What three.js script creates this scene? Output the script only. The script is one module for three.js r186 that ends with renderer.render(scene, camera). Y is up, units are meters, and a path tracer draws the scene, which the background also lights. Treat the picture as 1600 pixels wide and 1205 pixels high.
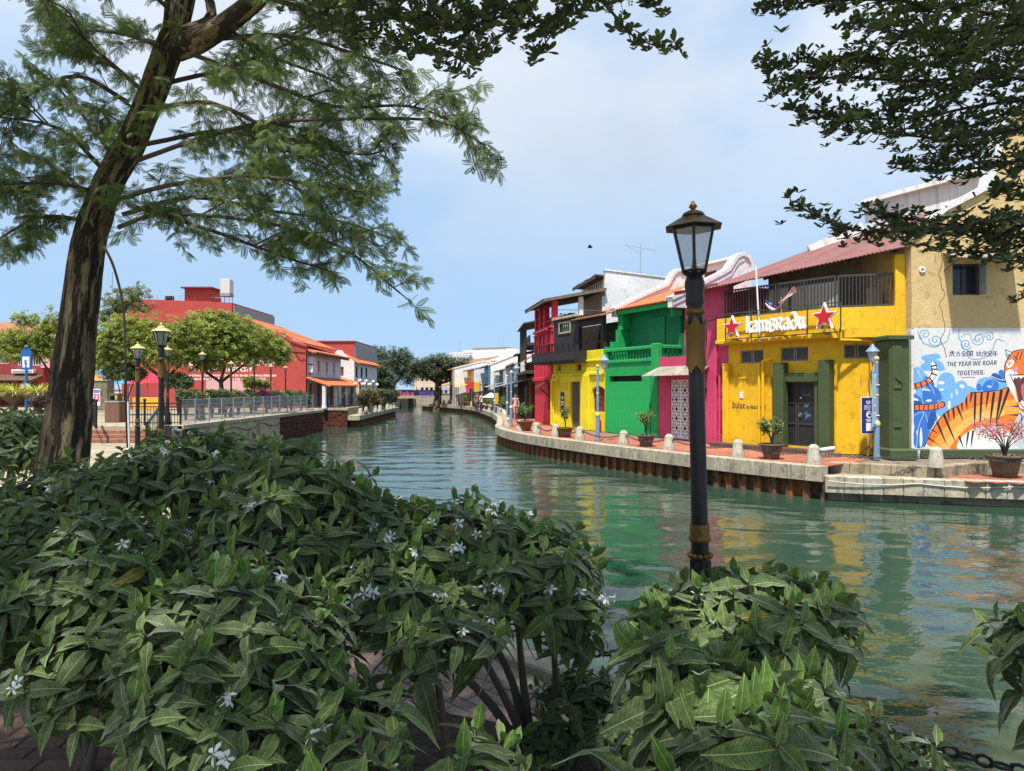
import * as THREE from 'three';
import { mergeGeometries } from 'three/addons/utils/BufferGeometryUtils.js';
import { MarchingCubes } from 'three/addons/objects/MarchingCubes.js';
import { ImprovedNoise } from 'three/addons/math/ImprovedNoise.js';

// ---------- camera, sky, sun, exposure ----------
const EYE = 2.1, FPX = 1100, HX = 800, HY = 607;        // eye height, lens in photo pixels, where the horizon lies
const scene = new THREE.Scene();
const camera = new THREE.PerspectiveCamera(2 * Math.atan(602.5 / FPX) * 180 / Math.PI, 1600 / 1205, 0.05, 2500);
camera.position.set(0, EYE, 0);
camera.lookAt(0, EYE + 4.5 / FPX * 10, -10);
const renderer = new THREE.WebGLRenderer({ antialias: true });
renderer.toneMapping = THREE.LinearToneMapping;
renderer.toneMappingExposure = 1.7;
renderer.shadowMap.enabled = true;
const SUN = new THREE.Vector3(-0.13, 1, 0.4).normalize();
const sun = new THREE.DirectionalLight(new THREE.Color(1, 0.955, 0.88), 4.5);
sun.position.copy(SUN).multiplyScalar(120).add(new THREE.Vector3(0, 0, -45));
sun.target.position.set(0, 0, -45);
sun.castShadow = true; sun.shadow.radius = 3; sun.shadow.mapSize.set(4096, 4096);
Object.assign(sun.shadow.camera, { left: -70, right: 70, top: 70, bottom: -70, near: 1, far: 260 });
scene.add(sun, sun.target);

// ---------- random and noise ----------
let seed_ = 12345;
const seed = (n) => { seed_ = n; };
const rnd = () => { seed_ = (seed_ + 0x6d2b79f5) | 0; let t = Math.imul(seed_ ^ (seed_ >>> 15), 1 | seed_); t = (t + Math.imul(t ^ (t >>> 7), 61 | t)) ^ t; return ((t ^ (t >>> 14)) >>> 0) / 4294967296; };
const rr = (a, b) => a + (b - a) * rnd();
const gauss = () => (rnd() + rnd() + rnd() + rnd() - 2) * 0.9;
const IN = new ImprovedNoise();
const fbm3 = (x, y, z, o = 5) => { let s = 0, a = 0.5; for (let i = 0; i < o; i++) { s += a * IN.noise(x, y, z); x = x * 2.03 + 7.1; y = y * 2.03 + 3.7; z = z * 2.03 + 1.3; a *= 0.5; } return s; };
const clamp = (x, a = 0, b = 1) => Math.min(b, Math.max(a, x));
const sst = (a, b, x) => { const t = clamp((x - a) / (b - a)); return t * t * (3 - 2 * t); };
const V = (x, y, z) => new THREE.Vector3(x, y, z);
const C = (r, g, b) => new THREE.Color().setRGB(r, g, b);

{ // the sky: blue air paling to the horizon with soft broken cloud, the same all round
  const W = 1536, H = 768, d = new Float32Array(W * H * 4);
  for (let j = 0; j < H; j++) for (let i = 0; i < W; i++) {
    const th = ((i + 0.5) / W - 0.5) * 2 * Math.PI, ph = ((j + 0.5) / H - 0.5) * Math.PI;
    const y = Math.sin(ph), x = Math.cos(ph) * Math.cos(th), z = Math.cos(ph) * Math.sin(th);
    const up = Math.max(y, 0), k = Math.pow(up, 0.55);
    let c = [0.305 - 0.13 * k, 0.44 - 0.13 * k, 0.60 - 0.085 * k];
    const q = 1 / (up + 0.28), cx = x * q, cz = z * q;
    const n1 = fbm3(cx * 1.15 + 4.3, cz * 1.15 + 1.2, 0.5, 6) + 0.35 * fbm3(cx * 3.4, cz * 3.4, 5.5, 4);
    const n2 = fbm3(cx * 0.55 + 9.7, cz * 0.55 + 2.2, 8.5, 4);
    let cl = sst(-0.06, 0.42, n1 * 0.8 + n2 * 1.0 + 0.23) * sst(0.08, 0.42, up);
    const cc = [0.48, 0.52, 0.58];
    for (let t = 0; t < 3; t++) c[t] = c[t] + (cc[t] * (0.97 + 0.25 * fbm3(cx * 2, cz * 2, 3, 4)) - c[t]) * cl * 0.92;
    const o = (j * W + i) * 4;
    d[o] = c[0]; d[o + 1] = c[1]; d[o + 2] = c[2]; d[o + 3] = 1;
  }
  const t = new THREE.DataTexture(d, W, H, THREE.RGBAFormat, THREE.FloatType);
  t.mapping = THREE.EquirectangularReflectionMapping; t.magFilter = t.minFilter = THREE.LinearFilter; t.needsUpdate = true;
  scene.background = t; scene.environment = t;
}

// ---------- names, things, parts ----------
const used = new Map();
const numbered = (n) => { const k = used.get(n) ?? 0; used.set(n, k + 1); return k ? n + '_' + String(k).padStart(3, '0') : n; };
function thing(name, label, category, pos = [0, 0, 0], ry = 0, group) {
  const o = new THREE.Group(); o.name = numbered(name); o.position.set(...pos); o.rotation.y = ry; o.updateMatrixWorld();
  o.userData = { label, category }; if (group) o.userData.group = group;
  scene.add(o); return o;
}
function struct(name, geo, mat) { const o = part(scene, name, geo, mat); o.name = numbered(name); o.userData.kind = 'structure'; return o; }
function part(parent, name, geo, mat, label, fr) {
  if (Array.isArray(geo)) geo = merge(geo);
  if (fr) { parent.updateMatrixWorld(); geo.applyMatrix4(parent.matrixWorld.clone().invert().multiply(fr.M)); }
  const m = new THREE.Mesh(geo, mat); m.name = name; m.castShadow = m.receiveShadow = true; if (label) m.userData.label = label;
  parent.add(m); return m;
}
function copyOf(root, pos, ry, label, group) {
  const r = root.clone(); r.name = numbered(root.name.replace(/_\d{3}$/, '')); r.userData = { ...root.userData, label }; if (group) r.userData.group = group;
  r.position.set(...pos); r.rotation.y = ry; scene.add(r); return r;
}
const stuff = (m) => { m.userData.kind = 'stuff'; return m; };

// ---------- geometry ----------
const merge = (a) => { a = a.map((g) => { g = g.index ? g.toNonIndexed() : g; for (const k of Object.keys(g.attributes)) if (!['position', 'normal', 'uv', 'color'].includes(k)) g.deleteAttribute(k); return g; });
  if (a.some((g) => g.attributes.color) && !a.every((g) => g.attributes.color)) a.forEach((g) => g.deleteAttribute('color'));
  return a.length === 1 ? a[0] : mergeGeometries(a); };
function boxuv(g) { // uv in metres, laid on by the way a face points
  g = g.index ? g.toNonIndexed() : g; const p = g.attributes.position, n = g.attributes.normal, uv = new Float32Array(p.count * 2);
  for (let i = 0; i < p.count; i += 3) {
    const ax = Math.abs(n.getX(i) + n.getX(i + 1) + n.getX(i + 2)), ay = Math.abs(n.getY(i) + n.getY(i + 1) + n.getY(i + 2)), az = Math.abs(n.getZ(i) + n.getZ(i + 1) + n.getZ(i + 2));
    for (let k = i; k < i + 3; k++) {
      const x = p.getX(k), y = p.getY(k), z = p.getZ(k);
      const [u, v] = ay >= ax && ay >= az ? [x, z] : ax >= az ? [z, y] : [x, y];
      uv[k * 2] = u; uv[k * 2 + 1] = v;
    }
  }
  g.setAttribute('uv', new THREE.BufferAttribute(uv, 2)); return g;
}
const B = (x0, x1, y0, y1, z0, z1) => boxuv(new THREE.BoxGeometry(Math.abs(x1 - x0), Math.abs(y1 - y0), Math.abs(z1 - z0)).translate((x0 + x1) / 2, (y0 + y1) / 2, (z0 + z1) / 2));
function CB(x0, x1, y0, y1, z0, z1, c = 0.02) { // box with chamfered edges along its top and upright edges
  const s = new THREE.Shape([[x0 + c, z0], [x1 - c, z0], [x1, z0 + c], [x1, z1 - c], [x1 - c, z1], [x0 + c, z1], [x0, z1 - c], [x0, z0 + c]].map(([x, z]) => new THREE.Vector2(x, -z)));
  const g = new THREE.ExtrudeGeometry(s, { depth: Math.max(0.001, y1 - y0 - c), bevelEnabled: false });
  const t = new THREE.ExtrudeGeometry(s, { depth: 0.0005, bevelEnabled: true, bevelThickness: c, bevelSize: 0, bevelSegments: 1 });
  g.rotateX(-Math.PI / 2).translate(0, y0, 0); t.dispose();
  // pull the top ring in
  const p = g.attributes.position, cx = (x0 + x1) / 2, cz = (z0 + z1) / 2, top = y1 - c;
  const cap = []; const ring = [[x0 + c, z0], [x1 - c, z0], [x1, z0 + c], [x1, z1 - c], [x1 - c, z1], [x0 + c, z1], [x0, z1 - c], [x0, z0 + c]];
  const ins = ring.map(([x, z]) => [x + Math.sign(cx - x) * c, z + Math.sign(cz - z) * c]);
  for (let i = 0; i < 8; i++) { const a = ring[i], b = ring[(i + 1) % 8], e = ins[i], f = ins[(i + 1) % 8];
    cap.push(a[0], top, a[1], e[0], y1, e[1], b[0], top, b[1], b[0], top, b[1], e[0], y1, e[1], f[0], y1, f[1], e[0], y1, e[1], cx, y1, cz, f[0], y1, f[1]); }
  const k = new THREE.BufferGeometry(); k.setAttribute('position', new THREE.Float32BufferAttribute(cap, 3)); k.setAttribute('uv', new THREE.Float32BufferAttribute(new Float32Array(cap.length / 3 * 2), 2)); k.computeVertexNormals();
  return boxuv(merge([g, k]));
}
const shapeOf = (pts) => new THREE.Shape(pts.map(([x, y]) => new THREE.Vector2(x, y)));
// flat outline in x,y pushed from z0 to z1, with holes
function slab(pts, z0, z1, holes = []) { const s = shapeOf(pts); for (const h of holes) s.holes.push(new THREE.Path(h.map(([x, y]) => new THREE.Vector2(x, y))));
  return boxuv(new THREE.ExtrudeGeometry(s, { depth: z1 - z0, bevelEnabled: false, curveSegments: 8 }).translate(0, 0, z0)); }
const R4 = (x0, x1, y0, y1) => [[x0, y0], [x1, y0], [x1, y1], [x0, y1]];
const wallH = (x0, x1, y0, y1, holes, t = 0.25) => slab(R4(x0, x1, y0, y1), -t, 0, holes.map((h) => h.length === 4 && !Array.isArray(h[0]) ? R4(...h) : h));
// upright prism over a plan of [x, depth] points
function prism(plan, y0, y1) { const s = shapeOf(plan.map(([x, d]) => [x, d])); return boxuv(new THREE.ExtrudeGeometry(s, { depth: y1 - y0, bevelEnabled: false }).rotateX(-Math.PI / 2).translate(0, y0, 0)); }
// a thick sheet through four corner points (roof planes and awnings)
function sheet(a, b, c, d, t, nu = 1, nv = 1, f = null) {
  const P = [], I = [], UV = [], n = V().crossVectors(b.clone().sub(a), d.clone().sub(a)).normalize(), lu = a.distanceTo(b), lv = a.distanceTo(d);
  for (const side of [0, 1]) for (let j = 0; j <= nv; j++) for (let i = 0; i <= nu; i++) { const u = i / nu, v = j / nv;
    const p = a.clone().multiplyScalar((1 - u) * (1 - v)).addScaledVector(b, u * (1 - v)).addScaledVector(c, u * v).addScaledVector(d, (1 - u) * v).addScaledVector(n, -side * t + (f ? f(u * lu, v * lv) : 0));
    P.push(p.x, p.y, p.z); UV.push(u * lu, v * lv); }
  const w = nu + 1, m = w * (nv + 1), id = (s, i, j) => s * m + j * w + i;
  for (let j = 0; j < nv; j++) for (let i = 0; i < nu; i++) { I.push(id(0, i, j), id(0, i + 1, j), id(0, i + 1, j + 1), id(0, i, j), id(0, i + 1, j + 1), id(0, i, j + 1)); I.push(id(1, i, j), id(1, i + 1, j + 1), id(1, i + 1, j), id(1, i, j), id(1, i, j + 1), id(1, i + 1, j + 1)); }
  for (let i = 0; i < nu; i++) { I.push(id(0, i, 0), id(1, i, 0), id(1, i + 1, 0), id(0, i, 0), id(1, i + 1, 0), id(0, i + 1, 0)); I.push(id(0, i, nv), id(1, i + 1, nv), id(1, i, nv), id(0, i, nv), id(0, i + 1, nv), id(1, i + 1, nv)); }
  for (let j = 0; j < nv; j++) { I.push(id(0, 0, j), id(1, 0, j + 1), id(1, 0, j), id(0, 0, j), id(0, 0, j + 1), id(1, 0, j + 1)); I.push(id(0, nu, j), id(1, nu, j), id(1, nu, j + 1), id(0, nu, j), id(1, nu, j + 1), id(0, nu, j + 1)); }
  const g = new THREE.BufferGeometry(); g.setAttribute('position', new THREE.Float32BufferAttribute(P, 3)); g.setAttribute('uv', new THREE.Float32BufferAttribute(UV, 2)); g.setIndex(I);
  const h = g.toNonIndexed(); h.computeVertexNormals(); return h;
}
const corrug = (pitch, amp) => (u) => amp * Math.sin(u / pitch * 2 * Math.PI);
const pantile = (pw, pl, amp) => (u, v) => amp * Math.abs(Math.sin(u / pw * Math.PI)) - 0.6 * amp * ((v / pl) % 1);
// tapered tube through points
function limb(pts, radii, sides = 8, steps = 0, rough = 0, uvs = 1) {
  const cv = new THREE.CatmullRomCurve3(pts, false, 'catmullrom', 0.5), n = steps || (pts.length - 1) * 4, P = [], UV = [], I = [];
  const fr = cv.computeFrenetFrames(n, false), L = cv.getLength();
  for (let i = 0; i <= n; i++) { const t = i / n, c = cv.getPoint(t), f = t * (radii.length - 1), k = Math.min(radii.length - 2, Math.floor(f)), r0 = radii[k] + (radii[k + 1] - radii[k]) * (f - k);
    // frames follow arc length; fine for gentle bends
    for (let j = 0; j <= sides; j++) { const a = j / sides * Math.PI * 2, ca = Math.cos(a), sa = Math.sin(a);
      const r = r0 * (1 + (rough ? rough * (fbm3(ca * 1.6 + 3, sa * 1.6, t * L * 0.9, 3) * 1.6 + 0.5 * fbm3(ca * 7, sa * 7, t * L * 2.2, 2)) : 0));
      const p = c.clone().addScaledVector(fr.normals[i], ca * r).addScaledVector(fr.binormals[i], sa * r);
      P.push(p.x, p.y, p.z); UV.push(j / sides * uvs, t * L); } }
  const w = sides + 1;
  for (let i = 0; i < n; i++) for (let j = 0; j < sides; j++) { const a = i * w + j; I.push(a, a + 1, a + w, a + 1, a + w + 1, a + w); }
  const g = new THREE.BufferGeometry(); g.setAttribute('position', new THREE.Float32BufferAttribute(P, 3)); g.setAttribute('uv', new THREE.Float32BufferAttribute(UV, 2)); g.setIndex(I); g.computeVertexNormals();
  // close the seam's normals
  const N = g.attributes.normal; for (let i = 0; i <= n; i++) { const a = i * w, b = a + sides, x = N.getX(a) + N.getX(b), y = N.getY(a) + N.getY(b), z = N.getZ(a) + N.getZ(b), l = Math.hypot(x, y, z) || 1; N.setXYZ(a, x / l, y / l, z / l); N.setXYZ(b, x / l, y / l, z / l); }
  return g;
}
const rod = (a, b, r, sides = 6, r2 = r) => { const d = b.clone().sub(a), g = new THREE.CylinderGeometry(r2, r, d.length(), sides); g.applyQuaternion(new THREE.Quaternion().setFromUnitVectors(V(0, 1, 0), d.normalize())); return g.translate((a.x + b.x) / 2, (a.y + b.y) / 2, (a.z + b.z) / 2); };
const lathe = (pts, seg = 16, x = 0, y = 0, z = 0) => new THREE.LatheGeometry(pts.map(([r, h]) => new THREE.Vector2(r, h)), seg).translate(x, y, z);

// ---------- places ----------
const at = (px, py, d) => V((px - HX) / FPX * d, EYE - (py - HY) / FPX * d, -d);     // the point at a depth
function frame(x0, d0, x1, d1) { // a wall line: x along it, y up, z out of the wall toward the river
  const L = Math.hypot(x1 - x0, d1 - d0), c = (x1 - x0) / L, s = (d1 - d0) / L, ry = Math.atan2(s, c);
  const M = new THREE.Matrix4().makeRotationY(ry).setPosition(x0, 0, -d0);
  const f = { L, c, s, ry, M, x0, d0, x1, d1, pos: [x0, 0, -d0],
    u: (px, o = 0) => { const k = (px - HX) / FPX; return (k * (d0 - o * c) - (x0 + o * s)) / (c - k * s); },
    d: (u, o = 0) => d0 + s * u - o * c,
    h: (px, py, o = 0) => EYE - (py - HY) / FPX * f.d(f.u(px, o), o),
    uh: (px, py, o = 0) => [f.u(px, o), f.h(px, py, o)],
    p: (u, y, o = 0) => V(x0 + c * u + s * o, y, -(d0 + s * u - c * o)) };
  return f;
}
// ---------- textures ----------
function tileNoise(size, cells, oct = 5, seedv = 1) { // tileable value noise, 0..1
  seed(seedv); const out = new Float32Array(size * size); let amp = 1, tot = 0, n = cells;
  for (let o = 0; o < oct && Math.max(...[n].flat()) <= size; o++) {
    const [nx, ny] = Array.isArray(n) ? n : [n, n], g = new Float32Array(nx * ny).map(() => rnd());
    for (let y = 0; y < size; y++) { const fy = y / size * ny, y0 = Math.floor(fy), ty = sst(0, 1, fy - y0), y1 = (y0 + 1) % ny;
      for (let x = 0; x < size; x++) { const fx = x / size * nx, x0 = Math.floor(fx), tx = sst(0, 1, fx - x0), x1 = (x0 + 1) % nx;
        const a = g[y0 * nx + x0], b = g[y0 * nx + x1], c = g[y1 * nx + x0], d = g[y1 * nx + x1];
        out[y * size + x] += amp * (a + (b - a) * tx + (c + (d - c) * tx - a - (b - a) * tx) * ty); } }
    tot += amp; amp *= 0.55; n = Array.isArray(n) ? [n[0] * 2, n[1] * 2] : n * 2;
    if (Array.isArray(n) && Math.max(...n) > size) break;
  }
  for (let i = 0; i < out.length; i++) out[i] /= tot;
  return out;
}
function tex(size, f, srgb = true, rep = 1) { // f(i, x, y) gives rgb 0..255
  const d = new Uint8Array(size * size * 4);
  for (let y = 0, i = 0; y < size; y++) for (let x = 0; x < size; x++, i++) { const c = f(i, x, y); d[i * 4] = clamp(c[0], 0, 255); d[i * 4 + 1] = clamp(c[1], 0, 255); d[i * 4 + 2] = clamp(c[2], 0, 255); d[i * 4 + 3] = 255; }
  const t = new THREE.DataTexture(d, size, size); t.wrapS = t.wrapT = THREE.RepeatWrapping; t.magFilter = THREE.LinearFilter; t.minFilter = THREE.LinearMipmapLinearFilter; t.generateMipmaps = true;
  if (srgb) t.colorSpace = THREE.SRGBColorSpace; t.repeat.set(rep, rep); t.needsUpdate = true; return t;
}
const again = (t, rx, ry = rx) => { const c = t.clone(); c.repeat.set(rx, ry); c.needsUpdate = true; return c; };
function painted(w, h, draw) { const c = document.createElement('canvas'); c.width = w; c.height = h; const x = c.getContext('2d'); draw(x, w, h); const t = new THREE.CanvasTexture(c); t.colorSpace = THREE.SRGBColorSpace; t.anisotropy = 4; return t; }
const NA = tileNoise(512, 4, 7, 11), NB = tileNoise(512, 16, 6, 12), NC = tileNoise(512, [24, 3], 5, 13), ND = tileNoise(512, 64, 4, 14);
const T = {};
T.plaster = tex(512, (i) => { const a = NA[i], s = NC[i], f = ND[i]; let v = 236 + (a - 0.5) * 50 + (f - 0.5) * 26; v -= 60 * sst(0.6, 0.74, s) * sst(0.45, 0.7, a); const k = 40 * sst(0.64, 0.71, NB[i]); return [v - k * 0.5, v - k * 0.6, v - k * 0.75]; });
T.plasterB = tex(512, (i) => { const v = 255 * clamp(0.5 * NB[i] + 0.3 * ND[i] + 0.25 * NA[i]); return [v, v, v]; }, false);
T.concrete = tex(512, (i) => { const a = NA[i], b = NB[i], s = NC[i]; let v = 205 + (a - 0.5) * 90 + (ND[i] - 0.5) * 60; const st = sst(0.52, 0.75, s * 0.65 + a * 0.35); const bl = sst(0.58, 0.7, b); v -= st * 70 + bl * 40; return [v, v * 0.965, v * 0.89]; });
T.stone = tex(512, (i) => { const a = NA[i], b = NB[i]; const v = 150 + (b - 0.5) * 150 + (ND[i] - 0.5) * 70 + (a - 0.5) * 60; return [v * 1.12, v * 0.9, v * 0.8]; });
T.rust = tex(512, (i) => { const a = NA[i], s = NC[i], b = NB[i], f = ND[i]; const r = sst(0.45, 0.62, s * 0.6 + b * 0.4), d = sst(0.5, 0.66, a * 0.55 + b * 0.45); const base = [104 + f * 50, 78 + f * 34, 58 + f * 24], rs = [150 + f * 70, 92 + f * 45, 48 + f * 20], dk = [34, 30, 27]; return base.map((v, k) => { v = v + (rs[k] - v) * r; return v + (dk[k] - v) * d * 0.8; }); });
T.tile = tex(512, (i) => { const v = 215 + (NA[i] - 0.5) * 60 + (NB[i] - 0.5) * 46 + (ND[i] - 0.5) * 40 - 45 * sst(0.6, 0.7, NB[i]); return [v, v, v]; });
const NF = tileNoise(512, [13, 5], 5, 15), NG = tileNoise(512, [34, 14], 4, 16);
const flake = (i) => { const v = NF[i] * 0.62 + NG[i] * 0.38; return [sst(0.485, 0.515, v), sst(0.555, 0.58, v)]; };
T.bark = tex(512, (i) => { const [p, q] = flake(i), f = ND[i], a = NA[i]; const l = [30 + 26 * f, 25 + 22 * f, 20 + 16 * f], m = [78 + 40 * a + 26 * f, 68 + 36 * a + 22 * f, 52 + 26 * a + 18 * f], h = [122 + 40 * f, 116 + 38 * f, 96 + 30 * f]; return l.map((v, k) => { v = v + (m[k] - v) * p; return v + (h[k] - v) * q * sst(0.42, 0.6, a) * 0.9; }); });
T.barkB = tex(512, (i) => { const [p, q] = flake(i); const v = 255 * clamp(0.45 * p + 0.35 * q + 0.2 * ND[i]); return [v, v, v]; }, false);
T.soil = tex(512, (i) => { const v = 96 + (NB[i] - 0.5) * 90 + (ND[i] - 0.5) * 110; return [v * 1.08, v * 0.9, v * 0.74]; });
T.grain = tex(512, (i, x, y) => { const v = 210 + (NC[i] - 0.5) * 110 + (ND[i] - 0.5) * 30; return [v, v * 0.98, v * 0.95]; });

// ---------- materials ----------
const std = (o) => new THREE.MeshStandardMaterial(o);
const paint = (c, o = {}) => std({ color: c, roughness: 0.72, map: again(T.plaster, 0.27), bumpMap: again(T.plasterB, 0.45), bumpScale: 0.012, ...o });
const M = {
  yellow: paint(C(0.86, 0.50, 0.006)), lemon: paint(C(0.84, 0.70, 0.012)), green: paint(C(0.006, 0.36, 0.085)), greenD: paint(C(0.004, 0.25, 0.09)), pink: paint(C(0.66, 0.055, 0.16)),
  red: paint(C(0.66, 0.022, 0.05)), olive: paint(C(0.062, 0.092, 0.03)), black: paint(C(0.022, 0.022, 0.025)), tan: paint(C(0.66, 0.48, 0.22), { bumpScale: 0.02 }), white: paint(C(0.8, 0.8, 0.8), { bumpScale: 0.02 }), cream: paint(C(0.68, 0.56, 0.42)),
  brickred: paint(C(0.50, 0.065, 0.05)), darkred: paint(C(0.30, 0.035, 0.03)), paleblue: paint(C(0.62, 0.67, 0.72)), cyan: paint(C(0.08, 0.42, 0.62)), ochre: paint(C(0.78, 0.42, 0.02)), rose: paint(C(0.72, 0.42, 0.42)), teal: paint(C(0.05, 0.2, 0.13)), grey: paint(C(0.32, 0.33, 0.34)), blue: paint(C(0.02, 0.07, 0.25)),
  roomShade: std({ color: C(0.05, 0.046, 0.043), roughness: 0.9 }), timber: std({ color: C(0.10, 0.07, 0.05), roughness: 0.8, map: again(T.grain, 0.6, 2) }), greywood: std({ color: C(0.20, 0.17, 0.145), roughness: 0.85, map: again(T.grain, 1, 1) }),  // near-black one: indoor shade painted onto panels that close openings
  glassdark: std({ color: C(0.02, 0.024, 0.03), roughness: 0.12 }), glass: new THREE.MeshPhysicalMaterial({ color: C(0.86, 0.9, 0.92), roughness: 0.08, transmission: 1, thickness: 0, ior: 1.5 }),
  lampglass: new THREE.MeshPhysicalMaterial({ color: C(0.72, 0.76, 0.78), roughness: 0.3, transmission: 0.75, thickness: 0, ior: 1.5, roughnessMap: again(T.plasterB, 3) }),
  iron: std({ color: C(0.014, 0.014, 0.016), roughness: 0.42, metalness: 0.2, map: again(T.plaster, 1.2), bumpMap: again(T.plasterB, 2), bumpScale: 0.002 }), brass: std({ color: C(0.30, 0.185, 0.045), roughness: 0.5, metalness: 0.55, map: again(T.concrete, 1.5) }), gold: std({ color: C(0.78, 0.55, 0.2), roughness: 0.5, metalness: 0.3 }),
  steel: std({ color: C(0.055, 0.056, 0.06), roughness: 0.5, metalness: 0.3 }), galv: std({ color: C(0.36, 0.38, 0.4), roughness: 0.5, metalness: 0.5 }), whitemetal: std({ color: C(0.74, 0.74, 0.72), roughness: 0.5 }),
  bluepaint: std({ color: C(0.20, 0.31, 0.46), roughness: 0.5, map: again(T.plaster, 1) }), signblue: std({ color: C(0.01, 0.10, 0.36), roughness: 0.4 }),
  concrete: std({ color: C(0.62, 0.58, 0.50), roughness: 0.9, map: again(T.concrete, 0.35), bumpMap: again(T.plasterB, 1.2), bumpScale: 0.012 }), concreteD: std({ color: C(0.52, 0.47, 0.38), roughness: 0.9, map: again(T.concrete, 0.2), bumpMap: again(T.plasterB, 1), bumpScale: 0.02 }),
  bollard: std({ color: C(0.66, 0.65, 0.62), roughness: 0.9, map: again(T.concrete, 0.8), bumpMap: again(T.plasterB, 2), bumpScale: 0.008 }),
  tileA: std({ color: C(0.50, 0.175, 0.09), roughness: 0.75, map: again(T.tile, 0.3) }), tileB: std({ color: C(0.44, 0.15, 0.08), roughness: 0.75, map: again(T.tile, 0.41) }), tileC: std({ color: C(0.54, 0.2, 0.115), roughness: 0.75, map: again(T.tile, 0.23) }),
  roofO: std({ color: C(0.72, 0.185, 0.055), roughness: 0.8, map: again(T.tile, 1.1) }), roofR: std({ color: C(0.31, 0.12, 0.105), roughness: 0.6, map: again(T.tile, 0.35) }), roofB: std({ color: C(0.16, 0.115, 0.085), roughness: 0.85, map: again(T.concrete, 0.6) }), roofT: std({ color: C(0.52, 0.23, 0.12), roughness: 0.85, map: again(T.concrete, 0.8) }), zinc: std({ color: C(0.55, 0.53, 0.5), roughness: 0.5, metalness: 0.3, map: again(T.concrete, 0.5) }),
  laterite: std({ color: C(0.24, 0.11, 0.075), roughness: 0.95, map: again(T.stone, 0.9), bumpMap: again(T.plasterB, 2.5), bumpScale: 0.03 }), redbrick: std({ color: C(0.42, 0.15, 0.085), roughness: 0.9, map: again(T.stone, 2) }),
  rust: std({ color: C(0.62, 0.55, 0.5), roughness: 0.85, map: again(T.rust, 0.45), bumpMap: again(T.plasterB, 2), bumpScale: 0.01 }),
  bark: std({ color: C(0.95, 0.9, 0.8), roughness: 0.95, map: again(T.bark, 1, 0.8), bumpMap: again(T.barkB, 1, 0.8), bumpScale: 0.035 }), twig: std({ color: C(0.075, 0.058, 0.042), roughness: 0.9 }),
  soil: std({ color: C(0.42, 0.4, 0.38), roughness: 1, map: again(T.soil, 0.8), bumpMap: again(T.plasterB, 3), bumpScale: 0.03 }), terracotta: std({ color: C(0.27, 0.13, 0.08), roughness: 0.8, map: again(T.concrete, 1.6) }), potgrey: std({ color: C(0.2, 0.16, 0.13), roughness: 0.85, map: again(T.concrete, 1.6) }),
  cloth: (c) => std({ color: c, roughness: 0.9, side: THREE.DoubleSide }), plain: (c, r = 0.6) => std({ color: c, roughness: r }),
};
const print = (t, o = {}) => std({ map: t, roughness: 0.7, ...o });
// a flat print on a rectangle x0..x1, y0..y1 at z, facing +z, with edge thickness
function printed(x0, x1, y0, y1, z, t = 0) { const g = new THREE.PlaneGeometry(x1 - x0, y1 - y0).translate((x0 + x1) / 2, (y0 + y1) / 2, z); return g; }
// ---------- water, banks, promenades ----------
const WL = -0.9; // water level
{ // ground sheet and river bed, out to the horizon
  struct('ground', boxuv(new THREE.PlaneGeometry(2400, 2400).rotateX(-Math.PI / 2).translate(0, -2.6, 0)), M.concreteD);
  const ds = []; for (let d = 0.2; d < 150; d += 0.07 + 0.006 * d) ds.push(d);
  const xs = []; for (let x = -20; x < 46; x += 0.13 + 0.012 * Math.max(0, Math.abs(x - 4) - 14)) xs.push(x);
  const P = new Float32Array(ds.length * xs.length * 3), UV = new Float32Array(ds.length * xs.length * 2), I = [];
  const wave = (x, d) => { const sp = 0.07 + 0.006 * d, wx = x + 0.35 * IN.noise(x * 0.3, d * 0.4, 4), wd = d + 0.25 * IN.noise(x * 0.35, d * 0.3, 9);
    return 0.036 * IN.noise(wx * 0.5, wd * 0.95, 0.3) + 0.02 * IN.noise(wx * 1.15 + wd * 0.3, wd * 2.1, 3.3) * sst(1.2, 0.4, sp) + 0.005 * IN.noise(wx * 2.6 - wd * 0.5, wd * 4.3, 6.1) * sst(0.5, 0.15, sp); };
  let k = 0; for (const d of ds) for (const x of xs) { P[k * 3] = x; P[k * 3 + 1] = WL + wave(x, d); P[k * 3 + 2] = -d; UV[k * 2] = x; UV[k * 2 + 1] = d; k++; }
  const w = xs.length; for (let j = 0; j < ds.length - 1; j++) for (let i = 0; i < w - 1; i++) { const a = j * w + i; I.push(a, a + 1, a + w, a + 1, a + w + 1, a + w); }
  const g = new THREE.BufferGeometry(); g.setAttribute('position', new THREE.BufferAttribute(P, 3)); g.setAttribute('uv', new THREE.BufferAttribute(UV, 2)); g.setIndex(I); g.computeVertexNormals();
  const rip = tileNoise(1024, [10, 18], 5, 77), rip2 = tileNoise(1024, [26, 44], 3, 78), bm = tex(1024, (i) => { const v = 255 * clamp(0.62 * rip[i] + 0.38 * rip2[i]); return [v, v, v]; }, false);
  bm.repeat.set(1 / 5.3, 1 / 5.3);
  struct('river_water', g, new THREE.MeshPhysicalMaterial({ color: C(0.026, 0.054, 0.036), roughness: 0.02, ior: 1.333, bumpMap: bm, bumpScale: 0.011 }));
}
const smoothCurve = (pts, step) => { const c = new THREE.CatmullRomCurve3(pts.map(([x, d]) => V(x, 0, -d)), false, 'centripetal'); const n = Math.round(c.getLength() / step); c.arcLengthDivisions = 2000; c.updateArcLengths(); return c.getSpacedPoints(n); };
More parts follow.
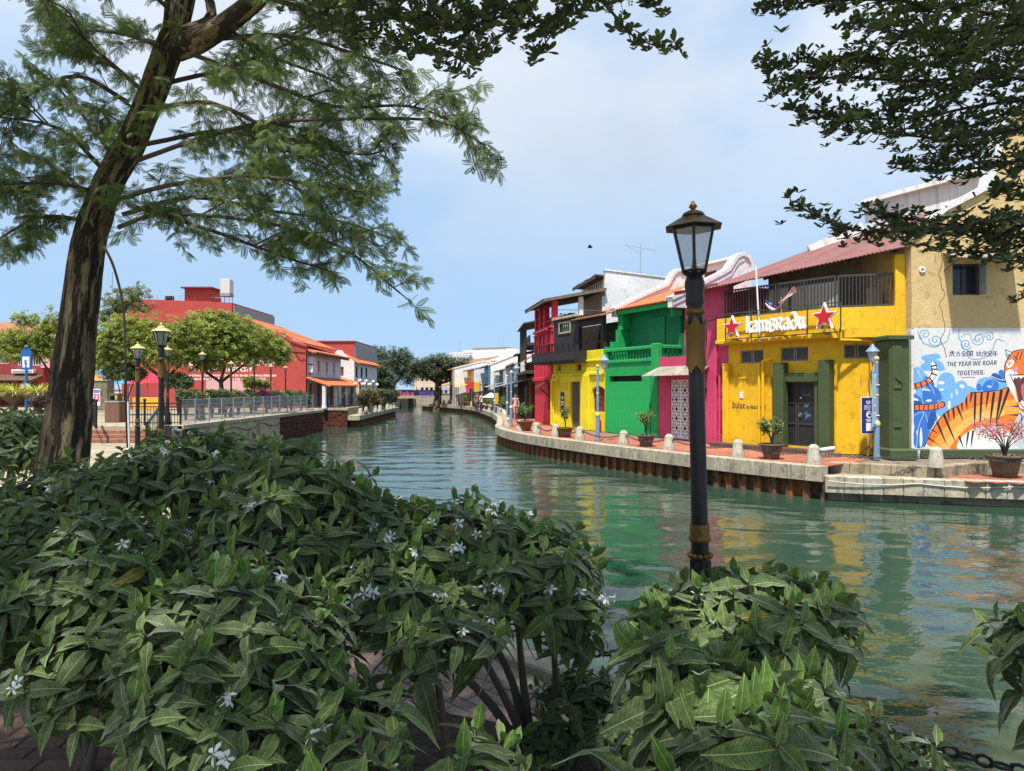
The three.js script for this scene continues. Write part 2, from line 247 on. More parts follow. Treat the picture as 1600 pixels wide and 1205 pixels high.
// right bank: edge of the promenade from far to near
const RK = smoothCurve([[-13, 101], [-9, 92.5], [-5.2, 82.5], [-2.9, 70], [-1.25, 55], [-0.92, 44], [-0.84, 38.5], [0.35, 33], [2.92, 27.4], [5.66, 22.5], [7.06, 20.4], [8.33, 18.9]], 0.5);
const LAND = [[9.0, 20.0], [11.1, 18.7], [13.2, 19.7], [30, 19.0], [400, 19], [400, 190], [-6, 190], [-10, 106]];
{
  const plan = RK.map((p) => [p.x, -p.z]);
  const inset = RK.map((p, i) => { const a = RK[Math.max(0, i - 1)], b = RK[Math.min(RK.length - 1, i + 1)], t = V().subVectors(b, a).normalize(); return [p.x + t.z * 0.3, -p.z + t.x * 0.3]; }); // toward the land
  struct('promenade_bank', prism([...inset, ...LAND], -2.55, -0.03), M.greywood = std({ color: C(0.30, 0.25, 0.215), roughness: 0.95, map: again(T.concrete, 0.4), bumpMap: again(T.plasterB, 1), bumpScale: 0.01 }));
  // kerb of separate blocks
  const kerb = new THREE.Group(); kerb.name = 'promenade_kerb'; kerb.userData.kind = 'structure'; scene.add(kerb);
  const blockA = [0, 1, 2].map((k) => CB(-0.243, 0.243, -0.41, 0.005 - k * 0.004, -0.02 - k * 0.004, 0.36, 0.018));
  const kmat = [M.concrete, std({ color: C(0.56, 0.53, 0.47), roughness: 0.9, map: again(T.concrete, 0.52), bumpMap: again(T.plasterB, 1.6), bumpScale: 0.012 }), std({ color: C(0.66, 0.62, 0.54), roughness: 0.9, map: again(T.concrete, 0.43), bumpMap: again(T.plasterB, 1.4), bumpScale: 0.012 })];
  seed(5);
  const rest = [];
  const piles = thing('sheet_pile_wall', 'rusty corrugated steel sheet pile wall under the far promenade kerb', 'retaining wall');
  const pg = (() => { const s = shapeOf([[-0.25, 0], [-0.17, 0.0], [-0.12, 0.16], [0.12, 0.16], [0.17, 0], [0.25, 0], [0.25, -0.03], [0.15, -0.03], [0.1, 0.13], [-0.1, 0.13], [-0.15, -0.03], [-0.25, -0.03]]); return boxuv(new THREE.ExtrudeGeometry(s, { depth: 1.5, bevelEnabled: false }).rotateX(Math.PI / 2).scale(1, 1, -1).translate(0, -0.4, 0)); })();
  // rotateX(+90) turns the outline's y into depth
  const fixWinding = (g) => { const p = g.attributes.position.array; for (let i = 0; i < p.length; i += 9) for (let k = 0; k < 3; k++) { const t = p[i + 3 + k]; p[i + 3 + k] = p[i + 6 + k]; p[i + 6 + k] = t; } g.computeVertexNormals(); return boxuv(g); };
  fixWinding(pg);
  const prest = [];
  const vary = (g) => { const c = g.clone(), uv = c.attributes.uv; const a = rr(0, 9), b = rr(0, 9); for (let i = 0; i < uv.count; i++) uv.setXY(i, uv.getX(i) + a, uv.getY(i) + b); return c; };
  const vA = blockA.flatMap((g) => [vary(g), vary(g), vary(g)]), vP = [0, 1, 2, 3, 4, 5, 6].map(() => vary(pg));
  for (let i = 0; i < RK.length - 1; i++) {
    const a = RK[i], b = RK[i + 1], m = a.clone().lerp(b, 0.5), ry = Math.atan2(-(b.z - a.z), b.x - a.x) + Math.PI; // local +z faces the land
    const d = -m.z, mk = (g, mat, name, par) => { const o = part(par, name, g, mat); o.position.copy(m); o.rotation.y = ry; return o; };
    const j = Math.floor(rnd() * 9), q = Math.floor(rnd() * 7), mm = Math.floor(rnd() * 3);
    if (d < 52) { mk(vA[j], kmat[mm], 'kerb_block', kerb); const o = mk(vP[q], M.rust, 'pile', piles); o.translateZ(0.14); o.rotation.y += Math.PI; }
    else { rest.push(vA[j].clone().applyMatrix4(new THREE.Matrix4().makeRotationY(ry).setPosition(m))); prest.push(vP[q].clone().applyMatrix4(new THREE.Matrix4().makeRotationY(ry + Math.PI).setPosition(m.clone().add(V(Math.sin(ry) * 0.14, 0, Math.cos(ry) * 0.14))))); }
  }
  stuff(part(kerb, 'kerb_blocks_far', rest, M.concrete)); stuff(part(piles, 'piles_far', prest, M.rust));
  // orange paving tiles
  const pav = new THREE.Group(); pav.name = 'promenade_paving'; pav.userData.kind = 'structure'; scene.add(pav);
  const tg = [CB(-0.236, 0.236, -0.03, 0, -0.236, 0.236, 0.006), CB(-0.236, 0.236, -0.03, -0.003, -0.236, 0.236, 0.006)], tv = tg.flatMap((g) => [vary(g), vary(g), vary(g)]), tm = [M.tileA, M.tileB, M.tileC], left = [];
  const list = [];
  for (let i = 0; i < RK.length - 1; i++) for (let r = 0; r < 6; r++) {
    const a = RK[i], b = RK[i + 1], m = a.clone().lerp(b, 0.5), ry = Math.atan2(-(b.z - a.z), b.x - a.x) + Math.PI; const p = m.clone().add(V(Math.sin(ry), 0, Math.cos(ry)).multiplyScalar(0.62 + r * 0.482)); list.push([p, ry]);
  }
  list.sort((a, b) => b[0].z - a[0].z);
  list.forEach(([p, ry], i) => { const g = tv[Math.floor(rnd() * 6)], mt = tm[Math.floor(rnd() * 3)]; if (i < 300) { const o = part(pav, 'paving_tile', g, mt); o.position.copy(p); o.rotation.y = ry; } else left.push(g.clone().applyMatrix4(new THREE.Matrix4().makeRotationY(ry).setPosition(p))); });
  stuff(part(pav, 'paving_tiles_far', left, M.tileA));
}
{ // the lower landing at the right, with its step wall
  struct('lower_landing', prism([[8.55, 19.1], [12.8, 17.85], [30, 13.9], [30, 19], [13.2, 19.68], [11.1, 18.68], [9.02, 19.98]], -2.55, -0.28), M.concreteD);
  const lk = new THREE.Group(); lk.name = 'landing_kerb'; lk.userData.kind = 'structure'; scene.add(lk);
  const pts = smoothCurve([[8.38, 18.85], [10.5, 18.2], [12.8, 17.6], [16, 16.8], [22, 15.3]], 0.47), g0 = CB(-0.23, 0.23, -0.68, -0.245, -0.02, 0.38, 0.018);
  seed(8);
  for (let i = 0; i < pts.length - 1; i++) { const a = pts[i], b = pts[i + 1], m = a.clone().lerp(b, 0.5); const g = g0.clone(), uv = g.attributes.uv, o1 = rr(0, 9), o2 = rr(0, 9); for (let k = 0; k < uv.count; k++) uv.setXY(k, uv.getX(k) + o1, uv.getY(k) + o2); const o = part(lk, 'kerb_block', g, rnd() < 0.5 ? M.concrete : M.bollard); o.position.copy(m); o.position.y += rr(-0.004, 0.004); o.rotation.y = Math.atan2(-(b.z - a.z), b.x - a.x) + Math.PI; }
  // landing tiles
  const tg = CB(-0.236, 0.236, -0.03, 0, -0.236, 0.236, 0.006);
  for (let i = 0; i < 12; i++) for (let r = 0; r < 4; r++) { const p = V(11.75 + i * 0.48, -0.249, -(17.95 + r * 0.48) + (i * 0.48) * 0.235); if (-p.z > 19.25 + (p.x - 11) * 0.1) continue; const o = part(lk, 'paving_tile', tg, [M.tileA, M.tileB, M.tileC][(i * 7 + r * 5) % 3]); o.position.copy(p); o.rotation.y = 0.23; }
  // step wall in blocks
  const wallRow = (a, b, y0, y1, t, mat) => { const L = Math.hypot(b[0] - a[0], b[1] - a[1]), n = Math.round(L / 0.5), fr = frame(...a, ...b); for (let i = 0; i < n; i++) { const o = part(lk, 'step_block', CB(i * L / n + 0.004, (i + 1) * L / n - 0.004, y0, y1, -t, 0.02 + rr(0, 0.01), 0.015), mat); o.applyMatrix4(fr.M); } };
  wallRow([9.0, 19.95], [11.2, 18.66], -0.3, 0.015, 0.3, M.concreteD); wallRow([11.25, 18.66], [13.2, 19.62], -0.3, 0.03, 0.3, M.concreteD); wallRow([13.2, 19.6], [20, 19.2], -0.3, 0.03, 0.3, M.concreteD);
}
// ---------- near bank and left bank ----------
const NEAR = [[14, -3], [6, 0.4], [2.6, 3.35], [1.45, 4.32], [0.79, 4.75], [-0.07, 5.5], [-2, 7.6], [-4, 10.4], [-6.0, 13.6], [-9.0, 18.6], [-11.5, 24], [-13.2, 28.78]];
{
  struct('near_promenade', prism([...NEAR, [-14.35, 28.78], [-90, 28.78], [-90, -40], [14, -40]].map(([x, d]) => [x, d]).reverse(), -2.55, -0.032), M.concreteD);
  // near paving bricks, pinkish
  const pv = new THREE.Group(); pv.name = 'near_paving'; pv.userData.kind = 'structure'; scene.add(pv);
  const mats = [C(0.40, 0.27, 0.22), C(0.35, 0.235, 0.2), C(0.44, 0.31, 0.26)].map((c) => std({ color: c, roughness: 0.9, map: again(T.tile, 2), bumpMap: again(T.plasterB, 4), bumpScale: 0.006 })), g0 = CB(-0.099, 0.099, -0.032, 0, -0.049, 0.049, 0.005);
  seed(21); const rest = [[], [], []]; let n = 0;
  const inside = (x, d) => { let c = false; const q = [...NEAR, [-40, 28], [-40, -10]]; for (let i = 0, j = q.length - 1; i < q.length; j = i++) if ((q[i][1] > d) !== (q[j][1] > d) && x < (q[j][0] - q[i][0]) * (d - q[i][1]) / (q[j][1] - q[i][1]) + q[i][0]) c = !c; return c; };
  const cells = []; for (let j = 0; j < 44; j++) for (let i = 0; i < 44; i++) { const a = -0.75, x0 = (i - 22 + (j % 2) * 0.5) * 0.204, y0 = (j - 22) * 0.103; const x = 0.1 + x0 * Math.cos(a) - y0 * Math.sin(a), d = 4.3 + x0 * Math.sin(a) + y0 * Math.cos(a); if (inside(x + 0.22, d + 0.22) && d > 2.6) cells.push([x, d, -a]); }
  cells.sort((p, q) => Math.hypot(p[0] + 0.1, p[1] - 4.6) - Math.hypot(q[0] + 0.1, q[1] - 4.6));
  for (const [x, d, ry] of cells) { const k = Math.floor(rnd() * 3), y = rr(-0.004, 0.001); if (n++ < 300) { const o = part(pv, 'paving_brick', g0, mats[k]); o.position.set(x, y, -d); o.rotation.y = -ry; } else rest[k].push(g0.clone().rotateY(-ry).translate(x, y, -d)); }
  rest.forEach((r, k) => r.length && stuff(part(pv, 'paving_bricks_rest', r, mats[k])));
  // edge coping of the near promenade
  const cp = new THREE.Group(); cp.name = 'near_coping'; cp.userData.kind = 'structure'; scene.add(cp);
  const e = smoothCurve(NEAR, 0.6), cb = CB(-0.294, 0.294, -0.32, 0.03, -0.02, 0.24, 0.015);
  for (let i = 0; i < e.length - 1; i++) { const a = e[i], b = e[i + 1], m = a.clone().lerp(b, 0.5); if (-m.z < 2) continue; const o = part(cp, 'coping_block', cb, M.concrete); o.position.copy(m); o.rotation.y = Math.atan2(-(b.z - a.z), b.x - a.x); }
  // planter of soil where the shrubs grow, and the brick path the viewer stands on
  struct('planter_soil', prism([[-7, 4.3], [-2.6, 3.95], [-1.75, 3.6], [-1.5, 2.75], [2.2, 1.2], [2.4, 2.75], [1.2, 3.45], [0.4, 3.7], [-0.9, 4.2], [-2.4, 6.2], [-4.2, 9.2], [-7, 10.5]], -0.02, 0.26), M.soil);
  struct('viewing_path', prism([[-30, 4.3], [-7, 4.3], [-2.6, 3.95], [-1.75, 3.6], [-1.5, 2.75], [2.2, 1.2], [4, -0.5], [4, -14], [-30, -14]], -0.01, 0.46), M.concreteD);
  const pb = new THREE.Group(); pb.name = 'path_paving'; pb.userData.kind = 'structure'; scene.add(pb);
  const bm = [C(0.20, 0.12, 0.1), C(0.17, 0.105, 0.09), C(0.24, 0.15, 0.12)].map((c) => std({ color: c, roughness: 0.9, map: again(T.tile, 2), bumpMap: again(T.plasterB, 4), bumpScale: 0.006 }));
  const gb = CB(-0.098, 0.098, 0.44, 0.5, -0.048, 0.048, 0.006);
  for (let j = 0; j < 15; j++) for (let i = 0; i < 10; i++) { const x = -1.62 - (i + (j % 2) * 0.5) * 0.2, d = 2.5 + j * 0.1; if (d > 3.45 + Math.min(0.4, (-1.75 - x) * 0.4)) continue; const o = part(pb, 'paving_brick', gb, bm[Math.floor(rnd() * 3)]); o.position.set(x, rr(-0.003, 0.002), -d); }
  const pk = new THREE.Group(); pk.name = 'planter_kerb'; pk.userData.kind = 'structure'; scene.add(pk);
  const ke = smoothCurve([[-7, 4.36], [-2.6, 4.0], [-1.7, 3.6], [-1.45, 2.8], [2.2, 1.26]], 0.4), kb = CB(-0.195, 0.195, 0.2, 0.54, -0.07, 0.07, 0.015);
  for (let i = 0; i < ke.length - 1; i++) { const m = ke[i].clone().lerp(ke[i + 1], 0.5); const o = part(pk, 'kerb_block', kb, M.concrete); o.position.copy(m); o.rotation.y = Math.atan2(-(ke[i + 1].z - ke[i].z), ke[i + 1].x - ke[i].x); }
}
{ // left terrace and its river wall
  struct('left_terrace', prism([[-13.62, 28.9], [-13.62, 50.4], [-14.7, 50.4], [-14.7, 54.1], [-12.8, 54.1], [-13.7, 80], [-17, 86], [-17, 118], [-17, 190], [-400, 190], [-400, 28.9]].reverse(), -2.55, 0.56), M.concreteD);
  const wl = thing('river_wall', 'tall old river wall of pale stained concrete and dark laterite along the left bank', 'wall');
  const fr = frame(-13.5, 28.8, -13.5, 52); // along the river, facing right
  const U = (d) => d - 28.8;
  part(wl, 'concrete_panel', B(U(30.2), U(40.9), -1.3, 0.42, -0.12, 0.0), std({ color: C(0.78, 0.68, 0.52), roughness: 0.95, map: again(T.concrete, 0.16), bumpMap: again(T.plasterB, 0.8), bumpScale: 0.03 }), 'pale stained concrete panel', fr);
  for (let i = 0; i < 11; i++) part(wl, 'coping_slab', CB(i * 1.964, (i + 1) * 1.964 - 0.012, 0.42, 0.6, -0.5, 0.06, 0.015), M.concrete, undefined, fr);
  seed(31); const stones = (u0, u1, y0, y1, f, name) => { const gs = []; for (let y = y0; y < y1 - 0.05;) { const h = rr(0.14, 0.24); for (let u = u0; u < u1 - 0.05;) { const w = Math.min(rr(0.22, 0.5), u1 - u); gs.push(CB(u + 0.01, u + w - 0.01, y + 0.01, Math.min(y + h, y1) - 0.008, -0.2, rr(-0.03, 0.03), 0.02)); u += w; } y += h; } return stuff(part(wl, name, gs, M.laterite, 'dark red brown laterite stonework', f)); };
  stones(U(40.9), U(50.4), -1.3, 0.42, fr, 'stonework'); stones(U(28.8), U(30.2), -1.3, 0.42, fr, 'stonework');
  part(wl, 'mortar_backing', B(0.02, 21.6, -2.4, 0.418, -0.3, -0.13), M.concreteD, undefined, fr);
  part(wl, 'end_wall', B(0, 0.85, -1.3, 0.56, -0.3, 0), std({ color: C(0.10, 0.10, 0.105), roughness: 0.9, map: again(T.concrete, 0.5) }), undefined, frame(-14.35, 28.8, -13.5, 28.8));
  const f2 = frame(-14.7, 54, -12.6, 54); stones(0, 2.1, -1.3, 0.42, f2, 'stonework'); part(wl, 'coping_slab', CB(0, 2.1, 0.42, 0.6, -0.4, 0.05, 0.015), M.concrete, undefined, f2);
  // black hose sagging along the wall
  const hose = []; for (let i = 0; i <= 14; i++) hose.push(V(U(46 - i * 1.15), 0.3 - 0.25 * Math.abs(Math.sin(i * 0.9)) - (i > 9 ? 0.0 : 0.05), 0.03)); part(wl, 'hose', limb(hose, [0.02, 0.02], 5, 60), M.steel, undefined, fr);
  // low landing with bollards further up the bank
  const ld = new THREE.Group(); ld.name = 'left_landing'; ld.userData.kind = 'structure'; scene.add(ld);
  part(ld, 'landing_slab', prism([[-12.75, 54.05], [-11.7, 54.05], [-12.7, 79], [-14, 79]].reverse(), -0.35, 0), M.concrete); part(ld, 'landing_core', prism([[-12.6, 54.5], [-12.1, 54.5], [-13.0, 78.6], [-13.8, 78.6]].reverse(), -2.5, -0.36), M.rust);
  // steps at the near end of the terrace
  const st = thing('terrace_steps', 'reddish stone steps leading up to the left terrace beside the black rail', 'steps');
  for (let i = 0; i < 4; i++) part(st, 'tread', CB(-18.6, -14.4, -0.03, 0.15 * (i + 1) - 0.02, -28.85, -27.4 - i * 0.36, 0.015), i === 3 ? M.concrete : std({ color: C(0.42, 0.2, 0.15), roughness: 0.9, map: again(T.concrete, 0.5) }));
}
{ // the far end of the river: bank wall, abutment and land behind
  struct('far_bank', prism([[-300, 126], [300, 126], [300, 420], [-300, 420]], -2.5, 0.2), M.concreteD);
  struct('far_land', prism([[-1200, 400], [1200, 400], [1200, 1190], [-1200, 1190]], -2.5, 0.1), M.soil);
}
// ---------- right bank houses ----------
const P2 = (fr, list, o = 0) => list.map(([x, y]) => fr.uh(x, y, o));
// louvred panel: each slat its own piece
function louvres(par, name, u0, u1, y0, y1, z, n, mat, fr, tilt = 0.5) { const h = (y1 - y0) / n; for (let i = 0; i < n; i++) { const g = B(u0, u1, -h * 0.52, h * 0.52, -0.006, 0.006).rotateX(-tilt).translate(0, y0 + (i + 0.5) * h, z); part(par, name, g, mat, undefined, fr); } }
function windowIn(par, u0, u1, y0, y1, fr, o = {}) { // frame, pane or slats set into an opening in the wall
  const w = part(par, 'window', slab(R4(u0, u1, y0, y1), -0.14, -0.06, [R4(u0 + 0.05, u1 - 0.05, y0 + 0.05, y1 - 0.05)]), o.frame ?? M.steel, undefined, fr);
  part(w, 'pane', B(u0 + 0.04, u1 - 0.04, y0 + 0.04, y1 - 0.04, -0.2, -0.15).applyMatrix4(par.matrixWorld.clone().invert().multiply(fr.M)), M.glassdark);
  if (o.slats) { const h = (y1 - y0 - 0.1) / o.slats; for (let i = 0; i < o.slats; i++) part(w, 'slat', B(u0 + 0.05, u1 - 0.05, -h * 0.5, h * 0.5, -0.004, 0.004).rotateX(-0.6).translate(0, y0 + 0.05 + (i + 0.5) * h, -0.09).applyMatrix4(par.matrixWorld.clone().invert().multiply(fr.M)), o.slatMat ?? M.galvD); }
  if (o.bars) for (let i = 1; i < o.bars; i++) part(w, 'bar', B(u0 + (u1 - u0) * i / o.bars - 0.015, u0 + (u1 - u0) * i / o.bars + 0.015, y0 + 0.05, y1 - 0.05, -0.09, -0.07).applyMatrix4(par.matrixWorld.clone().invert().multiply(fr.M)), o.frame ?? M.steel);
  return w;
}
M.galvD = std({ color: C(0.13, 0.13, 0.13), roughness: 0.3 });
const pipeAlong = (pts, r) => { const c = new THREE.CurvePath(); for (let i = 0; i < pts.length - 1; i++) c.add(new THREE.LineCurve3(pts[i], pts[i + 1])); return merge([...pts.slice(1).map((p, i) => rod(pts[i], p, r, 8)), ...pts.map((p) => new THREE.SphereGeometry(r * 1.06, 8, 6).translate(p.x, p.y, p.z))]); };

// --- the yellow bar with the sign ---
const K = frame(8.0, 26.0, 10.4, 22.6), KB = frame(10.4, 22.6, 12.12, 22.0);
{
  const g = thing('bar_house', 'deep yellow two storey bar with lettered sign, red stars and barred upper veranda', 'house', K.pos, K.ry);
  const inn = (fr, u, s) => [fr.x0 + fr.c * u - fr.s * s, fr.d0 + fr.s * u + fr.c * s];
  // ground floor wall with openings
  const v1 = P2(K, [[1157, 568], [1193, 547]]), v2 = [K.u(1220), K.u(1263), K.h(1240, 565), K.h(1240, 543)], v3 = [KB.u(1325), KB.u(1356), 3.05, 3.5];
  const vent1 = [K.u(1157), K.u(1193), 3.0, 3.47], vent2 = [v2[0], v2[1], 3.02, 3.5];
  const door = [K.u(1224), K.u(1274), 0.16, 2.32];
  part(g, 'front_wall', wallH(0, K.L, 0, 3.72, [vent1, vent2, door]), M.yellow, undefined, K);
  const vent3 = [KB.u(1319), KB.u(1359), 3.05, 3.5];
  part(g, 'front_wall', wallH(0.002, KB.L, 0, 3.72, [vent3]), M.yellow, undefined, KB);
  part(g, 'core', prism([[8.25, 26.2], [10.65, 22.95], [12.1, 22.4], [12.6, 22.4], [17, 28], [12.5, 31]].map(([x, d]) => [x, d]), 0, 3.7), M.yellow).applyMatrix4(g.matrixWorld.clone().invert());
  for (const v of [vent1, vent2]) { const m = (v[0] + v[1]) / 2; windowIn(g, v[0], m - 0.01, v[2], v[3], K, { slats: 6, slatMat: M.galvD, frame: M.greyframe = M.greyframe ?? M.plain(C(0.2, 0.19, 0.17)) }); windowIn(g, m + 0.01, v[1], v[2], v[3], K, { slats: 6, frame: M.greyframe }); }
  { const v = vent3, m = (v[0] + v[1]) / 2; windowIn(g, v[0], m - 0.01, v[2], v[3], KB, { slats: 6, frame: M.greyframe }); windowIn(g, m + 0.01, v[1], v[2], v[3], KB, { slats: 6, frame: M.greyframe }); }
  // lower wall course and pilasters
  part(g, 'wall_course', CB(0.0, K.u(1208), 0, 2.5, 0.002, 0.10, 0.02), M.yellow, undefined, K);
  part(g, 'corner_pilaster', CB(-0.12, 0.14, 0, 3.02, 0.0, 0.22, 0.02), M.yellow, undefined, K);
  const pd = std({ color: C(0.030, 0.031, 0.036), roughness: 0.55, map: again(T.concrete, 0.7), bumpMap: again(T.plasterB, 1), bumpScale: 0.004 });
  for (const [a, b, h] of [[1208, 1224, 2.98], [1279, 1296, 3.02]]) part(g, 'olive_pillar', CB(K.u(a, 0.3), K.u(b, 0.3), 0, h, 0.002, 0.34, 0.02), M.olive, 'dark olive green door pillar', K);
  part(g, 'door_lintel', CB(K.u(1224, 0.15), K.u(1279, 0.15), 2.33, 2.62, -0.02, 0.2, 0.02), M.olive, undefined, K);
  part(g, 'door_jamb', CB(K.u(1274, 0.05), K.u(1281, 0.05), 0, 2.33, -0.05, 0.14, 0.015), M.olive, undefined, K);
  const dm = door[0] + (door[1] - door[0]) * 0.42;
  for (const [a, b] of [[door[0], dm - 0.015], [dm + 0.015, door[1]]]) { const dr = part(g, 'door', B(a, b, door[2], door[3], -0.12, -0.07), pd, 'black double steel door leaf with painted scribbles', K);
    const X = g.matrixWorld.clone().invert().multiply(K.M); for (const y of [door[2], door[2] + 0.72, door[2] + 1.42, door[3] - 0.06]) part(dr, 'rail', B(a + 0.05, b - 0.05, y, y + 0.06, -0.068, -0.045).applyMatrix4(X), M.steel); for (const x of [a, b - 0.05]) part(dr, 'stile', B(x, x + 0.05, door[2], door[3], -0.068, -0.045).applyMatrix4(X), M.steel);
    if (b > dm + 0.1) { part(dr, 'handle', new THREE.TorusGeometry(0.05, 0.012, 6, 12).translate(a + 0.1, door[2] + 1.05, -0.03).applyMatrix4(X), M.galv); part(dr, 'lock', lathe([[0, 0], [0.03, 0], [0.03, 0.012], [0, 0.012]], 12).rotateX(Math.PI / 2).translate(a + 0.12, door[2] + 1.62, -0.045).applyMatrix4(X), M.whitemetal);
      const graf = painted(256, 384, (x, w, h) => { x.fillStyle = '#23242a'; x.fillRect(0, 0, w, h); x.lineWidth = 5; x.strokeStyle = '#9c8a6a'; x.beginPath(); x.moveTo(40, 60); x.bezierCurveTo(90, 10, 120, 90, 160, 40); x.bezierCurveTo(190, 20, 170, 80, 220, 70); x.stroke(); x.strokeStyle = '#9fc4d8'; x.lineWidth = 7; x.beginPath(); x.moveTo(60, 170); x.lineTo(90, 150); x.lineTo(80, 190); x.lineTo(120, 150); x.lineTo(125, 190); x.lineTo(170, 160); x.stroke(); x.strokeStyle = '#4fa6d8'; x.beginPath(); x.moveTo(70, 260); x.lineTo(110, 300); x.lineTo(100, 340); x.lineTo(150, 280); x.lineTo(200, 300); x.lineTo(130, 310); x.lineTo(120, 250); x.stroke(); });
      part(dr, 'graffiti_print', printed(a + 0.12, b - 0.12, door[2] + 0.8, door[2] + 1.85, -0.066).applyMatrix4(X), print(graf, { roughness: 0.55 })); } }
  part(g, 'door_shade_panel', B(door[0] - 0.02, door[1] + 0.02, door[2], door[3] + 0.02, -0.3, -0.24), M.roomShade, undefined, K);  // flat panel behind the door, coloured as interior shade
  // overhanging parapet
  const par = part(g, 'parapet', slab([[-0.25, 3.7], [K.L + 0.05, 3.7], [K.L + 0.05, 4.66], [-0.25, 4.66]], -0.2, 0.35), M.yellow, undefined, K);
  part(g, 'parapet', slab(R4(-0.18, KB.L + 0.02, 3.703, 4.657), -0.2, 0.34), M.yellow, undefined, KB);
  part(g, 'parapet_ledge', CB(-0.28, K.L + 0.1, 3.74, 3.86, 0.3, 0.42, 0.02), M.yellow, undefined, K);
  part(g, 'side_pier', CB(KB.L - 0.18, KB.L + 0.1, 3.72, 6.25, -0.3, 0.36, 0.02), M.yellow, undefined, KB);
  // wall letters low down
  const dl = painted(512, 96, (x) => { x.clearRect(0, 0, 512, 96); x.fillStyle = '#16223a'; const fit = (s, f, a, b) => { x.save(); x.font = f; x.translate(a, 74); x.scale((b - a) / x.measureText(s).width, 1); x.fillText(s, 0, 0); x.restore(); }; fit('Dulux', 'bold 92px sans-serif', 6, 206); fit('by AkzoNobel', 'bold 58px sans-serif', 222, 506); });
  part(g, 'wall_lettering', printed(K.u(1143, 0.11), K.u(1197, 0.11), 1.3, 1.62, 0.106), std({ map: dl, transparent: true, roughness: 0.72 }), 'dark lettering painted on the yellow wall', K);
  // pipes
  for (const [px, o, hy] of [[1186, 0.16, 2.9], [1192, 0.2, 3.05]]) { const u = K.u(px, o); part(g, 'drain_pipe', pipeAlong([V(u, 0.05, o), V(u, hy, o), V(u + (px > 1190 ? 0.28 : 0), hy + 0.06, o - 0.06)], 0.05), M.yellow, undefined, K); }
  part(g, 'waste_pipe', pipeAlong([V(KB.u(1316), 3.95, 0.4), V(KB.u(1311), 3.95, 0.5), V(KB.u(1311), 3.62, 0.5), V(KB.u(1360), 3.6, 0.15), V(KB.u(1361), 0.2, 0.12)], 0.045), M.yellow, undefined, KB);
  part(g, 'alcove_box', B(K.u(1159), K.u(1164), 1.75, 1.98, 0.1, 0.125), M.whitemetal, undefined, K);
  // veranda: dark room behind the bars
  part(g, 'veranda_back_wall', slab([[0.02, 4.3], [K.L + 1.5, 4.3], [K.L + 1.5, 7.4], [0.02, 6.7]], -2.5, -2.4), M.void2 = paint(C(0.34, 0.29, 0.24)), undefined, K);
  part(g, 'veranda_floor', prism([[8.05, 25.95], [10.45, 22.55], [12.1, 21.95], [15.2, 25.6], [10.6, 28.3]], 4.3, 4.4), M.concreteD).applyMatrix4(g.matrixWorld.clone().invert());
  part(g, 'stored_board', B(K.u(1188), K.u(1297), 4.4, 5.62, -0.55, -0.5), M.plain(C(0.42, 0.42, 0.4)), 'pale grey board leaning behind the bars', K);
  part(g, 'stored_board', B(0.95, 1.42, 4.42, 5.35, -0.62, -0.58), M.plain(C(0.24, 0.2, 0.16)), undefined, KB);
  // railing, each bar its own
  const rail = (fr, u0, u1, n) => { part(g, 'rail', B(u0, u1, 5.66, 5.72, 0.06, 0.11), M.steel, undefined, fr); part(g, 'rail', B(u0, u1, 4.7, 4.75, 0.065, 0.105), M.steel, undefined, fr); for (let i = 0; i <= n; i++) { const u = u0 + (u1 - u0) * i / n, w = i % 9 === 0 ? 0.028 : 0.012; part(g, 'rail_bar', B(u - w, u + w, 4.662, 5.7, 0.07 - w * 0.3, 0.1 + w * 0.3), M.steel, undefined, fr); } };
  rail(K, -0.1, K.L + 0.03, 36); rail(KB, 0.07, KB.L - 0.2, 15);
  // roof of red corrugated metal, rising away from the river
  const e0 = K.p(-0.45, 5.78, 0.75), e1 = KB.p(KB.L + 0.15, 6.42, 0.75), r1 = V(e1.x + 4.6, 9.0, e1.z - 4.6), r0 = V(12.0, 7.72, -29.0);
  part(g, 'roof', sheet(e0, e1, r1, r0, 0.03, 110, 2, corrug(0.13, 0.022)).applyMatrix4(g.matrixWorld.clone().invert()), M.roofR);
  for (let i = 0; i < 5; i++) { const t = 0.12 + i * 0.2, a = e0.clone().lerp(e1, t), b = r0.clone().lerp(r1, t); part(g, 'rafter', rod(a.clone().lerp(b, 0.02).add(V(0, -0.12, 0)), a.clone().lerp(b, 0.8).add(V(0, -0.12, 0)), 0.06, 4).applyMatrix4(g.matrixWorld.clone().invert()), M.timber); }
  for (let i = 0; i < 3; i++) { const t = 0.12 + i * 0.22, a = e0.clone().lerp(r0, t), b = e1.clone().lerp(r1, t); part(g, 'purlin', rod(a.add(V(0, -0.05, 0)), b.add(V(0, -0.05, 0)), 0.04, 4).applyMatrix4(g.matrixWorld.clone().invert()), M.timber); }
  for (const t of [0.33, 0.4]) { const a = e0.clone().lerp(e1, t); part(g, 'veranda_post', rod(V(a.x + 0.55, 4.4, a.z - 0.4), V(a.x + 0.55, a.y + 0.12, a.z - 0.4), 0.05, 6).applyMatrix4(g.matrixWorld.clone().invert()), M.timber); }
  // white parapets on the roof
  const inv = g.matrixWorld.clone().invert(), wpar = (a, b, h, t, name) => { const d = b.clone().sub(a).setY(0).normalize(), n = V(-d.z, 0, d.x).multiplyScalar(t / 2); const q = (p, s, y) => p.clone().addScaledVector(n, s).add(V(0, y, 0)); return part(g, name, sheet(q(a, 1, h), q(b, 1, h), q(b, -1, h), q(a, -1, h), h, 1, 1).applyMatrix4(inv), M.white); };
  wpar(at(1262, 402, 28.2), at(1345, 366, 27.6), 0.42, 0.5, 'roof_parapet');
